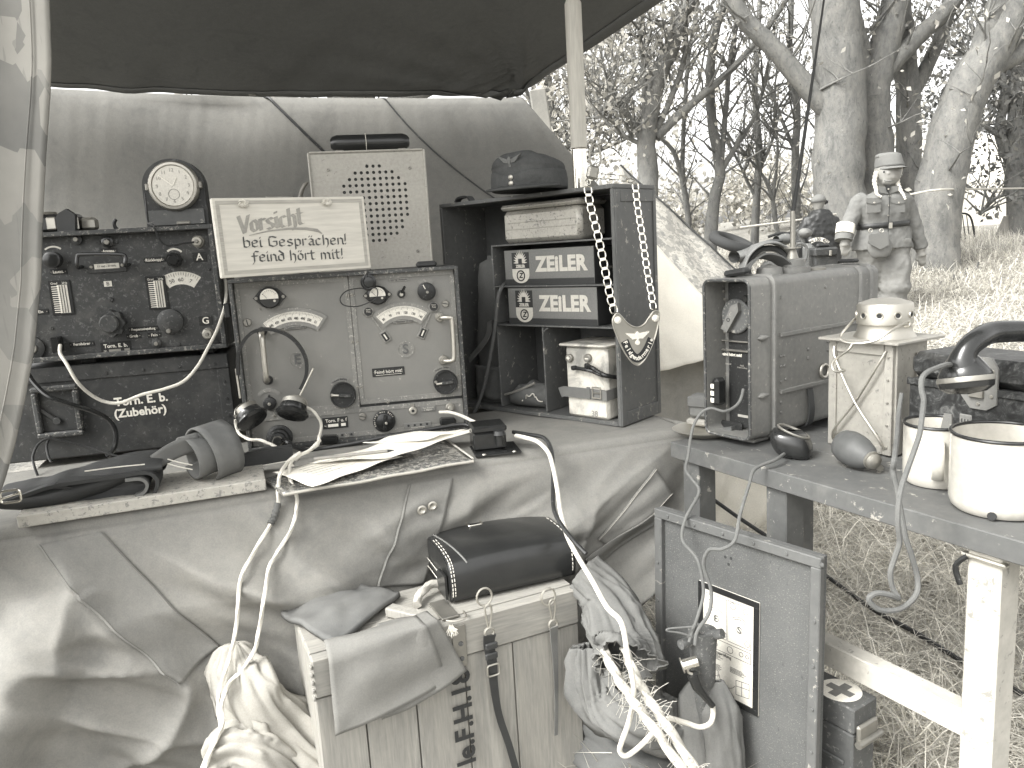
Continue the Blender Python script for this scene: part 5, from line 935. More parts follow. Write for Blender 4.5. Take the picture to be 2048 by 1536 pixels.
# canvas bag in the tall left compartment, strap and grey hose
bg_ = in_cab('canvas_rucksack', 'dark canvas bag with hanging leather strap in the tall compartment', 'bag'); ua, ub = K6(385, 700, .05)[0], uL - .002
def sack(s_, t_):
    A = 2 * math.pi * s_; w_ = (ub - ua) / 2; v = t + .002 + .37 * t_; k = (1 - .35 * t_ ** 3) * (1 + .08 * nz(math.cos(A) * 2, math.sin(A) * 2, t_ * 6)) * (.55 if t_ > .97 else 1)
    return Vector(((ua + ub) / 2 + w_ * .95 * k * math.copysign(abs(math.cos(A)) ** .6, math.cos(A)), .085 + .05 * k * math.copysign(abs(math.sin(A)) ** .6, math.sin(A)), v))
MB().grid(sack, 48, 40, 0, True).build('body', 'cloth_d', bg_, 2); MB().grid(lambda s_, t_: Vector((ua + (ub - ua) * (.1 + .85 * s_), .03 - .006 * math.sin(math.pi * s_) - .004 * nz(s_ * 5, t_ * 5), t + .012 + .085 * t_)), 14, 10).build('pocket', 'cloth_d', bg_, 2, None, .004)
MB().strap(spl([(lambda q, d: (q[0], d, q[1]))(K6(a_, b_, d), d) for a_, b_, d in ((490, 420, .03), (480, 520, .015), (430, 610, .01), (320, 740, .005))], 6), .0165, .003, (0, -1, 0)).build('leather_strap', 'leag', bg_)
cable('grey_hose', [w3(KF, *z6(x, y), d) for x, y, d in ((640, 95, .05), (590, 140, .004), (560, 210, -.006), (545, 330, -.008), (525, 520, -.010), (490, 720, -.012), (450, 920, -.015), (400, 1080, -.02), (345, 1200, -.03), (300, 1240, -.05))], .0048, 'cab', 'grey hose hanging down inside the cabinet beside the cartons')
# cap on top
z0 = TZ + .004 + H_ + .002; CF = Fr(*atZ(1060, 384, z0), -28); CF.M = CF.M @ Matrix.Diagonal((.92, .92, .88, 1)); CF.I = CF.M.inverted(); cp = thing('wool_cap', 'dark wool field cap with peak and pale eagle on the cabinet', 'cap', CF)
def cap_(s_, t_):
    A = 2 * math.pi * s_; q = t_ * 1.5; k = max(0.0, math.cos(max(0, q - .55) / .95 * 1.57)) ** .55 if q > .55 else 1 - .03 * q; k = max(k, .001); zz = .002 + .084 * (math.sin(q) ** .8) * (1 - .14 * math.sin(A)) + .007 * nz(math.cos(A) * 1.8, math.sin(A) * 1.8, 3) * t_
    w_ = .003 * nz(math.cos(A) * 3, math.sin(A) * 3, t_ * 5); dp = -.012 * math.exp(-((k * math.cos(A)) / .25) ** 2) * sm(.75, 1, t_)
    return Vector(((.085 * k + w_) * math.cos(A), (.10 * k + w_) * math.sin(A), zz + dp))
MB().grid(cap_, 56, 36, 0, True).build('crown', 'wool', cp, 2)
def flapc(s_, t_):
    A = 2 * math.pi * s_; zz = .004 + (.044 + .016 * -math.cos(A * 1 - R(90)) * 0 - .014 * math.exp(-((math.degrees(A) - 270) / 22) ** 2)) * t_; return Vector(((.0875 - .002 * t_ + .002 * math.sin(math.pi * t_)) * math.cos(A), (.1025 - .002 * t_ + .002 * math.sin(math.pi * t_)) * math.sin(A), zz))
MB().grid(flapc, 56, 8, 0, True).build('folded_flap', 'wool', cp, 2, None, .003)
MB().grid(lambda s_, t_: Vector(((.0865 + .0 * t_) * math.cos(R(190 + 160 * s_)) * (1 + .06 * t_), (.1005 + .055 * t_ * math.sin(math.pi * s_) ** .6) * math.sin(R(190 + 160 * s_)), .007 - .010 * t_ * math.sin(math.pi * s_) + .003)), 32, 8).build('peak', 'wool', cp, 2, None, .005)
for zz in (.026, .012): MB().lathe([(.006, 0), (.006, .001), (.004, .003), (.0, .0036)], 16, Matrix.Translation((.004, -.1055, zz + .004)) @ Matrix.Rotation(R(90), 4, 'X')).build('button', 'alu', cp, True)
eg = MB(); ez = .072
for s_ in (-1, 1):
    for k in range(4): eg.prism([(s_ * .004, ez - .001 * k), (s_ * (.030 - .004 * k), ez + .011 - .0045 * k), (s_ * (.026 - .004 * k), ez + .007 - .0045 * k), (s_ * .004, ez - .004 - .0012 * k)], -.1015 + .00008 * k, -.094)
eg.prism([(-.004, ez + .003), (0, ez + .007), (.004, ez + .003), (.003, ez - .008), (0, ez - .012), (-.003, ez - .008)], -.102, -.094); eg.prism([(-.002, ez - .010), (.004, ez - .012), (.005, ez - .018), (-.001, ez - .017)], -.1016, -.094)
eg.build('eagle_badge', 'cordg', cp)
# snap hook
hz = atZ(1186, 360, z0); HF = Fr(hz.x, hz.y, z0, 10); sh = thing('snap_hook', 'steel snap hook standing on the cabinet behind the chain', 'hook', HF); MB().box((0, 0, .014), (.022, .014, .026), .004, Matrix.Rotation(R(15), 3, 'Y')).build('body', 'dim', sh)
MB().tube(spl([(.002 + .011 * math.cos(q) + .004, 0, .042 + (.018 if math.sin(q) > 0 else .014) * math.sin(q) * 1.4) for q in [2 * math.pi * k / 16 for k in range(16)]], 3, True), .0022, 7, True).build('loop', 'dim', sh, True)
# gorget on its chain
GF = Fr(*atY(1276, 670, 1.585), 15); gg = thing('gorget', 'pale metal gorget plate reading Feldgendarmerie hung on a link chain', 'badge', GF); Gq = lambda x, y: GF.uv(*z6(x, y), 0)
out_ = [(1495, 400), (1530, 355), (1570, 385), (1620, 440), (1690, 470), (1750, 445), (1790, 390), (1830, 340), (1872, 345), (1870, 420), (1850, 520), (1815, 620), (1765, 720), (1720, 770), (1690, 778), (1640, 740), (1580, 650), (1530, 540), (1500, 460)]
pl_ = [Gq(*q) for q in out_]; P = [(q.x, q.z) for q in spl([(u, 0, v) for u, v in pl_], 4, True)]; MB().prism(P, -.0012, .0012).build('plate', 'alu', gg); MB().tube([(u, -.0012, v) for u, v in P], .0019, 6, True).build('rolled_rim', 'alu', gg, True)
for x, y in ((1535, 410), (1845, 395)): u, v = Gq(x, y); MB().lathe([(.0075, 0), (.007, .003), (.003, .005), (.0, .0052)], 20, Matrix.Translation((u, -.0012, v)) @ Matrix.Rotation(R(90), 4, 'X')).build('boss', 'white', gg, True)
bp = [Gq(*q) for q in ((1590, 580), (1620, 650), (1660, 705), (1700, 722), (1745, 690), (1785, 625), (1812, 560))]; P = spl([(u, -.0022, v) for u, v in bp], 6); bn = MB().sect(P, lambda i, n: [(-.0088, -.0006), (.0088, -.0006), (.0088, .0006), (-.0088, .0006)], False, True, (0, -1, 0)).build('scroll', 'ink', gg)
tx = 'Feldgendarmerie'; N = len(P) - 1
for i, ch in enumerate(tx):
    f = .04 + .92 * i / (len(tx) - 1); k = min(N - 1, int(f * N)); p = P[k].lerp(P[k + 1], f * N - k); d = P[min(N, k + 1)] - P[max(0, k - 1)]; an = math.degrees(math.atan2(d.z, d.x)); lettering(ch, .0125, p.x, p.z, -.0032, 'white', bn, rot=-an, bold=.0003)
u, v = Gq(1697, 540); eg = MB()
for s_ in (-1, 1):
    for k in range(4): eg.prism([(u + s_ * .003, v + .005 - .002 * k), (u + s_ * (.027 - .004 * k), v + .008 - .0035 * k), (u + s_ * (.024 - .004 * k), v + .004 - .0035 * k), (u + s_ * .003, v + .001 - .002 * k)], -.0034 + .0001 * k, -.0012)
eg.prism([(u - .004, v + .006), (u, v + .0095), (u + .004, v + .006), (u + .003, v - .006), (u, v - .009), (u - .003, v - .006)], -.0038, -.0012); eg.build('eagle', 'white', gg); MB().disc(u, v - .014, .0052, .002, -.0012, 18).build('wreath', 'white', gg, True)
def chain(pts, n, sc_=1):
    P = spl([GF.I @ q for q in pts], 12); L = [0]
    for i in range(1, len(P)): L.append(L[-1] + (P[i] - P[i - 1]).length)
    def at(d):
        for i in range(1, len(P)):
            if L[i] >= d: f = (d - L[i - 1]) / (L[i] - L[i - 1] + 1e-9); return P[i - 1].lerp(P[i], f), (P[i] - P[i - 1]).normalized()
        return P[-1], (P[-1] - P[-2]).normalized()
    st = L[-1] / n
    for i in range(n):
        p, d = at((i + .5) * st); x = d.cross(Vector((0, -1, 0))).normalized(); yv = x.cross(d); T = Matrix((x, d, yv)).transposed().to_4x4(); T.translation = p
        MB().tube([T @ Vector((.0078 * sc_ * math.copysign(abs(math.cos(q)) ** .6, math.cos(q)), st * .42 * math.copysign(abs(math.sin(q)) ** .6, math.sin(q)), 0)) for q in [2 * math.pi * k / 18 for k in range(18)]], .0013, 6, True).build('chain_link', 'chrome', gg, True)
        if i < n - 1: p, d = at((i + 1) * st); MB().box(p, (.0125 * sc_, st * .36, .0032), .0008, Matrix((x, d, yv)).transposed()).build('chain_clip', 'chrome', gg)
A5 = lambda x, y, Y: atY(*z5(x, y), Y)
chain([A5(1290, 375, 1.618), A5(1310, 520, 1.612), A5(1360, 720, 1.605), A5(1400, 900, 1.60), A5(1440, 1100, 1.594), A5(1480, 1300, 1.588), A5(1515, 1425, 1.583)], 14)
chain([A5(1680, 350, 1.668), A5(1700, 550, 1.655), A5(1740, 800, 1.64), A5(1775, 1050, 1.62), A5(1810, 1250, 1.605), A5(1832, 1395, 1.592)], 15, .85)
chain([A5(1285, 360, 1.625), A5(1330, 300, 1.66), A5(1440, 300, 1.69), A5(1580, 315, 1.70), A5(1670, 345, 1.675)], 7, .7)
# ---------------------------------------------------------------- right table
RF = Fr(.480, 1.1785, 0, -61.6); rt_ = thing('side_table', 'low grey painted table angled along the right side', 'table', RF); t = .032
x0, x1 = -.36, .42
for i in range(4): y0 = .62 * i / 4; MB().box(((x0 + x1) / 2, y0 + .0775, TZ - t / 2), (x1 - x0, .154, t), .0015).build('plank', 'rtab', rt_)
for i, (x, y, zz) in enumerate(((.255, .035, 0), (-.10, .035, 0), (-.315, .035, 0), (-.30, .30, 0), (.38, .585, 0))):
    MB().box((x, y, (TZ - t - .001) / 2), (.045, .045, TZ - t - .001), .002).build('leg', 'rleg' if i == 0 else 'rtab', rt_)
u, v = RF.uv(1990, 1110, .01); MB().box((.255, .012, TZ - t - .012), (.06, .012, .006), .002).build('leg_clasp', 'steel', rt_); MB().tube(spl([(.235, .008, TZ - t - .012), (.222, .004, TZ - t - .03), (.228, .006, TZ - t - .055)], 4), .004, 6).build('leg_hook', 'black', rt_, True)
b0 = RF.uv(1965, 1460, .035); MB().beam((.2325, .035, .30), (-.0775, .035, .30), .032, .042, .002).build('stretcher', 'rleg', rt_)
# tall narrow set
NF = Fr(.434, 1.464, TZ + .002, -56); nr = thing('pack_transceiver', 'tall narrow grey pack transceiver with whip antenna on the side table', 'radio', NF); w_, h_, d_ = .112, .305, .357; zf = Z(1340, 520, 500); N_ = lambda x, y, d=0: NF.uv(*zf(x, y), d)
def rrect(w_, h_, r, n=6, x=0, z=0): return [(x + sx * (w_ / 2 - r) + r * math.cos(R(a)), z + sz * (h_ / 2 - r) + r * math.sin(R(a))) for sx, sz, a0 in ((1, 1, 0), (-1, 1, 90), (-1, -1, 180), (1, -1, 270)) for a in [a0 + 90 * k / n for k in range(n + 1)]]
def shell(mb, pr0, ys, cap0=True, cap1=True):
    n = len(pr0[0]); o = len(mb.v)
    for p, y in zip(pr0, ys): mb.v += [(q[0], y, q[1]) for q in p]
    for i in range(len(ys) - 1): mb.f += [(o + i * n + k, o + (i + 1) * n + k, o + (i + 1) * n + (k + 1) % n, o + i * n + (k + 1) % n) for k in range(n)]
    if cap0: mb.f.append(tuple(o + k for k in range(n)))
    if cap1: mb.f.append(tuple(o + (len(ys) - 1) * n + k for k in range(n))[::-1])
    return mb
zc_ = h_ / 2 + .012; out_ = rrect(w_, h_, .016, 6, 0, zc_); big = rrect(w_ + .010, h_ + .010, .020, 6, 0, zc_); inn = rrect(w_ - .010, h_ - .010, .012, 6, 0, zc_)
shell(MB(), [out_, out_], [.03, d_], True, True).build('case', 'grey', nr, True)
hd = shell(MB(), [inn, inn, out_, out_, rrect(w_ + .004, h_ + .004, .017, 6, 0, zc_), out_], [.03, -.028, -.028, .018, .024, .03], False, False).build('front_hood', 'grey', nr, True); MB().tube([(q[0], -.028, q[1]) for q in rrect(w_ - .005, h_ - .005, .014, 6, 0, zc_)], .003, 6, True).build('hood_lip', 'edge', nr, True)
for y in (.040, d_ - .035, d_ + .004): shell(MB(), [out_, big, big, out_], [y - .006, y - .003, y + .003, y + .006], False, False).build('rib_band', 'grey', nr, True)
shell(MB(), [out_, out_], [d_ + .012, d_ + .03]).build('rear_cover', 'grey', nr, True)
for v in (.096, .206): MB().sect([(w_ / 2 + .002, .055, v), (w_ / 2 + .002, d_ - .045, v)], lambda i, n: [(-.004, -.004), (.004, -.003), (.004, .003), (-.004, .004)]).build('side_rib', 'grey', nr); MB().lathe([(.001, -.02), (.005, -.006), (.006, .004), (.001, .014)], 10, Matrix.Translation((w_ / 2 + .001, .005, v)) @ Matrix.Rotation(R(90), 4, 'X')).build('rib_tip', 'grey', nr, True)
for y, v in [(.06, .055 + .02 * k) for k in (0, 1, 3)] + [(.06, .145), (.07, .145), (.06, .165), (.07, .165), (.06, .276), (.145, .168), (.145, .15), (.21, .175), (.22, .178), (.21, .158), (.22, .156), (.075, .118), (.20, .285), (.22, .125)]: MB().lathe([(.0032, 0), (.0028, .0018), (.0, .0026)], 10, Matrix.Translation((w_ / 2 + .0004, y, v)) @ Matrix.Rotation(R(90), 4, 'Y')).build('rivet', 'grey', nr, True)
MB().strap(spl([(w_ / 2 + .001, .15, .088), (w_ / 2 + .004, .15, .07), (w_ / 2 + .006, .15, .04), (w_ / 2 - .002, .15, .014), (w_ / 2 - .03, .15, .006)], 5), .017, .003, (1, 0, 0)).build('strap', 'lead', nr, True)
MB().tube([(w_ / 2 + .004, .195 + .013 * math.cos(q), .118 + .013 * math.sin(q)) for q in [2 * math.pi * k / 24 for k in range(24)]], .0028, 8, True).build('ring', 'alu', nr, True)
MB().box((0, .02, .006), (.085, .045, .008), .002).build('foot', 'grey', nr); MB().box((0, d_ - .03, .006), (.085, .045, .008), .002).build('foot', 'grey', nr)
fp = MB().box((.006, .026, zc_), (w_ - .024, .008, h_ - .02), .002).build('face', 'black', nr); PY = .0215
u, v = N_(555, 460, PY); u -= .002; q = MB().disc(u, v, .034, .006, PY, 44).build('channel_dial', 'cab', nr, True); T3 = Matrix.Rotation(R(-58), 3, 'Y'); MB().prism([(-.030, -.008), (.022, -.010), (.034, 0), (.022, .010), (-.030, .008)], -.010, 0, Matrix.Translation((u - .004, PY - .006, v - .002)) @ T3.to_4x4()).build('dial_pointer', 'grey', q); MB().ring(u - .008, v - .006, .0028, .004, 0, 360, .0006, PY - .016, 18).build('pointer_mark', 'ink', q)
for i in range(24): a = R(15 * i); lettering(str(i % 10), .005, u + .028 * math.cos(a), v + .028 * math.sin(a), PY - .0064, 'signgrey', q, rot=90 - 15 * i)
u, v = N_(505, 775, PY); lettering('Feind hört mit!', .0085, u, v, PY - .001, 'white', nr, bold=.0002); u, v = N_(480, 850, PY); lettering('Anschluß', .004, u, v, PY - .001, 'signgrey', nr); u, v = N_(595, 875, PY); lettering('Oszill.-\nPrüfverstellung', .004, u, v, PY - .001, 'signgrey', nr)
for y, hh in ((665, .003), (740, .004)): u, v = N_(540, y, PY); MB().box((u, PY - .003, v), (.065, .006, hh), .001).build('ledge', 'dim', nr)
u, v = N_(475, 1050, PY); q = MB().box((u, -.006, v - .002), (.018, .03, .055), .006).build('switch_plug', 'bake', nr)
for k in range(3): MB().box((u - .003, -.0215, v - .018 + .014 * k), (.008, .001, .009)).build('white_bar', 'white', q)
u, v = N_(500, 1385, PY); q = MB().box((u, PY - .004, v), (.062, .008, .034), .006).build('lower_switch', 'black', nr); MB().prism([(-.018, -.006), (.018, -.003), (.02, .004), (-.016, .008)], -.012, 0, Matrix.Translation((u, PY - .008, v)) @ Matrix.Rotation(R(-22), 4, 'Y')).build('switch_lever', 'cab', q)
u, v = N_(610, 1280, PY); MB().box((u, PY - .001, v), (.03, .001, .005)).build('number_strip', 'signgrey', nr)
for x, y in ((440, 255), (655, 270), (450, 320), (450, 590)): u, v = N_(x, y, PY); MB().disc(u, v, .003, .002, PY, 10).build('screw', 'dim', nr)
u, v = N_(628, 318, PY); MB().disc(u, v, .007, .006, PY, 18).build('lamp', 'bake', nr, True)
topz = zc_ + h_ / 2
MB().box((-.012, .018, topz + .010), (.05, .022, .012), .004, Matrix.Rotation(R(-8), 3, 'Y')).build('top_catch', 'lead', nr); MB().box((.012, d_ - .01, topz + .012), (.04, .02, .008), .003).build('rear_catch', 'lead', nr)
MB().sect(spl([(-.02, .05, topz), (-.014, .06, topz + .022), (-.008, .085, topz + .036), (.0, .115, topz + .032), (.004, .14, topz + .018), (.006, .155, topz + .004)], 6), lambda i, n: [(-.014, -.0018), (.014, -.0018), (.014, .0018), (-.014, .0018)], False, True, (0, 0, 1)).build('carry_strap', 'cordg', nr, True)
am = MB().lathe([(.034, 0), (.034, .012), (.024, .013), (.024, .026), (.022, .028)], 28, Matrix.Translation((.006, .165, topz - .001))).build('antenna_base', 'grey', nr, True); MB().lathe([(.012, .026), (.006, .046), (.016, .047), (.016, .0495), (.005, .050), (.0045, .12)], 18, Matrix.Translation((.006, .165, topz))).build('antenna_insulator', 'dim', am, True)
p0 = Vector((.006, .165, topz + .11)); pt = NF.I @ atY(1648, 0, (NF.M @ p0).y); dr = (pt - p0); MB().tube([p0, p0 + dr * .4, p0 + dr * .75, p0 + dr * 1.1], lambda t: .0042 * (1 - .6 * t), 8).build('antenna_whip', 'ink', am, True)
MB().lathe([(.02, 0), (.02, .005), (.012, .007)], 22, Matrix.Translation((.01, .235, topz - .001))).build('filler_cap', 'dim', nr, True); MB().lathe([(.026, 0), (.024, .014), (.0, .022)], 22, Matrix.Translation((-.004, .105, topz - .001))).build('dome', 'grey', nr, True)
cable('microphone_cord_loop', [atY(*zf(x, y), Y) for x, y, Y in ((600, 1060, 1.40), (575, 1150, 1.38), (520, 1210, 1.37), (440, 1240, 1.36), (340, 1215, 1.365), (260, 1250, 1.37), (200, 1340, 1.37), (170, 1450, 1.36), (150, 1600, 1.35), (130, 1720, 1.345))] + [atY(x, y, Y) for x, y, Y in ((1385, 960, 1.33), (1398, 985, 1.30), (1372, 1035, 1.27), (1365, 1080, 1.24), (1395, 1120, 1.20), (1407, 1180, 1.18), (1398, 1225, 1.165), (1385, 1262, 1.15), (1378, 1285, 1.14))], .0028, 'cordg', 'thin grey cord from the pack transceiver down to the iron stake', 6)
# black microphone
MF = Fr(*atZ(1583, 912, TZ + .001), -30); mc = thing('hand_microphone', 'small glossy black bakelite microphone lying on the side table', 'microphone', MF)
MB().grid(lambda s_, t_: Vector((.036 * math.copysign(abs(math.cos(6.2832 * s_)) ** .75, math.cos(6.2832 * s_)) * math.sin(math.pi * (t_ * .98 + .01)) ** .45, .032 * math.copysign(abs(math.sin(6.2832 * s_)) ** .75, math.sin(6.2832 * s_)) * math.sin(math.pi * (t_ * .98 + .01)) ** .45, .024 - .024 * math.cos(math.pi * t_) + .012 * math.sin(math.pi * t_) * -math.cos(6.2832 * s_))), 32, 18, 0, True).build('body', 'bake', mc, 2); MB().tube([(.004 + .026 * math.cos(q), -.004 + .02 * math.sin(q), .047 - .010 * math.cos(q)) for q in [2 * math.pi * k / 28 for k in range(28)]], .0022, 6, True).build('rim', 'dim', mc, True)
cable('grey_lead', [atY(x, y, Y) for x, y, Y in ((1568, 908, 1.31), (1550, 920, 1.28), (1510, 938, 1.26), (1498, 970, 1.22), (1480, 1030, 1.17), (1470, 1080, 1.135), (1445, 1098, 1.14), (1418, 1100, 1.155), (1407, 1130, 1.16), (1422, 1180, 1.155), (1418, 1225, 1.145), (1395, 1262, 1.14), (1390, 1290, 1.135))], .003, 'cordg', 'thin grey lead from the microphone over the lid panel to the iron stake', 6)
# egg-shaped canister
ge = atZ(1722, 908, TZ + .028); ax = Vector((.18, -.62, -.12)).normalized(); Mx = Matrix.Translation(ge - ax * .02) @ Matrix.Scale(.78, 4) @ ax.to_track_quat('Z', 'Y').to_matrix().to_4x4(); eg_ = thing('egg_canister', 'dark egg-shaped metal canister with screw cap lying on the side table', 'canister', Vector(ge))
Li = Matrix.Translation(-Vector(ge)) @ Mx; MB().lathe([(.0, -.045), (.02, -.042), (.032, -.030), (.037, -.012), (.0368, .002), (.0372, .003), (.035, .02), (.028, .04), (.019, .053), (.018, .056)], 36, Li).build('body', 'cabin', eg_, True); MB().lathe([(.0185, .054), (.0195, .056), (.0195, .060), (.0165, .061), (.0165, .068), (.012, .072), (.0, .074)], 28, Li).build('cap', 'dim', eg_, True)
MB().disc(.022, -.02, .006, .002, -.02, 12).build('pull_tab', 'dim', eg_)
# tin plate and leather pouch behind the set
tag(MB().lathe([(.0, .001), (.045, .001), (.062, .012), (.064, .013), (.06, .012), (.044, .003), (.0, .003)], 36, Matrix.Translation(atZ(1408, 868, TZ + .001))).build('tin_plate', 'alu', None, True), 'shallow tin plate left of the pack transceiver', 'plate')
pf = Fr(*atZ(1398, 832, TZ + .03), -40); pch = thing('leather_pouch', 'small scuffed leather pouch between the cover and the pack transceiver', 'pouch', pf); MB().box((0, .02, .018), (.055, .04, .05), .008).build('body', 'leag', pch, True); MB().box((0, -.002, .03), (.05, .006, .024), .003).build('flap', 'suede', pch); MB().box((0, .02, -.015), (.06, .045, .014), .004).build('base', 'wood', pch)
# lantern
TF2 = Fr(.623, 1.352, TZ + .002, -60.3); ln = thing('field_lantern', 'pale metal carrying lantern with wire braces and domed vent', 'lantern', TF2); w_, d_, h_ = .128, .095, .198
MB().box((0, d_ / 2, h_ / 2), (w_, d_, h_), .002).build('body', 'alu_p' if 'alu_p' in M else 'beige', ln)
lp = paint('lantern_paint', .34, .42, .12, 7, .2, .2, .1, metal=.3); M['lant'] = lp
ln.children[0].data.materials[0] = lp
for x in (-w_ / 2 + .008, w_ / 2 - .008): MB().box((x, -.0022, h_ / 2), (.016, .004, h_ - .002), .001).build('corner_strip', 'lant', ln)
MB().box((0, -.0022, h_ - .011), (w_ - .034, .004, .020), .001).build('top_strip', 'lant', ln); MB().box((0, -.0022, .008), (w_ - .034, .004, .014), .001).build('bottom_strip', 'lant', ln)
MB().box((w_ / 2 + .0022, .012, h_ / 2), (.004, .02, h_ - .002), .001).build('corner_strip', 'lant', ln); MB().box((w_ / 2 + .0022, .062, h_ / 2 - .006), (.003, .006, h_ - .03), .001).build('slide_rail', 'alu', ln)
MB().box((.004, d_ / 2, h_ + .003), (w_ + .03, d_ + .04, .005), .001).build('roof_plate', 'lant', ln)
for k in range(5): MB().disc(w_ / 2 - .008, .015 + k * .04, .0024, .002, -.0042, 8).build('rivet', 'dim', ln)
e = w_ / 2 - .012
for s_ in (-1, 1): MB().tube(spl([(-e * s_, -.005, h_ - .012), (-e * s_ * .82, -.012, h_ - .035), (0, -.014 - .003 * s_, h_ * .47), (e * s_ * .82, -.012, .035), (e * s_, -.005, .012)], 6), .0021, 7).build('brace_wire', 'steel', ln, True)
tpx = Matrix.Translation((.012, d_ / 2, h_ + .0055)); dm = MB().lathe([(.052, 0), (.046, .010), (.044, .022), (.0445, .023), (.0465, .024), (.0465, .056), (.044, .060), (.024, .067), (.0, .069)], 40, tpx).build('domed_vent', 'alu', ln, True)
for k in range(10): a = R(36 * k + 6); c = Vector((.012 + .0468 * math.cos(a), d_ / 2 + .0468 * math.sin(a), h_ + .046)); Mx = Matrix.Translation(c) @ Vector((math.cos(a), math.sin(a), 0)).to_track_quat('Z', 'Y').to_matrix().to_4x4(); MB().lathe([(.0042, -.001), (.0066, -.001), (.006, .0016), (.0042, .001)], 18, Mx, False).build('vent_ring', 'alu', dm, True); MB().lathe([(.0043, -.001), (.0, -.001)], 16, Matrix.Translation(c) @ Mx.to_3x3().to_4x4() @ Matrix.Translation((0, 0, .0012)), False).build('vent_hole', 'ink', dm)
za = Z(1600, 560, 448); L_ = lambda x, y, d: (lambda q: (q[0], d, q[1]))(TF2.uv(*za(x, y), d))
MB().tube(spl([L_(545, 410, .05), L_(515, 350, .03), L_(440, 420, -.02), L_(370, 510, -.04), L_(390, 560, -.045), L_(480, 580, -.045), L_(600, 575, -.04), L_(720, 540, -.03), L_(840, 460, -.01), L_(960, 390, .02), L_(1000, 380, .03), L_(1000, 420, .03), L_(960, 430, .03)], 6), .0022, 7).build('bail_wire', 'steel', ln, True)
MB().tube(spl([L_(480, 585, -.047), L_(440, 640, -.05), L_(340, 710, -.052), L_(295, 770, -.054), L_(310, 825, -.055), L_(350, 838, -.056), L_(405, 828, -.056)], 6), .0026, 8).build('bail_hook', 'steel', ln, True)
# field telephone: mottled case and handset
PF = Fr(.655, 1.252, TZ + .002, -66); ph = thing('field_telephone', 'mottled black field telephone case behind the white mugs', 'telephone', PF); w_, d_, h_ = .32, .12, .192; H8 = lambda x, y, d=0: PF.uv(*za(x, y), d); sv_ = H8(1100, 900)[1]
MB().box((w_ / 2, d_ / 2, sv_ / 2), (w_, d_, sv_ - .002), .006).build('case', 'case', ph, True); MB().box((w_ / 2, d_ / 2, (sv_ + h_) / 2), (w_, d_, h_ - sv_), .012).build('lid', 'case', ph, True); MB().box((w_ / 2, -.001, sv_ - .006), (w_, .004, .012), .0015).build('seam_band', 'case', ph)
u, v = H8(1650, 1000); q = MB().prism([(u - .028, v + .012), (u - .028, v - .012), (u - .013, v - .03), (u + .013, v - .03), (u + .028, v - .02), (u + .028, v + .034), (u + .018, v + .05), (u - .002, v + .05), (u - .002, v + .012)], -.004, -.0005).build('latch_plate', 'grey', ph); MB().box((u - .002, -.007, v + .005), (.022, .006, .034), .001).build('latch_tongue', 'dim', q)
for a, b in ((-.022, -.006), (.0, -.022), (.02, -.008), (.02, .03)): MB().disc(u + a, v + b, .003, .0015, -.004, 10).build('screw', 'dim', q)
u, v = H8(1520, 1330); q = MB().box((u, -.002, v), (.020, .003, .036), .008).build('vent_plate', 'grey', ph)
for a in (-.005, 0, .005): MB().box((u + a, -.004, v + .004), (.0014, .001, .014)).build('slot', 'ink', q)
u, v = H8(1360, 1300); MB().prism([(u - .006, v + .014), (u + .007, v + .014), (u + .009, v - .02), (u - .012, v - .02)], -.004, -.0005).build('clip_plate', 'grey', ph)
HY = 1.07
hz_ = [atY(*za(x, y), Y) for x, y, Y in ((1500, 840, 1.05), (1485, 740, 1.05), (1530, 630, 1.052), (1620, 545, 1.06), (1740, 485, 1.075), (1900, 470, 1.08), (2080, 470, 1.085), (2260, 500, 1.09), (2400, 590, 1.095), (2450, 700, 1.1))]
P = spl(hz_, 6); rr = lambda t: .0125 + .010 * math.exp(-(t / .13) ** 2) + .012 * math.exp(-((1 - t) / .1) ** 2) + .003 * math.sin(math.pi * t)
hs_ = thing('telephone_handset', 'glossy black telephone handset resting over the field telephone', 'handset', hz_[0]); I_ = Matrix.Translation(-hz_[0]); MB().tube([I_ @ p for p in P], rr, 20).build('grip', 'bake', hs_, True)
c = atY(*za(1505, 850), 1.055); axh = (UP * -1.0 + RT * .10 - FW * .05).normalized(); Mx = I_ @ Matrix.Translation(c) @ axh.to_track_quat('Z', 'Y').to_matrix().to_4x4()
MB().lathe([(.0, -.030), (.012, -.028), (.021, -.020), (.029, -.008), (.034, .002), (.0335, .006)], 36, Mx).build('mouthpiece', 'bake', hs_, True); MB().lathe([(.0352, .005), (.036, .008), (.036, .012), (.033, .014)], 36, Mx).build('mouthpiece_ring', 'dim', hs_, True); MB().lathe([(.0355, .0125), (.034, .02), (.024, .027), (.0, .03)], 36, Mx).build('mouthpiece_cap', 'bake', hs_, True)
c2 = hz_[-1]; Mx = I_ @ Matrix.Translation(c2) @ axh.to_track_quat('Z', 'Y').to_matrix().to_4x4(); MB().lathe([(.0, -.02), (.026, -.012), (.033, .004), (.033, .016), (.02, .022), (.0, .023)], 30, Mx).build('earpiece', 'bake', hs_, True)
z7 = Z(1340, 780, 708)
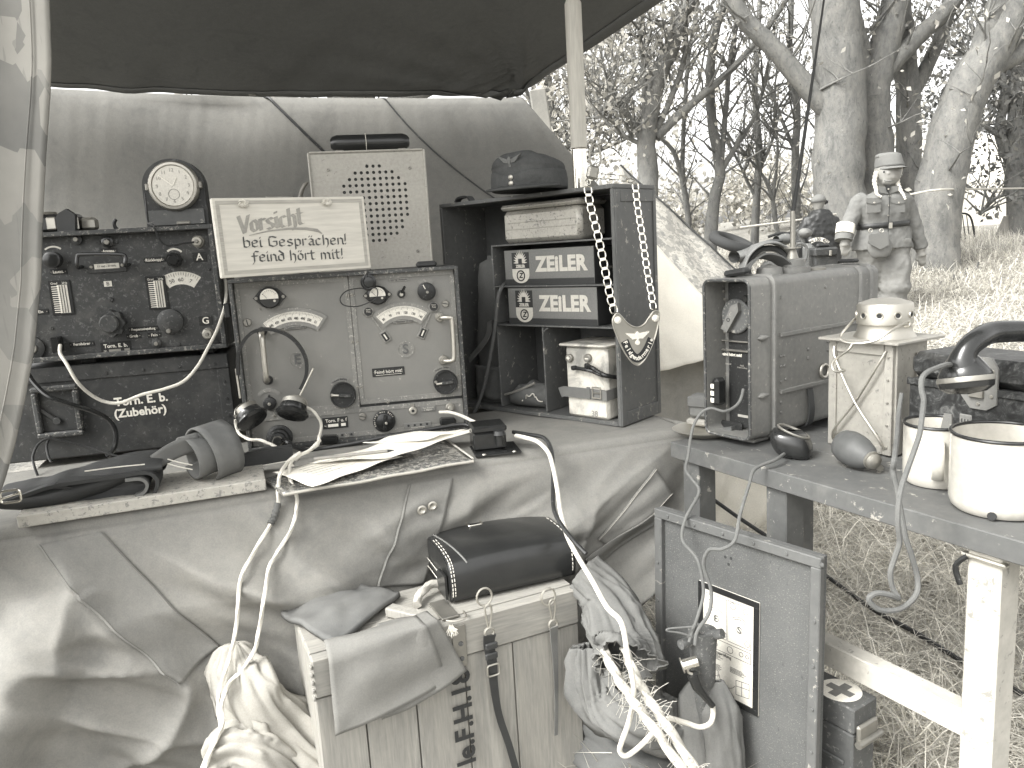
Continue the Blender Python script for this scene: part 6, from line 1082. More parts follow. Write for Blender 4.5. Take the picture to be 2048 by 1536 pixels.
cable('handset_cord', [atY(*za(x, y), Y) for x, y, Y in ((1375, 775, 1.045), (1330, 775, 1.03), (1260, 800, 1.015), (1170, 840, 1.0), (1115, 900, .99), (1110, 1000, .985), (1130, 1100, .98), (1115, 1250, .975), (1095, 1400, .965))] + [atY(*z7(x, y), Y) for x, y, Y in ((1420, 330, .955), (1370, 470, .94), (1340, 560, .925), (1322, 660, .915), (1318, 780, .91), (1328, 880, .91), (1300, 970, .91), (1275, 1060, .91), (1290, 1150, .91), (1322, 1205, .905), (1275, 1186, .90), (1195, 1176, .90), (1150, 1212, .90), (1215, 1272, .90), (1330, 1266, .905), (1420, 1190, .915), (1432, 1090, .925), (1395, 950, .93), (1365, 860, .935), (1345, 760, .94), (1325, 650, .945), (1310, 560, .95), (1290, 470, .955), (1300, 380, .965), (1315, 250, 1.1), (1325, 120, 1.2), (1340, 20, 1.22))], .0036, 'cordg', 'grey handset cord looping below the edge of the side table', 6)
# mugs
def mug(px, py, r, h, lab, hx, chip):
    c = atZ(px, py, TZ + .002); c = Vector((c.x, c.y, TZ + .002)); o = thing('enamel_mug', lab, 'mug', c, 'white enamel mugs')
    MB().lathe([(.0, 0), (r * .88, 0), (r * .97, .006), (r, .016), (r, h - .002), (r - .0022, h - .002), (r - .0022, .012), (r * .8, .004), (.0, .004)], 56).build('body', 'enamel', o, True)
    MB().tube([((r - .0005) * math.cos(q), (r - .0005) * math.sin(q), h) for q in [2 * math.pi * k / 56 for k in range(56)]], .0026, 8, True).build('rim', 'bake', o, True)
    d = Vector((math.cos(R(hx)), math.sin(R(hx)), 0)); s_ = Vector((-d.y, d.x, 0))
    MB().sect(spl([d * (r - .001) + Vector((0, 0, h * .80)), d * (r + .014) + Vector((0, 0, h * .83)), d * (r + .026) + Vector((0, 0, h * .70)), d * (r + .026) + Vector((0, 0, h * .42)), d * (r + .012) + Vector((0, 0, h * .22)), d * (r - .001) + Vector((0, 0, h * .2))], 6), lambda i, n: [(.008 * math.cos(q), .0022 * math.sin(q)) for q in [2 * math.pi * k / 12 for k in range(12)]], False, True, (d.x, d.y, 0)).build('handle', 'enamel', o, True)
    if chip: MB().disc(0, 0, .006, .0005, 0, 10).build('chip', 'ink', o, False, Matrix.Rotation(R(chip), 4, 'Z') @ Matrix.Translation((0, -r * .985, .006)))
    return o
mug(1872, 962, .048, .094, 'smaller white enamel mug with dark rim, its handle towards us', -118, 0)
mug(1998, 1014, .0635, .108, 'larger white enamel mug with dark rim at the table edge', 40, -40)
# ---------------------------------------------------------------- things on the front of the left table
def poly3(pts, z): return [atZ(x, y, z) for x, y in pts]
mc_ = [TF.I @ p for p in poly3(((528, 958), (880, 872), (946, 919), (566, 986)), TZ + .012)]
def quadp(c, s_, t_): return c[0].lerp(c[1], s_).lerp(c[3].lerp(c[2], s_), t_)
mp_ = thing('map_case', 'glossy dark map case with pale piping on the table front', 'map case', TF)
MB().grid(lambda s_, t_: quadp(mc_, s_, t_) + Vector((0, 0, -.012 * 0 + .004 * nz(s_ * 4, t_ * 3) - .003)), 30, 14).build('cover', 'mapc', mp_, 2, None, .006)
MB().tube([quadp(mc_, s_ / 30, 1.0) + Vector((0, -.002, .004 * nz(s_ / 30 * 4, 3) - .003)) for s_ in range(31)], .0028, 6).build('piping', 'rope', mp_, True); MB().tube([quadp(mc_, 1, s_ / 12) + Vector((0, 0, .002)) for s_ in range(13)], .002, 6).build('piping', 'rope', mp_, True)
def sheetp(name, px, lab, dz, curl=0, cat='paper'):
    c = [TF.I @ p for p in poly3(px, TZ + dz)]; o = MB().grid(lambda s_, t_: quadp(c, s_, t_) + Vector((0, 0, .006 * nz(s_ * 3 + dz * 99, t_ * 2) + curl * s_ ** 3)), 24, 10).build(name, 'paper', None, 2, TF.M, .0004); tag(o, lab, cat); return c
c = sheetp('printed_sheet', ((545, 945), (765, 895), (805, 912), (625, 972)), 'printed white sheet lying lowest on the map case', .022)
for k in range(7):
    a = quadp(c, .12, .12 + k * .11); b = quadp(c, .12 + .1 * ((k * 7) % 5 + 2), .12 + k * .11); tag
    MB().beam(a + Vector((0, 0, .0065 + .006 * 0)), b + Vector((0, 0, .0065)), .0012, .0004).build('print_line', 'signgrey', bpy.data.objects['printed_sheet'])
sheetp('loose_sheet', ((620, 925), (800, 880), (960, 862), (780, 915)), 'white sheet curling up towards the black switch box', .028, .008)
sheetp('spare_sheet', ((725, 888), (800, 868), (935, 858), (850, 880)), 'narrow white sheet at the foot of the grey transceiver', .034)
a, b = TF.I @ atZ(628, 918, TZ + .040), TF.I @ atZ(775, 902, TZ + .042); pn = thing('pencil', 'pale pencil lying across the sheets', 'pencil', TF); MB().tube([a, b], .0032, 6).build('shaft', 'woodx', pn); MB().cyl(b, b + (b - a).normalized() * .012, .003, .0006, 6).build('tip', 'ink', pn)
# black switch box on its plate
c = [TF.I @ p for p in poly3(((925, 895), (975, 918), (1066, 908), (1010, 884)), TZ + .006)]; sw = thing('switch_box', 'glossy black bakelite switch box with round plug on a plate', 'switch', TF); e1 = (c[2] - c[1]); e1.z = 0; an = math.atan2(e1.y, e1.x); ct = (c[0] + c[1] + c[2] + c[3]) / 4; T3 = Matrix.Rotation(an, 3, 'Z'); e2 = T3 @ Vector((0, 1, 0)); e1 = T3 @ Vector((1, 0, 0))
MB().box((ct.x, ct.y + .01, TZ + .006), (.092, .085, .004), .001, T3).build('base_plate', 'bake', sw); b0_ = ct - e1 * .012 + e2 * .028; MB().box((b0_.x, b0_.y, TZ + .026), (.066, .058, .034), .003, T3).build('housing', 'bake', sw); MB().box((b0_.x, b0_.y, TZ + .0505), (.070, .062, .014), .004, T3).build('lid', 'bake', sw)
q = b0_ + e1 * .018 - e2 * .036; MB().cyl((q.x, q.y, TZ + .018), (q.x, q.y, TZ + .040), .0085, .0085, 20).build('plug', 'bake', sw, True); MB().cyl((q.x, q.y, TZ + .0402), (q.x, q.y, TZ + .048), .0135, .011, 24).build('plug_head', 'bake', sw, True)
for k in (-1, 1): p = ct - e2 * .03 + e1 * .03 * k; MB().cyl((p.x, p.y, TZ + .008), (p.x, p.y, TZ + .010), .004, .003, 12).build('screw', 'steel', sw)
za_ = Z(780, 820, 600); zb_ = Z(1080, 1086, 600)
cable('plug_cable', [w3(FF, *z4(x, y), d) for x, y, d in ((1800, 1165, -.012), (1880, 1165, -.04), (1980, 1195, -.06))] + [atY(x, y, Y) for x, y, Y in ((945, 842, 1.585), (975, 855, 1.575))], .0035, 'cord', 'short white cable between grey transceiver and black switch box', 6)
cable('long_white_cable', [atY(*za_(x, y), Y) for x, y, Y in ((860, 175, 1.50), (930, 190, 1.47), (1010, 218, 1.45), (1080, 290, 1.43), (1115, 400, 1.40), (1145, 560, 1.36), (1165, 700, 1.33), (1210, 860, 1.29), (1285, 1005, 1.25), (1380, 1165, 1.19), (1480, 1345, 1.15))] + [atY(*zb_(x, y), Y) for x, y, Y in ((555, 545, 1.12), (600, 780, 1.08), (640, 1000, 1.07), (612, 1200, 1.10), (560, 1350, 1.09), (545, 1420, 1.09), (590, 1452, 1.09), (690, 1380, 1.10), (790, 1270, 1.11), (870, 1200, 1.12), (990, 1225, 1.13), (1090, 1256, 1.13), (1160, 1232, 1.13), (1182, 1170, 1.14), (1178, 1110, 1.14))], .0042, 'cord', 'long white cable from the switch box past the bag to the stake clamp', 6)
cable('black_cable', [atY(*za_(x, y), Y) for x, y, Y in ((840, 150, 1.52), (950, 168, 1.49), (1050, 190, 1.46), (1100, 270, 1.44), (1112, 400, 1.41), (1112, 540, 1.38), (1120, 680, 1.34), (1180, 800, 1.30), (1270, 910, 1.26), (1340, 982, 1.24))], .004, 'black', 'thin black cable hanging beside the long white cable')
# leather goods on the board: folded pouch, coiled belt, strap with buckle
BY = .045; V_ = lambda x, y, d: (lambda q: Vector((q[0], d, q[1])))(TF.uv(x, y, d))
lg = thing('leather_pouch_folded', 'dark pebbled leather pouch folded over on the painted board', 'pouch', TF)
ff1 = [V_(x, y, BY - .02) for x, y in ((128, 964), (292, 944), (300, 986), (136, 1014))]
MB().grid(lambda s_, t_: quadp(ff1, s_, t_) + Vector((0, .012 * math.sin(math.pi * t_) - .01 * s_ ** 3 + .003 * nz(s_ * 5, t_ * 4), .003 * nz(s_ * 4, 2))), 20, 14).build('inner_face', 'lead', lg, 2, None, .003)
MB().sect(spl([V_(x, y, BY) for x, y in ((120, 960), (180, 952), (250, 942), (298, 936), (318, 950), (314, 974), (300, 990))], 6), lambda i, n: [(-.035, -.003), (.035, -.003), (.035, .003), (-.035, .003)], False, True, (0, 0, 1)).build('folded_flap', 'lead', lg, True)
MB().sect(spl([V_(x, y, BY - .01) for x, y in ((255, 952), (285, 950), (298, 960), (292, 976), (275, 984))], 6), lambda i, n: [(-.03, -.0025), (.03, -.0025), (.03, .0025), (-.03, .0025)], False, True, (0, 0, 1)).build('inner_fold', 'leag', lg, True)
def mound(s_, t_):
    p = V_(5 + 325 * t_, 985 - 62 * t_ + 10 * math.sin(t_ * 5), BY + .03); r = .028 * math.sin(math.pi * (.06 + .9 * t_)) ** .4 * (1 + .2 * nz(s_ * 5, t_ * 6)); return p + Vector((0, .055 * math.cos(6.2832 * s_), r * math.sin(6.2832 * s_) - .006))
MB().grid(mound, 30, 40, 0, True).build('body', 'lead', lg, 2)
MB().tube([p + Vector((0, -.0, .003)) for p in spl([V_(x, y, BY - .036) for x, y in ((170, 946), (230, 938), (290, 932))], 5)], .0011, 5).build('stitching', 'stitch', lg)
cb = thing('belt_coil', 'broad grey leather belt curled into a loop on the board', 'belt', TF)
cc_ = V_(432, 905, BY + .03); ax_ = Vector((-.80, -.42, -.10)).normalized(); e1_ = ax_.cross(Vector((0, 0, 1))).normalized(); e2_ = e1_.cross(ax_)
def coil(s_, t_, r0, r1, a0, a1, w0, off=0): a = R(a0 + (a1 - a0) * s_); r = r0 + (r1 - r0) * s_; return cc_ + ax_ * (off + w0 * (t_ - .5)) + e1_ * (r * 1.05 * math.cos(a)) + e2_ * (r * .95 * math.sin(a)) + Vector((0, 0, .003 * nz(s_ * 5, t_)))
MB().grid(lambda s_, t_: coil(s_, t_, .060, .050, -70, 235, .062 - .014 * s_), 50, 4).build('outer_turn', 'leag', cb, 2, None, .004)
MB().grid(lambda s_, t_: coil(s_, t_, .052, .026, 10, 330, .04, .03), 50, 4).build('inner_turn', 'leag', cb, 2, None, .004)
tl_ = [V_(x, y, d) for x, y, d in ((300, 912, BY), (395, 868, BY), (410, 900, BY + .01), (318, 938, BY))]; MB().grid(lambda s_, t_: quadp(tl_, s_, t_) + Vector((0, 0, .006 * math.sin(math.pi * s_))), 12, 5).build('tail', 'leag', cb, 2, None, .004)
for dz in (0, 9): MB().tube(spl([V_(x, y, BY - .014) for x, y in ((335, 918 + dz), (355, 924 + dz), (385, 930 + dz))], 4), .0011, 5).build('stitching', 'stitch', cb)
hs2 = thing('leather_strap_end', 'flat dark leather strap with pale stitching under the headphones', 'strap', TF)
MB().sect([V_(x, y, BY + .075) for x, y in ((430, 938), (480, 925), (530, 912), (585, 905))], lambda i, n: [(-.012, -.014), (.012, -.014), (.012, .014), (-.012, .014)], False, True, (0, 0, 1)).build('strap', 'lead', hs2); MB().tube([V_(x, y, BY + .062) for x, y in ((478, 938), (530, 930), (575, 922))], .001, 5).build('stitching', 'stitch', hs2)
bs = thing('buckled_strap', 'black strap with steel buckle at the far left of the board', 'strap', TF)
MB().sect(spl([V_(x, y, BY - .01) for x, y in ((-10, 1005), (20, 1000), (60, 985), (110, 970), (150, 975))], 5), lambda i, n: [(-.012, -.003), (.012, -.003), (.012, .003), (-.012, .003)], False, True, (0, 0, 1)).build('strap', 'lead', bs, True); p = V_(22, 992, BY - .03); MB().tube([p + Vector((.014 * math.copysign(abs(math.cos(q)) ** .4, math.cos(q)), -.002, .010 * math.copysign(abs(math.sin(q)) ** .4, math.sin(q)))) for q in [2 * math.pi * k / 24 for k in range(24)]], .0022, 6, True).build('buckle', 'chrome', bs, True); MB().cyl(p + Vector((-.014, -.003, -.002)), p + Vector((.014, -.004, .004)), .0018, .0018, 8).build('prong', 'chrome', bs)
cable('thin_wire', [w3(AF, *z9(x, y), d) for x, y, d in ((265, 670, -.14), (235, 590, -.13), (225, 520, -.11), (260, 440, -.09), (330, 400, -.08), (420, 415, -.08), (560, 450, -.08), (700, 490, -.09), (850, 535, -.1))], .0026, 'black', 'thin dark wire arching over the folded pouch')
# paired white cords hanging in front of the cover
cable('left_cord', [TF.M @ V_(x, y, d) for x, y, d in ((600, 905, .07), (575, 925, .05), (560, 950, .0), (556, 980, -.02))] + [TF.M @ DV(x, y, o_) for x, y, o_ in ((556, 1008, .012), (548, 1035, .010), (533, 1062, .010), (505, 1110, .012), (481, 1160, .014), (476, 1215, .02), (469, 1275, .05), (455, 1330, .075), (440, 1380, .08), (437, 1420, .08), (440, 1460, .085), (420, 1500, .085), (402, 1545, .085))], .0032, 'cord', 'left one of the two white cords hanging before the canvas', 7, tw=.8)
cable('right_cord', [TF.M @ V_(x, y, d) for x, y, d in ((640, 880, .1), (620, 900, .08), (585, 920, .06), (578, 950, .02), (590, 978, -.02))] + [TF.M @ DV(x, y, o_) for x, y, o_ in ((594, 1000, .012), (592, 1025, .012), (582, 1060, .012), (552, 1110, .012), (538, 1140, .014), (528, 1200, .02), (518, 1260, .05), (509, 1300, .07), (485, 1340, .08), (458, 1370, .085), (444, 1410, .085), (445, 1450, .09), (425, 1495, .09), (408, 1545, .09))], .0032, 'cord', 'right one of the two white cords hanging before the canvas', 7, tw=.8)
tag(MB().tube(spl([TF.M @ DV(x, y, .011) for x, y in ((556, 1006), (549, 1032), (541, 1048))], 6), lambda t: .0058 + .0014 * math.sin(t * 40), 10).build('cord_whipping', 'cordg', None, True), 'dark whipping wound round the left hanging cord', 'binding')

# ---------------------------------------------------------------- crate
XF = Fr(-.118, 1.183, 0, 24.6); cr = thing('ammunition_crate', 'pine shell crate with black stencilled letters below the table', 'crate', XF); w_, d_, h_ = .469, .165, .40
zx = Z(500, 1086, 600); X_ = lambda x, y, d=0: XF.uv(*zx(x, y), d)
MB().box((0, .012, h_ - .034), (w_, .022, .066), .003).build('plank', 'woodx', cr)
bw = [.075, .085, .088, .09, .131]; x = -w_ / 2; rs = random.Random(3)
for i, b in enumerate(bw): MB().box((x + b / 2, .0145 + rs.uniform(-.001, .001), (h_ - .069) / 2), (b - .0018, .020, h_ - .0695), .0015).build('plank', 'wood', cr, False); x += b
for i in range(3): MB().box((-w_ / 2 + .011, .026 + (d_ - .03) * (i + .5) / 3, h_ / 2 - .002), (.020, (d_ - .03) / 3 - .0015, h_ - .006), .0015).build('plank', 'wood', cr); MB().box((w_ / 2 - .011, .026 + (d_ - .03) * (i + .5) / 3, h_ / 2 - .002), (.020, (d_ - .03) / 3 - .0015, h_ - .006), .0015).build('plank', 'wood', cr)
for i in range(3): MB().box((0, .024 + (d_ - .024) * (i + .5) / 3, h_ - .009), (w_ - .004, (d_ - .024) / 3 - .0015, .018), .0015).build('plank', 'woodx', cr)
MB().box((0, d_ - .01, h_ / 2 - .012), (w_ - .046, .018, h_ - .03), 0).build('back_board', 'wood', cr)
for k in range(5): MB().box((-w_ / 2 - .001, .004 + .0 * k, h_ - .012 - .0132 * k), (.004, .012, .006), .001).build('finger_joint', 'wood', cr)
u, v = X_(1425, 640); q = MB().box((u, -.0008, h_ - .045), (.024, .0026, .075), .0008).build('hinge_plate', 'dim', cr)
for dz in (-.022, .005): MB().disc(u + .002, h_ - .045 + dz, .0042, .002, -.002, 14).build('screw', 'rust', q, True)
MB().box((u - .008, .045, h_ + .003), (.03, .07, .004), .001).build('hasp', 'dim', cr); MB().tube(spl([(u - .02, .0, h_ + .006), (u - .005, -.006, h_ + .004), (u + .014, -.004, h_ + .005), (u + .016, .012, h_ + .008)], 4), .002, 6).build('hasp_wire', 'steel', cr, True)
rs = random.Random(1); mb = MB(); 
for i in range(30): mb.tube([(u - .012 + rs.uniform(-.004, .004), -.002, h_ - .002 - rs.random() * .004), (u - .014 + rs.uniform(-.012, .012), -.006, h_ - .012 - rs.random() * .012)], .0007, 4)
mb.build('string_tassel', 'cord', cr)
u, v = X_(1445, 1000); lettering('le.F.H.18', .047, u, X_(1450, 860)[1], -.0022, 'ink', cr, 'stencil', rot=-90, bold=.0012, align='RIGHT', sx=1.05, depth=.0006)
tag(MB().box((0, 0, 0), (.022, .075, .016), .002).build('wood_block', 'wood', None, False, XF.M @ Matrix.Translation((X_(1180, 450)[0] - .014, .05, h_ + .010)) @ Matrix.Rotation(R(35), 4, 'Z')), 'short wooden block lying on the crate beside the folded gaiter', 'block')
rp = spl([XF.M @ Vector(q) for q in ((-.04, .075, h_ + .008), (-.025, .1, h_ + .014), (.0, .115, h_ + .02), (.03, .12, h_ + .01))], 8); mb = MB(); mb.sect(rp, lambda i, n: [(.007 * (1 + .2 * math.cos(3 * q + i * .7)) * math.cos(q), .007 * (1 + .2 * math.cos(3 * q + i * .7)) * math.sin(q)) for q in [2 * math.pi * k / 14 for k in range(14)]]); tag(mb.build('thick_rope', 'rope', None, True), 'thick rope handle lying on the crate behind the block', 'rope')
# folded gaiter over the crate's left corner
gt = thing('canvas_gaiter', 'folded canvas gaiter with suede top draped over the crate corner', 'gaiter', XF)
def G3(x, y, z): q = XF.top(x, y, z); return Vector((q[0], q[1], z))
tq = [G3(562, 1228, h_ + .012), G3(705, 1168, h_ + .022), G3(800, 1188, h_ + .012), G3(672, 1292, h_ + .008)]
MB().grid(lambda s_, t_: quadp(tq, s_, t_) + Vector((0, 0, .010 * math.sin(math.pi * s_) * math.sin(math.pi * t_) + .007 * nz(s_ * 4, t_ * 4, 2))), 22, 22).build('suede_top', 'suede', gt, 2, None, .010)
def fall(pxq, off, name):
    tl, tr_, br_, bl_ = [Vector((X_((x - 500) / .29297, (y - 1086) / .29297)[0], 0, X_((x - 500) / .29297, (y - 1086) / .29297)[1])) for x, y in pxq]
    def f(s_, t_):
        p = tl.lerp(tr_, s_).lerp(bl_.lerp(br_, s_), t_); k = max(0, 1 - t_ * 5); return Vector((p.x, -off - .008 * math.sin(math.pi * s_) * (.4 + t_) - .006 * nz(s_ * 3, t_ * 3, off * 90) - .004 * t_ + .03 * k * k, min(p.z, h_ + .012 + .006 * k)))
    MB().grid(f, 22, 24).build(name, 'gaiter', gt, 2, None, .0035)
fall(((760, 1240), (862, 1215), (928, 1335), (760, 1432)), .006, 'under_layer'); fall(((652, 1290), (838, 1215), (888, 1350), (666, 1460)), .013, 'cloth_fall')
# leather case on the crate
o0, r0, b0 = [XF.I @ p for p in poly3(((903, 1206), (1176, 1188), (782, 1150)), h_ + .004)]
e1 = (r0 - o0); Lb = e1.length; an = math.degrees(math.atan2(e1.y, e1.x)); Db = max(.085, (b0 - o0).length * .72)
BF = Fr(*(XF.M @ o0), 24.6 + an); e2v = ((XF.M @ b0) - (XF.M @ o0)); Db = e2v.length; SK = Matrix.Identity(4); e1v = ((XF.M @ r0) - (XF.M @ o0)).normalized(); e2v = e2v.normalized()
for r_ in range(3): SK[r_][0] = e1v[r_]; SK[r_][1] = e2v[r_]; SK[r_][3] = (XF.M @ o0)[r_]
BF.M = SK; BF.I = SK.inverted(); lb = thing('leather_case', 'glossy black leather case with white stitching lying on the crate', 'bag', BF); Hb = .070
prof = [(0, 0), (-.004, .02), (0, Hb * .72), (.014, Hb * .95), (Db * .35, Hb * 1.05), (Db * .7, Hb * 1.02), (Db * .95, Hb * .9), (Db, Hb * .6), (Db, 0)]
pr = [(q.x, q.y) for q in spl([(a, b, 0) for a, b in prof], 4)]
def lbody(s_, t_):
    k = t_ * (len(pr) - 1); i = min(len(pr) - 2, int(k)); f = k - i; y, z = pr[i][0] + (pr[i + 1][0] - pr[i][0]) * f, pr[i][1] + (pr[i + 1][1] - pr[i][1]) * f
    e = math.sin(math.pi * s_) ** .7; return Vector((Lb * s_, y - .004 * e * (1 if z > .01 else 0), z * (1 + .12 * e) + .002))
MB().grid(lbody, 30, 40).build('wrap', 'lea', lb, 2, None, .004)
for s_, nm in ((.004, 'end_panel'), (.996, 'end_panel')): MB().prism([(y + .001, z + .002) for y, z in pr], -.0025, .0025, Matrix.Translation((Lb * s_, 0, 0)) @ Matrix.Rotation(R(90), 4, 'Z') @ Matrix.Diagonal((1, -1 if s_ < .5 else -1, 1, 1))).build(nm, 'lea', lb)
rev = Matrix(((0, -1, 0), (1, 0, 0), (0, 0, 1)))
for s_ in (.012, .03, .975):
    for k in range(2, len(pr) - 14): 
        p = lbody(s_, k / (len(pr) - 1)); q = lbody(s_, (k + .6) / (len(pr) - 1)); n_ = Vector((0, -.0028, .0018)); MB().tube([p + n_, q + n_], .0009, 5).build('stitch', 'stitch', lb)
for zz in (.02, .036): MB().tube([Vector((-.0045, y, zz)) for y in [.012 + (Db - .02) * k / 10 for k in range(11)]], .0008, 5).build('seam_thread', 'stitch', lb)
MB().tube([lbody(.14 + .12 * (k / 12) ** 1.0 * (-1), .30 + .42 * k / 12) + Vector((0, -.001, .0025)) for k in range(13)], .0018, 6).build('flap_edge', 'leag', lb, True)
MB().prism([(0.004, .005), (Db * .3, .005), (Db * .3, Hb * .55), (Db * .24, Hb * .68), (.004, Hb * .7)], -.002, .002, Matrix.Translation((-.006, 0, 0)) @ Matrix.Rotation(R(90), 4, 'Z')).build('corner_tab', 'lea', lb)
sx_ = Lb * .44; MB().strap(spl([(sx_, Db * .3, Hb * 1.14), (sx_ - .005, Db * .6, Hb * 1.16), (sx_ - .02, Db * .95, Hb * 1.2), (sx_ - .035, Db * 1.15, Hb * 1.45)], 5), .015, .003, (0, 0, 1)).build('closing_strap', 'lead', lb, True)
for a, b, r_ in ((sx_ - .012, Db * .72, .010), (sx_ + .004, Db * .36, .008)): MB().tube([(a + r_ * 1.4 * math.copysign(abs(math.cos(q)) ** .4, math.cos(q)), b + r_ * .9 * math.copysign(abs(math.sin(q)) ** .4, math.sin(q)), Hb * 1.2) for q in [2 * math.pi * k / 20 for k in range(20)]], .0017, 6, True).build('buckle', 'chrome', lb, True)
# carrying hooks and straps hanging below the case
def hookset(px, lab, rows, mat, long_):
    hq = thing('strap_hook', lab, 'strap', XF, 'snap hooks hanging over the crate'); P = lambda x, y, d: (lambda q: Vector((q[0], d, q[1])))(XF.uv(x, y, d))
    c = P(px, 1193, -.012); MB().tube([c + Vector((.0135 * math.cos(q), -.001, .015 * math.sin(q))) for q in [2 * math.pi * k / 20 for k in range(20)]], .0018, 6, True).build('d_ring', 'alu', hq, True)
    y0, y1 = rows; a = P(px + 8, y0, -.014); b = P(px + 10, y1, -.014); m_ = (a + b) / 2; wv = .0055; MB().tube(spl([a + Vector((wv, 0, 0)), a + Vector((0, 0, .006)), a - Vector((wv, 0, 0)), m_ - Vector((wv * .7, 0, 0)), b, m_ + Vector((wv * .9, 0, 0))], 4, True), .0016, 6, True).build('snap_hook', 'steel', hq, True)
    MB().tube([b + Vector((.008 * math.cos(q), 0, .008 * math.sin(q) - .006)) for q in [2 * math.pi * k / 18 for k in range(18)]], .0022, 6, True).build('ring', 'alu', hq, True)
    Q_ = spl([b + Vector((0, -.002, -.010))] + [P(x, y, d) for x, y, d in long_], 5); MB().sect(Q_, lambda i, n: [(-w2(i / n), -.0012), (w2(i / n), -.0012), (w2(i / n), .0012), (-w2(i / n), .0012)], False, True, (0, -1, 0)).build('leather_strap', mat, hq, True); return hq, P
w2 = lambda t: .011 * (1 - .45 * min(1, t * 1.6))
hq, P = hookset(968, 'left snap hook with buckled black strap hanging over the crate', (1215, 1258), 'lead', ((978, 1290, -.012), (985, 1330, -.012), (988, 1370, -.010), (998, 1430, -.008), (1018, 1490, -.008), (1035, 1550, -.01)))
for y in (1292, 1312): p = P(983, y, -.015); MB().box(p, (.022, .006, .012), .002).build('keeper', 'lead', hq)
p = P(987, 1340, -.015); MB().tube([p + Vector((.011 * math.copysign(abs(math.cos(q)) ** .4, math.cos(q)), 0, .010 * math.copysign(abs(math.sin(q)) ** .4, math.sin(q)))) for q in [2 * math.pi * k / 20 for k in range(20)]], .0017, 6, True).build('buckle', 'steel', hq, True)
w2 = lambda t: .008 * (1 - .6 * min(1, t * 1.4)); hookset(1096, 'right snap hook with plain narrow strap hanging over the crate', (1205, 1242), 'leag', ((1108, 1280, -.010), (1111, 1330, -.008), (1113, 1400, -.006), (1112, 1470, -.005)))

# ---------------------------------------------------------------- cloth heaps
def crumple(name, mat, path, rad, lab, cat, seed, amp=.25, sq=.6, nu=60, nv=70, fr=3.0, open_=False, parent=None):
    P = spl(path, 10); N = len(P) - 1
    def f(s_, t_):
        k = t_ * N; i = min(N - 1, int(k)); p = P[i].lerp(P[i + 1], k - i); d = (P[i + 1] - P[i]).normalized(); u = Vector((0, -1, 0)); u = (u - d * u.dot(d)).normalized(); b = d.cross(u); A = 2 * math.pi * s_; r = rad(t_)
        r *= 1 + amp * 1.3 * (nz(math.cos(A) * fr * 1.5 + seed, math.sin(A) * fr * 1.5 + 1.2 * t_, t_ * 1.6 + 11) + .7 * (1 - abs(nz(math.cos(A) * fr * 1.2 + seed + 4, math.sin(A) * fr * 1.2 + t_, t_ * 2.2))) ** 4 - .35) + amp * .6 * (nz(math.cos(A) * fr * .7 + seed, math.sin(A) * fr * .7, t_ * fr * 1.0) + .6 * (abs(nz(math.cos(A) * fr + seed, math.sin(A) * fr + t_ * 3, t_ * fr * .8 + 5))) - .3 * abs(nz(A * 2.2, t_ * 5 + seed)) + .3 * nz(math.cos(A) * 6, math.sin(A) * 6 + seed, t_ * 9))
        return p + u * (math.sin(A) * r * sq) + b * (math.cos(A) * r)
    o = MB().grid(f, nu, nv, 0, True).build(name, mat, parent, 2, None, .0025); return tag(o, lab, cat) if lab else o
crumple('cotton_bag', 'cloth_w', [TF.M @ DV(x, y, o_) for x, y, o_ in ((470, 1286, .035), (478, 1335, .045), (505, 1405, .05), (560, 1470, .055), (625, 1530, .06), (680, 1590, .06))], lambda t: .008 + .034 * min(1, t * 5) ** .6 * (1 + .8 * t), 'crumpled white cotton cloth hanging at the lower left', 'cloth', 3.3, .36, .5, 80, 90, 2.6)
crumple('cotton_rag', 'cloth_w', [TF.M @ DV(x, y, .05) for x, y in ((420, 1530), (470, 1505), (530, 1530), (600, 1580))], lambda t: .012 + .036 * math.sin(math.pi * t) ** .6, 'pale rag bunched below the hanging white cloth', 'cloth', 8.1, .36, .6, 60, 60, 2.6)
sl_ = crumple('trouser_leg', 'cloth_g', [atY(x, y, Y) for x, y, Y in ((1165, 1150, 1.30), (1205, 1190, 1.27), (1228, 1240, 1.23), (1245, 1290, 1.19), (1252, 1325, 1.15))], lambda t: .036 + .016 * t, 'grey trouser leg hanging open-ended beside the crate', 'trousers', 5.2, .26, .75, 70, 70, 2.6)
crumple('work_jacket', 'cloth_g', [atY(x, y, Y) for x, y, Y in ((1180, 1290, 1.24), (1200, 1380, 1.22), (1260, 1430, 1.19), (1330, 1440, 1.2), (1350, 1400, 1.22))], lambda t: .028 + .022 * math.sin(math.pi * t), 'grey work cloth bunched under the ropes', 'clothing', 9.4, .35, .8, 70, 60, 3)
crumple('dark_cloth', 'cloth_d', [atZ(x, y, .05) for x, y in ((1180, 1480), (1250, 1510), (1330, 1530), (1400, 1545))], lambda t: .03 + .06 * math.sin(math.pi * min(1, t + .12)) ** .7, 'dark cloth heap on the ground right of the crate', 'clothing', 2.4, .3, 1.0, 70, 60, 3)
crumple('grey_glove', 'cloth_g', [atY(x, y, Y) for x, y, Y in ((1395, 1362, 1.19), (1390, 1420, 1.18), (1392, 1490, 1.17), (1400, 1560, 1.16))], lambda t: .010 + .017 * min(1, t * 5), 'limp grey cloth finger left of the iron stake', 'clothing', 4.4, .12, .45, 40, 40, 2)
crumple('grey_sleeve', 'cloth_g', [atY(x, y, Y) for x, y, Y in ((1436, 1362, 1.165), (1442, 1420, 1.16), (1450, 1490, 1.155), (1455, 1560, 1.15))], lambda t: .008 + .022 * min(1, t * 3), 'grey cloth hanging behind the iron stake', 'clothing', 6.4, .15, .45, 40, 40, 2)
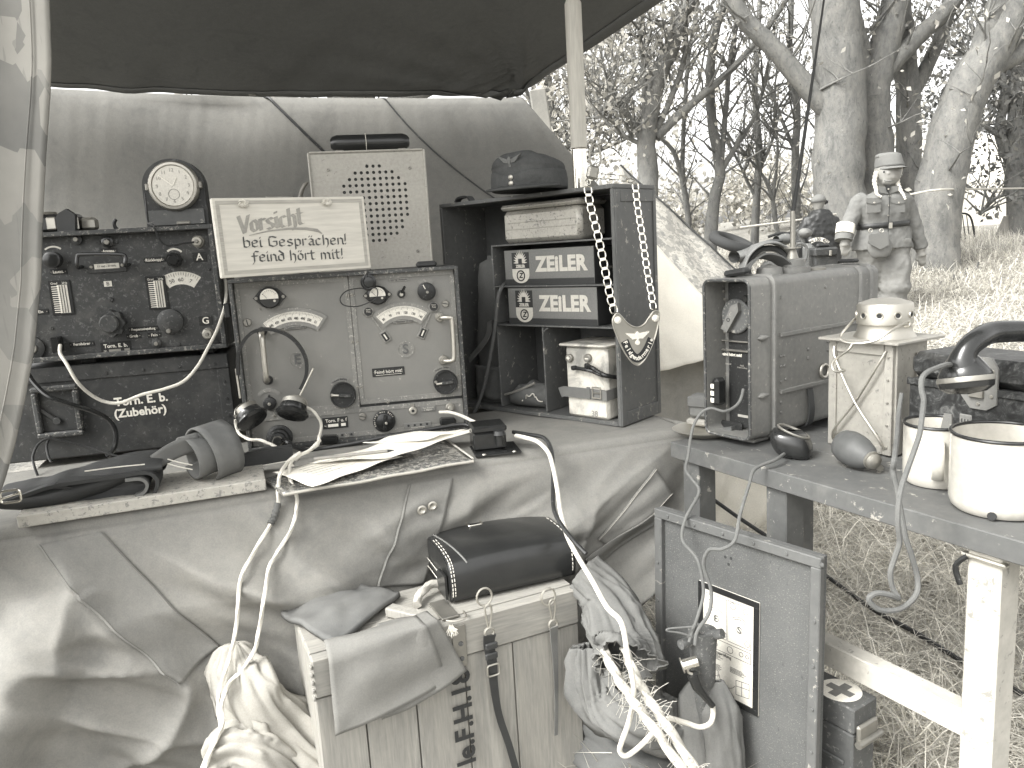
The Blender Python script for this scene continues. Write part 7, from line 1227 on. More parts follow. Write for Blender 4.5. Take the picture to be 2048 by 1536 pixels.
# hemp ropes
for i, (dx, lab) in enumerate(((0, 'left strand of frayed hemp rope running to the lower right'), (42, 'right strand of frayed hemp rope running to the lower right'))):
    P = spl([atY(x + dx * (1 - .45 * k / 4), y - dx * .05, Y) for k, (x, y, Y) in enumerate(((1206, 1298, 1.16), (1232, 1350, 1.10), (1265, 1400, 1.07), (1310, 1460, 1.04), (1372, 1548, 1.01)))], 14)
    rp = thing('hemp_rope', lab, 'rope', P[0], 'frayed hemp ropes'); L = [p - P[0] for p in P]
    MB().sect(L, lambda i_, n: [(.0068 * (1 + .22 * math.cos(3 * q - i_ * .62)) * math.cos(q), .0068 * (1 + .22 * math.cos(3 * q - i_ * .62)) * math.sin(q)) for q in [2 * math.pi * k / 18 for k in range(18)]]).build('strand', 'rope', rp, True)
    mb = MB(); rs = random.Random(i)
    for k in range(110): p = L[rs.randint(0, len(L) - 1)]; d = Vector((rs.uniform(-1, 1), rs.uniform(-1, .3), rs.uniform(-1, 1))).normalized(); mb.tube(spl([p + d * .005, p + d * rs.uniform(.012, .02) + Vector((0, 0, .002)), p + d * rs.uniform(.018, .034) + Vector((rs.uniform(-.01, .01), 0, rs.uniform(-.012, .004)))], 3), .0004, 3, False, False)
    f = mb.build('frayed_fibres', 'rope', rp); f['kind'] = 'stuff'
# iron stake with clamp
s0 = atY(1402, 1262, 1.17); sb = Vector((s0.x + .012, s0.y + .01, 0)); sk = thing('iron_stake', 'rusty iron ground stake with side pegs before the lid panel', 'stake', sb); I_ = Vector((-.012, -.01, s0.z)); ax = (I_ - Vector((0, 0, 0))); 
MB().tube([Vector((0, 0, -.03)), I_ * .72], .0155, 16).build('shaft', 'rust', sk, True); Mx = Matrix.Translation(I_ * .72) ; MB().lathe([(.0165, 0), (.0165, .004), (.0195, .010), (.0205, .05), (.0235, I_.z * .28 - .006), (.0235, I_.z * .28), (.0165, I_.z * .28), (.0155, I_.z * .28 - .03)], 28, Mx, False).build('head', 'rust', sk, True)
for (x, y), (x2, y2) in (((1060, 655), (960, 695)), ((1150, 630), (1245, 618))): a = atY(*zb_(x, y), s0.y - .004) - sb; b = atY(*zb_(x2, y2), s0.y - .02) - sb; MB().tube([a, b], .008, 14).build('peg', 'rust', sk, True)
cl_ = thing('stake_clamp', 'bright clamp with black handle gripping the iron stake', 'clamp', s0); a, b = [atY(*zb_(x, y), s0.y - .028) - s0 for x, y in ((975, 835), (1075, 805))]; MB().tube([a, b], .009, 16).build('screw_barrel', 'chrome', cl_, True); MB().tube([a + (a - b) * .08, a], .0125, 16).build('thumb_ring', 'steel', cl_, True)
P = [atY(*zb_(x, y), s0.y - .034) - s0 for x, y in ((1015, 850), (1010, 880), (1040, 895), (1075, 980), (1120, 1040), (1180, 1112))]; MB().tube(spl(P[:3], 5), .0022, 8).build('lug', 'steel', cl_, True); MB().sect(P[2:], lambda i, n: [(r_ * math.cos(q), r_ * math.sin(q)) for r_ in ((.0095, .009, .006, .005)[i],) for q in [2 * math.pi * k / 14 for k in range(14)]]).build('handle', 'bake', cl_, True)
cable('stake_wire', [atY(*zb_(x, y), s0.y - .026) for x, y in ((1040, 640), (960, 615), (870, 600), (880, 585), (960, 578), (1035, 572))], .0018, 'cordg', 'thin wire twisted round the top of the iron stake', 6)
# ---------------------------------------------------------------- lid panel with chart
PA = Fr(.338, 1.202, .008, -53.2, -1.5); lp_ = thing('lid_panel', 'speckled grey radio lid leaning upright with a framed wiring chart', 'panel', PA); w_, h_ = .325, .512; P_ = lambda x, y, d=0: PA.uv(*zb_(x, y), d); t = .017
MB().box((0, .008, h_ / 2), (w_, .012, h_), .001).build('sheet', 'pit', lp_)
for c, s_ in (((0, h_ - t / 2), (w_ + .004, t)), ((0, t / 2), (w_ + .004, t)), ((w_ / 2 - t / 2 + .002, h_ / 2), (t, h_ - 2 * t)), ((-w_ / 2 + t / 2 - .002, h_ / 2), (t, h_ - 2 * t))): MB().box((c[0], -.002, c[1]), (s_[0], .012, s_[1]), .0015).build('edge_rail', 'cab', lp_)
for k in range(6): MB().disc(w_ / 2 - .006, .05 + k * .072, .0032, .002, -.008, 12).build('rivet', 'cab', lp_, True); MB().disc(-w_ / 2 + .006, .05 + k * .072, .0032, .002, -.008, 12).build('rivet', 'cab', lp_, True)
for k in range(6): MB().disc(-w_ / 2 + .03 + k * .06, h_ - .008, .0032, .002, -.008, 12).build('rivet', 'cab', lp_, True)
for x, y in ((1265, 95), (1305, 105), (1288, 145)): u, v = P_(x, y, .002); MB().disc(u, v, .0028, .0005, .002, 10).build('hole', 'ink', lp_)
u0, v1 = P_(1080, 250); u1, v1b = P_(1500, 412); v0 = P_(1510, 1195)[1]; u0 = P_(1085, 400)[0]; fw_ = .010; vt_ = (v1 + v1b) / 2
ch = MB().box(((u0 + u1) / 2, .0008, (v0 + vt_) / 2), (u1 - u0, .002, vt_ - v0), .0005).build('chart_sheet', 'chart', lp_)
for c, s_ in ((((u0 + u1) / 2, vt_ - fw_ / 2), (u1 - u0, fw_)), (((u0 + u1) / 2, v0 + fw_ / 2), (u1 - u0, fw_)), ((u0 + fw_ / 2, (v0 + vt_) / 2), (fw_, vt_ - v0 - 2 * fw_)), ((u1 - fw_ / 2, (v0 + vt_) / 2), (fw_, vt_ - v0 - 2 * fw_))): MB().box((c[0], -.0015, c[1]), (s_[0], .003, s_[1]), .0006).build('chart_frame', 'bake', lp_)
a0, a1, c0_, c1_ = u0 + fw_ + .003, u1 - fw_ - .003, v0 + fw_ + .003, vt_ - fw_ - .003; cw, chh = a1 - a0, c1_ - c0_; ln_ = MB(); yy = -.0004; cxy = lambda s_, t_: (a0 + cw * s_, c0_ + chh * t_); kk = [0]
def seg(s0_, t0_, s1_, t1_, wd=.0007):
    kk[0] += 1; a, b = cxy(s0_, t0_), cxy(s1_, t1_); ln_.beam((a[0], yy - kk[0] * 1e-6, a[1]), (b[0], yy - kk[0] * 1e-6, b[1]), wd, .0003, 0, (0, 1, 0))
def arc(s_, t_, r, a, b, n=14, asp=1):
    for i in range(n): seg(s_ + r * math.cos(R(a + (b - a) * i / n)), t_ + r * cw / chh * math.sin(R(a + (b - a) * i / n)), s_ + r * math.cos(R(a + (b - a) * (i + 1) / n)), t_ + r * cw / chh * math.sin(R(a + (b - a) * (i + 1) / n)))
for s0_, s1_ in ((.03, .47), (.5, .97)):
    for a, b, c, d in ((s0_, .98, s1_, .98), (s0_, .56, s1_, .56), (s0_, .56, s0_, .98), (s1_, .56, s1_, .98)): seg(a, b, c, d)
for a, b, c, d in ((.03, .53, .97, .53), (.03, .42, .97, .42), (.03, .42, .03, .53), (.97, .42, .97, .53)): seg(a, b, c, d)
for s_, t_, r in ((.1, .94, .05), (.6, .94, .06), (.86, .93, .05), (.25, .74, .055), (.74, .72, .055), (.42, .61, .05), (.9, .61, .05), (.55, .475, .06), (.1, .47, .03), (.25, .47, .03), (.78, .48, .04), (.9, .48, .03)): arc(s_, t_, r, 0, 360)
for s_, t_ in ((.25, .74), (.74, .74)): arc(s_, t_, .2, 40, 140); arc(s_, t_, .16, 40, 140)
for k in range(5): seg(.06, .37 - .012 * k, .3 + .05 * (k % 3), .37 - .012 * k); seg(.55, .30 - .012 * k, .8 + .04 * (k % 3), .30 - .012 * k); seg(.08, .26 - .012 * k, .34 + .03 * (k % 2), .26 - .012 * k)
for a, b, c, d in ((.68, .04, .68, .19), (.68, .19, .95, .21), (.95, .21, .95, .06), (.95, .06, .68, .04), (.68, .13, .95, .15), (.8, .05, .8, .2), (.1, .12, .3, .14), (.3, .14, .3, .2), (.3, .2, .1, .19), (.1, .19, .1, .12)): seg(a, b, c, d)
arc(.5, .17, .18, 180, 330); q = ln_.build('chart_drawing', 'ink', ch); q['kind'] = 'stuff'
for tx, s_, t_ in (('E', .25, .74), ('S', .74, .72)): u, v = cxy(s_, t_); lettering(tx, .017, u, v, yy - .0006, 'ink', ch)
u, v = cxy(.3, .395); lettering('Frequenzprüfung', .008, u, v, yy - .0006, 'ink', ch)
# first aid box with cross
mA = atZ(1707, 1421, .26); AM = Fr(mA.x, mA.y, 0, -58); am_ = thing('first_aid_box', 'grey metal ammunition box with cross on a white disc behind the lid panel', 'box', AM); w_, d_, h_ = .2, .063, .26
MB().box((-w_ / 2, d_ / 2, h_ - .022), (w_, d_, .044), .003).build('lid', 'ammo', am_); MB().box((-w_ / 2, d_ / 2, (h_ - .046) / 2), (w_ - .004, d_ - .004, h_ - .046), .003).build('body', 'ammo', am_)
for zz in (.06, .11, .16): MB().box((-w_ / 2, -.0005, zz), (w_ - .03, .004, .008), .002).build('pressed_rib', 'ammo', am_)
for yy_ in (.012, d_ - .012): MB().box((-.0005, yy_, .06), (.005, .012, .10), .002).build('end_rib', 'ammo', am_)
MB().box((.003, d_ / 2, h_ - .045), (.008, .05, .03), .003).build('latch', 'dim', am_); MB().cyl((.008, d_ / 2 - .03, h_ - .058), (.008, d_ / 2 + .03, h_ - .058), .006, .006, 12).build('hinge_roll', 'dim', am_, True)
q = AM.top(1687, 1382, h_); dsc = MB().lathe([(.0, 0), (.033, 0), (.033, .0006), (.0, .0006)], 36, Matrix.Translation((q[0] - .004, d_ / 2, h_ + .0004))).build('white_disc', 'white', am_)
for s_ in ((.044, .014, .0006), (.014, .044, .00064)): MB().box((q[0] - .004, d_ / 2, h_ + .0014), s_).build('cross_bar', 'grey', dsc)
MB().tube(spl([(q[0] - .05, d_ / 2, h_ + .001), (q[0] - .052, d_ / 2, h_ + .03), (q[0] - .075, d_ / 2, h_ + .045), (q[0] - .11, d_ / 2, h_ + .045), (q[0] - .13, d_ / 2, h_ + .002)], 5), .005, 8).build('carry_handle', 'black', am_, True)
cable('ground_wire', [atY(1380, 965, 2.3), atY(1470, 1030, 2.2), atY(1560, 1090, 2.05)] + [atZ(x, y, .05) for x, y in ((1650, 1150), (1740, 1215), (1830, 1265), (1920, 1320), (1975, 1348), (2080, 1410))], .006, 'black', 'thin black wire stretched low over the straw')
# ---------------------------------------------------------------- people, motorcycle and clutter on the bank
def remesh(o, vox, sm_=3, fold=0):
    sm_ *= 3 if fold else 1
    d = o.modifiers.new('join', 'REMESH'); d.mode = 'VOXEL'; d.voxel_size = vox; d.use_smooth_shade = True
    e = o.modifiers.new('smooth', 'SMOOTH'); e.iterations = sm_; e.factor = .5
    if fold:
        tx = bpy.data.textures.new('folds', 'CLOUDS'); tx.noise_scale = .11; tx.noise_depth = 2; f = o.modifiers.new('folds', 'DISPLACE'); f.texture = tx; f.strength = fold; f.mid_level = .5; f.texture_coords = 'LOCAL'
        t2 = bpy.data.textures.new('creases', 'CLOUDS'); t2.noise_scale = .045; t2.noise_depth = 1; f = o.modifiers.new('creases', 'DISPLACE'); f.texture = t2; f.strength = fold * .45; f.mid_level = .5; f.texture_coords = 'LOCAL'
    return o
def person(Y, lab, foot):
    b = atY(*foot, Y); g = gz(b.x, b.y); base = Vector((b.x, b.y, g)); o = thing('person', lab, 'person', base); k = Y / FPX
    return o, (lambda x, y, d=0: atY(x, y, Y + d) - base), k
def ell(mb, rows, n=24):                     # stacked ellipses: (centre, rx, ry)
    o = len(mb.v)
    for c, rx, ry in rows: mb.v += [(c.x + rx * math.cos(2 * math.pi * i / n), c.y + ry * math.sin(2 * math.pi * i / n), c.z) for i in range(n)]
    for j in range(len(rows) - 1): mb.f += [(o + j * n + i, o + j * n + (i + 1) % n, o + (j + 1) * n + (i + 1) % n, o + (j + 1) * n + i) for i in range(n)]
    mb.f.append(tuple(o + i for i in range(n))[::-1]); e = o + (len(rows) - 1) * n; mb.f.append(tuple(e + i for i in range(n))); return mb
pe, A, k = person(8, 'person in grey field uniform and cap walking past the trees', (1778, 640))
px = lambda v: v * k
# body: one continuous surface (head, neck, torso, arms, hands, legs)
bd = MB(); ell(bd, [(A(1776, y, d), px(a), px(b)) for y, d, a, b in ((380, .02, 17, 17), (372, .0, 15, 16), (366, -.01, 17, 21), (358, -.02, 20.5, 26), (346, -.01, 22.5, 29), (334, 0, 22.5, 29), (322, .01, 21, 27), (312, .01, 16, 20))])
ell(bd, [(A(1766, y), px(a), px(b)) for y, a, b in ((388, 30, 22), (400, 48, 26), (440, 44, 28), (480, 48, 30), (500, 44, 30))][::-1])
bd.tube([A(1722, 402), A(1705, 445, -.02), A(1690, 482, -.08)], px(10), 12); bd.tube([A(1812, 405), A(1830, 450, .02), A(1842, 500, .04)], px(10), 12)
bd.tube([A(1748, 495), A(1746, 560, .1), A(1742, 630, .25)], px(14), 12); bd.tube([A(1784, 495), A(1790, 560, -.08), A(1784, 630, -.05)], px(14), 12)
bd.tube([A(1777, 352, -.11), A(1778, 347, -.14), A(1777, 338, -.11)], px(3.4), 8); bd.tube([A(1766, 363, -.08), A(1778, 365, -.11), A(1788, 363, -.08)], px(6), 8)                                          # nose
for s_ in (-1, 1): bd.tube([A(1777 + s_ * 22, 346, .02), A(1777 + s_ * 25, 352, .03)], px(4), 8)                              # ears
def hand(x, y, d, sx, rot):
    c = A(x, y, d); bd.tube([A(x + 1 * sx, y - 12, d), c], lambda t: px(8 + 2 * t), 10)
    bd.box(c + Vector((0, 0, -px(3))), (px(17), px(9), px(14)), px(3))
    for i in range(4): f = A(x - 6 + i * 4.2, y + 8, d); L = (9, 12, 12.5, 10)[i]; bd.tube([f + Vector((0, 0, px(6))), f + Vector((rot * px(1), -px(2), -px(L * .45))), f + Vector((rot * px(2), px(2), -px(L)))], px(2.2), 8)
    t0 = A(x + 8 * sx, y - 2, d); bd.tube([t0, t0 + Vector((sx * px(4), -px(2), -px(6))), t0 + Vector((sx * px(3), -px(3), -px(12)))], px(2.3), 8)
hand(1689, 492, -.09, 1, .2); hand(1843, 512, .04, -1, .3)
remesh(bd.build('body', 'skin', pe, 2), .011, 2)
for s_ in (-1, 1):
    q = A(1777 + s_ * 9, 344, -.128); MB().lathe([(.0, .003), (px(1.6), .002), (px(2), 0)], 12, Matrix.Translation(q) @ Matrix.Rotation(R(90), 4, 'X')).build('eye', 'ink', pe)
MB().tube(spl([A(1768, 361, -.128), A(1777, 362.5, -.14), A(1786, 361, -.128)], 4), px(1.1), 6).build('mouth', 'leag', pe, True)
jk = MB(); ell(jk, [(A(1766 + dx, y), px(a), px(b)) for y, dx, a, b in ((498, -2, 60, 38), (480, -2, 56, 36), (462, 0, 51, 34), (451, 0, 48, 32), (446, 0, 47, 32), (430, 0, 49, 34), (412, 1, 54, 34), (400, 2, 56, 32), (392, 4, 48, 28), (384, 8, 28, 24), (378, 10, 21, 21))])
jk.tube(spl([A(1730, 398), A(1716, 406), A(1706, 430, -.01), A(1696, 452, -.05), A(1688, 478, -.09)], 4), lambda t: px(16 - 1 * t), 16); jk.tube(spl([A(1802, 400), A(1814, 408), A(1824, 434, .02), A(1833, 465, .03), A(1841, 497, .04)], 4), lambda t: px(16 - 2.5 * t), 16)
remesh(jk.build('jacket', 'uni', pe, 2), .013, 3, .026)
tr_ = MB(); tr_.tube(spl([A(1746, 482), A(1743, 520, .02), A(1744, 560, .1), A(1740, 600, .18), A(1738, 628, .26)], 4), lambda t: px(31 - 9 * t + 2 * math.sin(t * 20)), 18); tr_.tube(spl([A(1785, 482), A(1789, 525, -.03), A(1791, 565, -.08), A(1788, 590, -.07), A(1784, 612, -.05)], 4), lambda t: px(32 - 8 * t + 2 * math.sin(t * 22 + 1)), 18); remesh(tr_.build('trousers', 'unid', pe, 2), .013, 3, .028)
for x, y, d in ((1738, 636, .25), (1784, 625, -.06)): q = A(x, y, d); z_ = gz(*(pe.location.xy + q.xy)) - pe.location.z; MB().grid(lambda s_, t_: Vector((q.x + px(11) * math.cos(6.283 * s_) * (1 - .2 * t_), q.y - .04 + (.13 - .05 * t_) * math.sin(6.283 * s_), z_ + .16 * t_ ** 1.5)), 20, 8, 0, True).build('boot', 'lead', pe, 2, None, .004)
# belt, buckle, pockets, buttons, collar, tie
def band(y, rx, ry, h, mat, name, cx=1766): 
    c = A(cx, y); return MB().grid(lambda s_, t_: c + Vector((px(rx) * math.cos(6.2832 * s_), px(ry) * math.sin(6.2832 * s_), px(h) * (t_ - .5) + px(1.5) * math.cos(6.2832 * s_))), 40, 2, 0, True).build(name, mat, pe, 2, None, .006)
band(450, 50, 35, 10, 'black', 'belt'); q = A(1781, 451, -.19); MB().box(q, (px(7), .01, px(11)), .002).build('belt_buckle', 'alu', pe)
for x, y in ((1747, 402), (1796, 402)):
    q = A(x, y + 10, -.19 if x < 1770 else -.165); f = MB().box(q, (px(28), .012, px(26)), .004).build('chest_pocket', 'uni', pe); MB().prism([(q.x - px(15), q.z + px(15)), (q.x + px(15), q.z + px(15)), (q.x + px(15), q.z + px(7)), (q.x, q.z + px(3)), (q.x - px(15), q.z + px(7))], q.y - .014, q.y - .005).build('pocket_flap', 'uni', f); MB().disc(q.x, q.z + px(6), px(1.8), .006, q.y - .014, 10).build('button', 'alu', f)
for y in (392, 411, 431): q = A(1779 - (y - 392) * .05, y, -.188 - (.005 if y > 400 else -.03)); MB().disc(q.x, q.z, px(1.8), .006, q.y, 10).build('button', 'alu', pe)
for s_ in (-1, 1): q = A(1777, 380, -.15); MB().prism([(q.x, q.z - px(8)), (q.x + s_ * px(22), q.z - px(2)), (q.x + s_ * px(20), q.z + px(7)), (q.x + s_ * px(4), q.z + px(6))], q.y, q.y + .012).build('collar', 'uni', pe)
q = A(1777, 377, -.165); MB().prism([(q.x - px(5), q.z + px(6)), (q.x + px(5), q.z + px(6)), (q.x + px(3), q.z - px(4)), (q.x, q.z - px(6)), (q.x - px(3), q.z - px(4))], q.y, q.y + .01).build('tie', 'black', pe); MB().disc(q.x, q.z - px(1), px(1.6), .004, q.y, 10).build('tie_pin', 'alu', pe)
q = A(1777, 330); MB().grid(lambda s_, t_: A(1779 - 3 * t_, 334 - 22 * t_ + 3.5 * math.sin(6.2832 * s_) * t_, .0) + Vector((px(25 - 3.5 * t_) * math.cos(6.2832 * s_), px(31 - 6 * t_ ** 1.5) * math.sin(6.2832 * s_), px(2.5) * nz(s_ * 9, t_ * 5))), 36, 10, 0, True).build('cap_crown', 'uni', pe, 2, None, .006)
ell(MB(), [(A(1775, y, .0), px(a), px(b)) for y, a, b in ((315, 21.5, 25), (309, 21, 24), (306.5, 17, 20), (305.5, 6, 8))]).build('cap_top', 'uni', pe, 2)
MB().grid(lambda s_, t_: A(1779, 335, 0) + Vector((px(24.5) * math.cos(R(185 + 170 * s_)), px(30 + 20 * t_ * math.sin(math.pi * s_) ** .5) * math.sin(R(185 + 170 * s_)), -px(4) * t_)), 24, 5).build('cap_peak', 'uni', pe, 2, None, .007)
hr = MB(); ell(hr, [(A(1777, y, .03), px(a), px(b)) for y, a, b in ((356, 19, 20), (348, 24, 23), (338, 25, 26), (330, 23.5, 26))]); hr.build('hair', 'hair', pe, 2)
for P in (((1753, 345, -.02), (1749, 362, -.07), (1752, 378, -.15), (1754, 388, -.2), (1763, 394, -.23)), ((1798, 346, -.02), (1795, 362, -.07), (1800, 378, -.15), (1807, 390, -.2), (1811, 399, -.22))): MB().tube(spl([A(*p) for p in P], 8), lambda t: px(4.6 - 2.6 * t) * (1 + .25 * math.sin(t * 60)), 10).build('braid', 'hair', pe, True)
a, b = A(1692, 449, -.05), A(1689, 468, -.075); MB().tube([a, b], px(17.5), 18).build('armband', 'white', pe, True)
a, b = A(1688, 470, -.08), A(1687, 481, -.095); MB().tube([a, b], px(16.5), 18).build('cuff', 'uni', pe, True)
sa = MB().grid(lambda s_, t_: A(1758 + 3 * t_, 470 + 46 * t_, -.235) + Vector((px(20 + 5 * t_) * math.cos(6.2832 * s_) * math.sin(math.pi * (.08 + .9 * t_)) ** .35, px(9) * math.sin(6.2832 * s_) * math.sin(math.pi * (.08 + .9 * t_)) ** .4, px(1.5) * nz(s_ * 8, t_ * 6))), 28, 16, 0, True).build('bread_bag', 'cloth_g', pe, 2, None, .004)
q = A(1757, 478, -.30); MB().prism([(q.x - px(18), q.z + px(10)), (q.x + px(18), q.z + px(12)), (q.x + px(20), q.z - px(12)), (q.x + px(4), q.z - px(20)), (q.x - px(20), q.z - px(6))], q.y, q.y + .014).build('bag_flap', 'uni', sa)
for x in (1740, 1762): q = A(x, 461, -.25); MB().tube([q + Vector((px(3.6) * math.cos(t_), -.01, px(3.6) * math.sin(t_))) for t_ in [6.2832 * i / 14 for i in range(14)]], px(.9), 6, True).build('bag_ring', 'alu', sa, True)
MB().tube(spl([A(1779, 386, -.155), A(1779, 405, -.2), A(1778, 430, -.205), A(1776, 470, -.205), A(1775, 496, -.21)], 4), px(.9), 5).build('jacket_front', 'black', pe, True)
for x in (1731, 1808): MB().tube(spl([A(x, 398, -.10), A(x + (4 if x < 1770 else -4), 420, -.13), A(x + (5 if x < 1770 else -6), 440, -.12)], 4), px(.8), 5).build('sleeve_seam', 'uni', pe, True)
# second person, from behind
p2, A, k = person(9.2, 'person in a dark coat and knitted cap seen from behind', (1640, 560)); px = lambda v: v * k
bd = MB(); ell(bd, [(A(1637, y), px(a), px(b)) for y, a, b in ((420, 8, 9), (412, 10, 12), (404, 13, 14), (396, 12, 13), (391, 6, 7))]); ell(bd, [(A(1640, y), px(a), px(b)) for y, a, b in ((560, 20, 14), (500, 24, 16), (440, 22, 14), (424, 12, 10))]); remesh(bd.build('body', 'skin', p2, 2), .012, 2)
ct = MB(); ell(ct, [(A(1640 + dx, y), px(a), px(b)) for y, dx, a, b in ((530, 0, 42, 24), (490, 0, 40, 24), (460, 0, 34, 22), (440, 0, 30, 20), (428, 0, 24, 17), (419, -1, 12, 12))]); ct.tube([A(1618, 436), A(1606, 462), A(1600, 490, -.1)], px(11), 12); ct.tube([A(1664, 436), A(1674, 462), A(1678, 490, -.1)], px(11), 12); remesh(ct.build('coat', 'black', p2, 2), .015, 3, .04)
ell(MB(), [(A(1637, y), px(a), px(b)) for y, a, b in ((405, 14.2, 15), (398, 13.6, 14.5), (392, 10, 11), (389, 4, 5))]).build('knitted_cap', 'uni', p2, 2); MB().lathe([(.0, -px(5)), (px(5), -px(2)), (px(5), px(2)), (.0, px(5))], 14, Matrix.Translation(A(1651, 404))).build('hair_bun', 'lead', p2, True)
# motorcycle with sidecar
zm = Z(1380, 420, 400); MY = 8.4; b = atY(*zm(900, 800), MY); mo = thing('motorcycle', 'grey motorcycle with sidecar, mudguard arch and numbered plate', 'motorcycle', Vector((b.x, b.y, gz(b.x, b.y)))); mb_ = Vector((b.x, b.y, gz(b.x, b.y))); m3 = lambda x, y, d=0: atY(*zm(x, y), MY + d) - mb_; kz = 400 / 2048 * MY / FPX
wc = m3(800, 600); wr = 230 * kz
MB().tube([wc + Vector((wr * .9 * math.cos(q), 0, wr * .9 * math.sin(q))) for q in [6.2832 * i / 40 for i in range(40)]], wr * .13, 10, True).build('tyre', 'rubber', mo, True); MB().tube([wc + Vector((wr * .78 * math.cos(q), 0, wr * .78 * math.sin(q))) for q in [6.2832 * i / 40 for i in range(40)]], wr * .04, 8, True).build('rim', 'moto', mo, True)
for i in range(18): q = 6.2832 * i / 18; MB().tube([wc + Vector((.03 * math.cos(q + .6), .03 * (-1) ** i, .03 * math.sin(q + .6))), wc + Vector((wr * .77 * math.cos(q), 0, wr * .77 * math.sin(q)))], .003, 4).build('spoke', 'steel', mo)
MB().lathe([(.0, -.05), (wr * .3, -.045), (wr * .36, 0), (wr * .3, .045), (.0, .05)], 24, Matrix.Translation(wc) @ Matrix.Rotation(R(90), 4, 'X')).build('hub', 'moto', mo, True)
MB().grid(lambda s_, t_: wc + Vector((wr * 1.13 * math.cos(R(-5 + 195 * s_)), -.09 + .18 * t_, wr * 1.13 * math.sin(R(-5 + 195 * s_)) + .02 * math.sin(math.pi * t_))), 36, 8).build('mudguard', 'moto', mo, 2, None, .008)
for dy in (-.095, .095): MB().tube([wc + Vector((wr * 1.13 * math.cos(R(-5 + 195 * s_ / 30)), dy, wr * 1.12 * math.sin(R(-5 + 195 * s_ / 30)))) for s_ in range(31)], .012, 6).build('mudguard_bead', 'moto', mo, True)
MB().grid(lambda s_, t_: m3(880 + 160 * s_, 300 - 10 * s_, .5) + Vector((0, .11 * math.cos(6.2832 * t_), 70 * kz * math.sin(6.2832 * t_) * math.sin(math.pi * (.08 + .88 * s_)) ** .5)), 16, 20).build('fuel_tank', 'moto', mo, 2); 
for P in (((800, 275), (860, 255), (940, 235), (1000, 240), (1060, 225)), ((940, 235), (930, 260), (960, 270))): MB().tube(spl([m3(x, y, .45) for x, y in P], 4), .016, 8).build('handlebar', 'black', mo, True)
MB().grid(lambda s_, t_: m3(760 + 150 * s_, 345 - 25 * s_, .4) + Vector((0, .13 * math.cos(math.pi * t_), 25 * kz * math.sin(math.pi * t_) * math.sin(math.pi * s_) ** .5)), 12, 10).build('saddle', 'lead', mo, 2, None, .02)
MB().grid(lambda s_, t_: m3(1180 + 70 * math.cos(6.2832 * t_) * math.sin(math.pi * s_) ** .5, 235 + 50 * math.sin(6.2832 * t_) * math.sin(math.pi * s_) ** .5, .3) + Vector((0, .14 * (s_ - .5), 0)), 12, 22).build('headlamp_cover', 'leag', mo, 2)
pc = m3(1310, 420, .25); pl_ = MB(); pr_ = 130 * kz
for i in range(10): a0, a1 = R(128 - 9 * i), R(128 - 9 * (i + 1)); pl_.prism([(pc.x + pr_ * .78 * math.cos(a0) * 1.1, pc.z + pr_ * .78 * math.sin(a0)), (pc.x + pr_ * 1.08 * math.cos(a0) * 1.1, pc.z + pr_ * 1.08 * math.sin(a0)), (pc.x + pr_ * 1.08 * math.cos(a1) * 1.1, pc.z + pr_ * 1.08 * math.sin(a1)), (pc.x + pr_ * .78 * math.cos(a1) * 1.1, pc.z + pr_ * .78 * math.sin(a1))], pc.y, pc.y + .01)
npl = pl_.build('number_plate', 'white', mo)
for i, ch in enumerate('H-130 422'): a0 = 122 - 9.6 * i; lettering(ch, .05, pc.x + pr_ * .92 * 1.1 * math.cos(R(a0)), pc.z + pr_ * .92 * math.sin(R(a0)), pc.y - .003, 'ink', npl, rot=90 - a0, bold=.001)
def mbox(x0, y0, x1, y1, d, dep, name, mat, ch=.02): a, c = m3(x0, y0, d), m3(x1, y1, d); return MB().box(((a.x + c.x) / 2, a.y + dep / 2, (a.z + c.z) / 2), (abs(c.x - a.x), dep, abs(a.z - c.z)), ch).build(name, mat, mo)
mbox(1170, 345, 1300, 640, .1, .4, 'sidecar_nose', 'moto', .05); pb = mbox(1280, 400, 1520, 620, -.05, .12, 'pannier', 'acc'); a = m3(1440, 440, -.07); MB().box(a, (.03, .02, .06), .006).build('pannier_clasp', 'alu', pb); mbox(1275, 390, 1525, 470, -.075, .16, 'pannier_flap', 'acc')
mbox(1300, 345, 1440, 385, 0, .05, 'pannier_handle', 'black')
MB().tube(spl([m3(1090, 350, -.05), m3(1140, 345, -.05), m3(1190, 380, -.05), m3(1190, 480, -.05), m3(1160, 525, -.05), m3(1080, 525, -.05)], 5), .018, 8).build('crash_bar', 'moto', mo, True); mbox(1095, 370, 1170, 510, .15, .1, 'engine_block', 'black')
MB().grid(lambda s_, t_: m3(480 - 260 * s_ + 230 * 1, 420 + 60 * s_, .2) + Vector((0, .22 * math.cos(6.2832 * t_), 85 * kz * math.sin(6.2832 * t_) * (1 - .25 * s_))), 14, 22).build('sidecar_body', 'moto', mo, 2)
tc = m3(430, 335, .35); ta = Vector((.32, -.25, .9)).normalized(); Mx = Matrix.Translation(tc) @ ta.to_track_quat('Z', 'Y').to_matrix().to_4x4()
MB().tube([Mx @ Vector((.21 * math.cos(q), .21 * math.sin(q), 0)) for q in [6.2832 * i / 36 for i in range(36)]], .06, 12, True).build('spare_tyre', 'rubber', mo, True)
for P in (((1010, 400), (960, 520), (900, 600)), ((1100, 200), (1150, 300), (1190, 420))): MB().tube([m3(x, y, .35) for x, y in P], .022, 8).build('frame_tube', 'moto', mo)
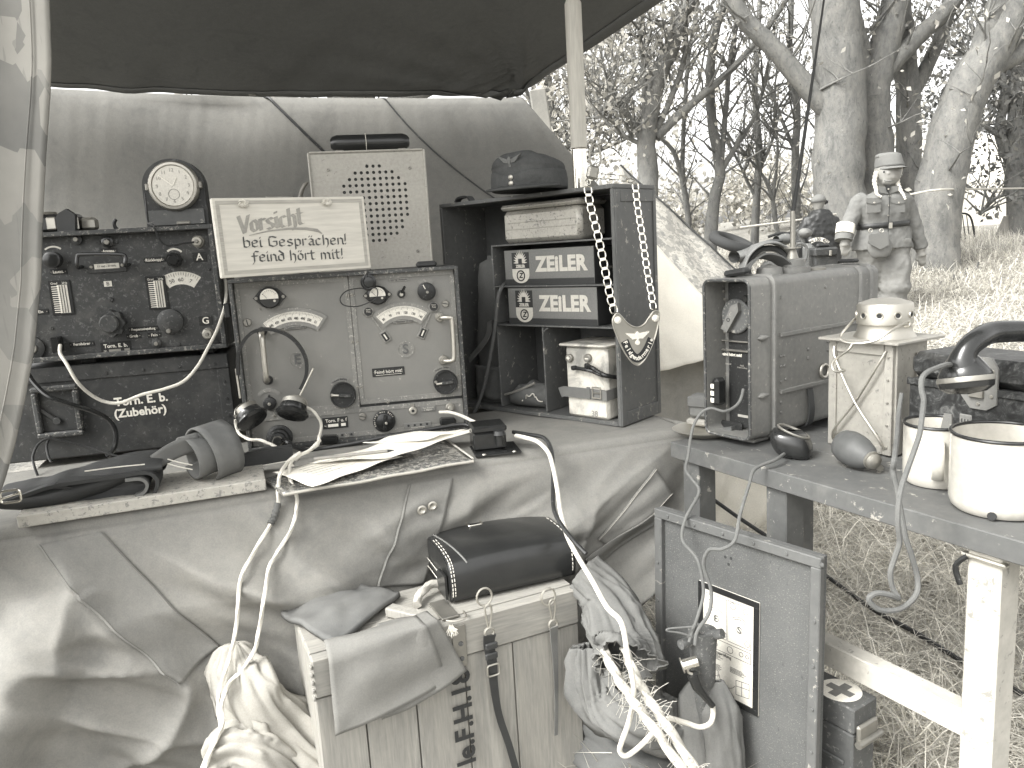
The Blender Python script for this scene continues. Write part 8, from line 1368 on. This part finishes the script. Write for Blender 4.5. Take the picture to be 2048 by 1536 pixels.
# crowd barrier, slatted board, rope fence, planks and iron bar
br_ = thing('crowd_barrier', 'tilted steel crowd barrier standing by the far white tent', 'barrier', Vector((0, 0, 0))); BYd = 13; q3 = lambda x, y: atY(x, y, BYd); br_.matrix_world = Matrix.Translation(q3(1915, 490)); O_ = q3(1915, 490); fr_ = [(1888, 432), (1915, 428), (1934, 428), (1944, 442), (1950, 480), (1946, 483), (1892, 490), (1886, 489)]
MB().tube(spl([q3(x, y) - O_ for x, y in fr_], 4, True), .017, 8, True).build('frame', 'black', br_, True)
for i in range(6): MB().tube([q3(1892 + 8.2 * i, 430) - O_, q3(1899 + 8.2 * i, 488 - i) - O_], .008, 6).build('bar', 'black', br_)
sb_ = thing('slatted_board', 'pale slatted board leaning by the dark tree at right', 'board', q3(2005, 492)); O_ = q3(2005, 492)
for i in range(5): a, b = q3(1984 + 7 * i, 494 - i * .6) - O_, q3(2010 + 6.4 * i, 432 - i * 1.4) - O_; MB().beam(a, b, .045, .02, .003, (0, 1, 0)).build('slat', 'gsheet', sb_)
for f in (.12, .88): a = (q3(1984, 494) - O_).lerp(q3(2010, 432) - O_, f); b = (q3(2012, 491.6) - O_).lerp(q3(2035.6, 426.4) - O_, f); MB().beam(a + Vector((0, .022, 0)), b + Vector((0, .022, 0)), .05, .02, .003, (0, 1, 0)).build('rail', 'gsheet', sb_)
cable('rope_line', [atY(x, y, Y) for x, y, Y in ((1480, 455, 9.4), (1560, 445, 9.4), (1640, 434, 9.5), (1672, 428, 9.6))], .012, 'rope', 'pale rope strung left from the thick pale trunk', 5)
cable('rope_line', [atY(x, y, Y) for x, y, Y in ((1800, 394, 9.6), (1850, 383, 9.4), (1890, 379, 9.3), (1960, 378, 10.5), (2090, 376, 12))], .012, 'rope', 'pale rope strung right from the stout leaning trunk', 5)
pk_ = thing('plank', 'weathered plank lying on round logs beside the walking person', 'plank', atY(1840, 590, 8.6)); O_ = atY(1840, 590, 8.6); MB().beam(atY(1808, 586, 8.6) - O_, atY(1900, 556, 10.0) - O_, .22, .05, .006).build('board', 'gsheet', pk_)
for i, x in enumerate((1814, 1831, 1842)): c = atY(x, 592 + i, 8.6); tag(MB().cyl(c, c + Vector((.25, .9, .02)), .045, .042, 14).build('log', 'bark', None, True), ('leftmost log under the weathered plank', 'middle log under the weathered plank', 'rightmost log under the weathered plank')[i], 'log', 'logs under the plank')
ib = thing('iron_harrow', 'dark toothed iron bar lying in the grass right of the plank', 'farm tool', atY(1890, 570, 8.8)); O_ = atY(1890, 570, 8.8); a, b = atY(1862, 590, 8.7) - O_, atY(1962, 538, 9.6) - O_; MB().beam(a, b, .05, .05, .006).build('bar', 'rust', ib)
for i in range(9): p = a.lerp(b, i / 8); MB().beam(p, p + Vector((.02, -.03, .12 if i % 2 else -.05)), .02, .02, .002).build('tooth', 'rust', ib)
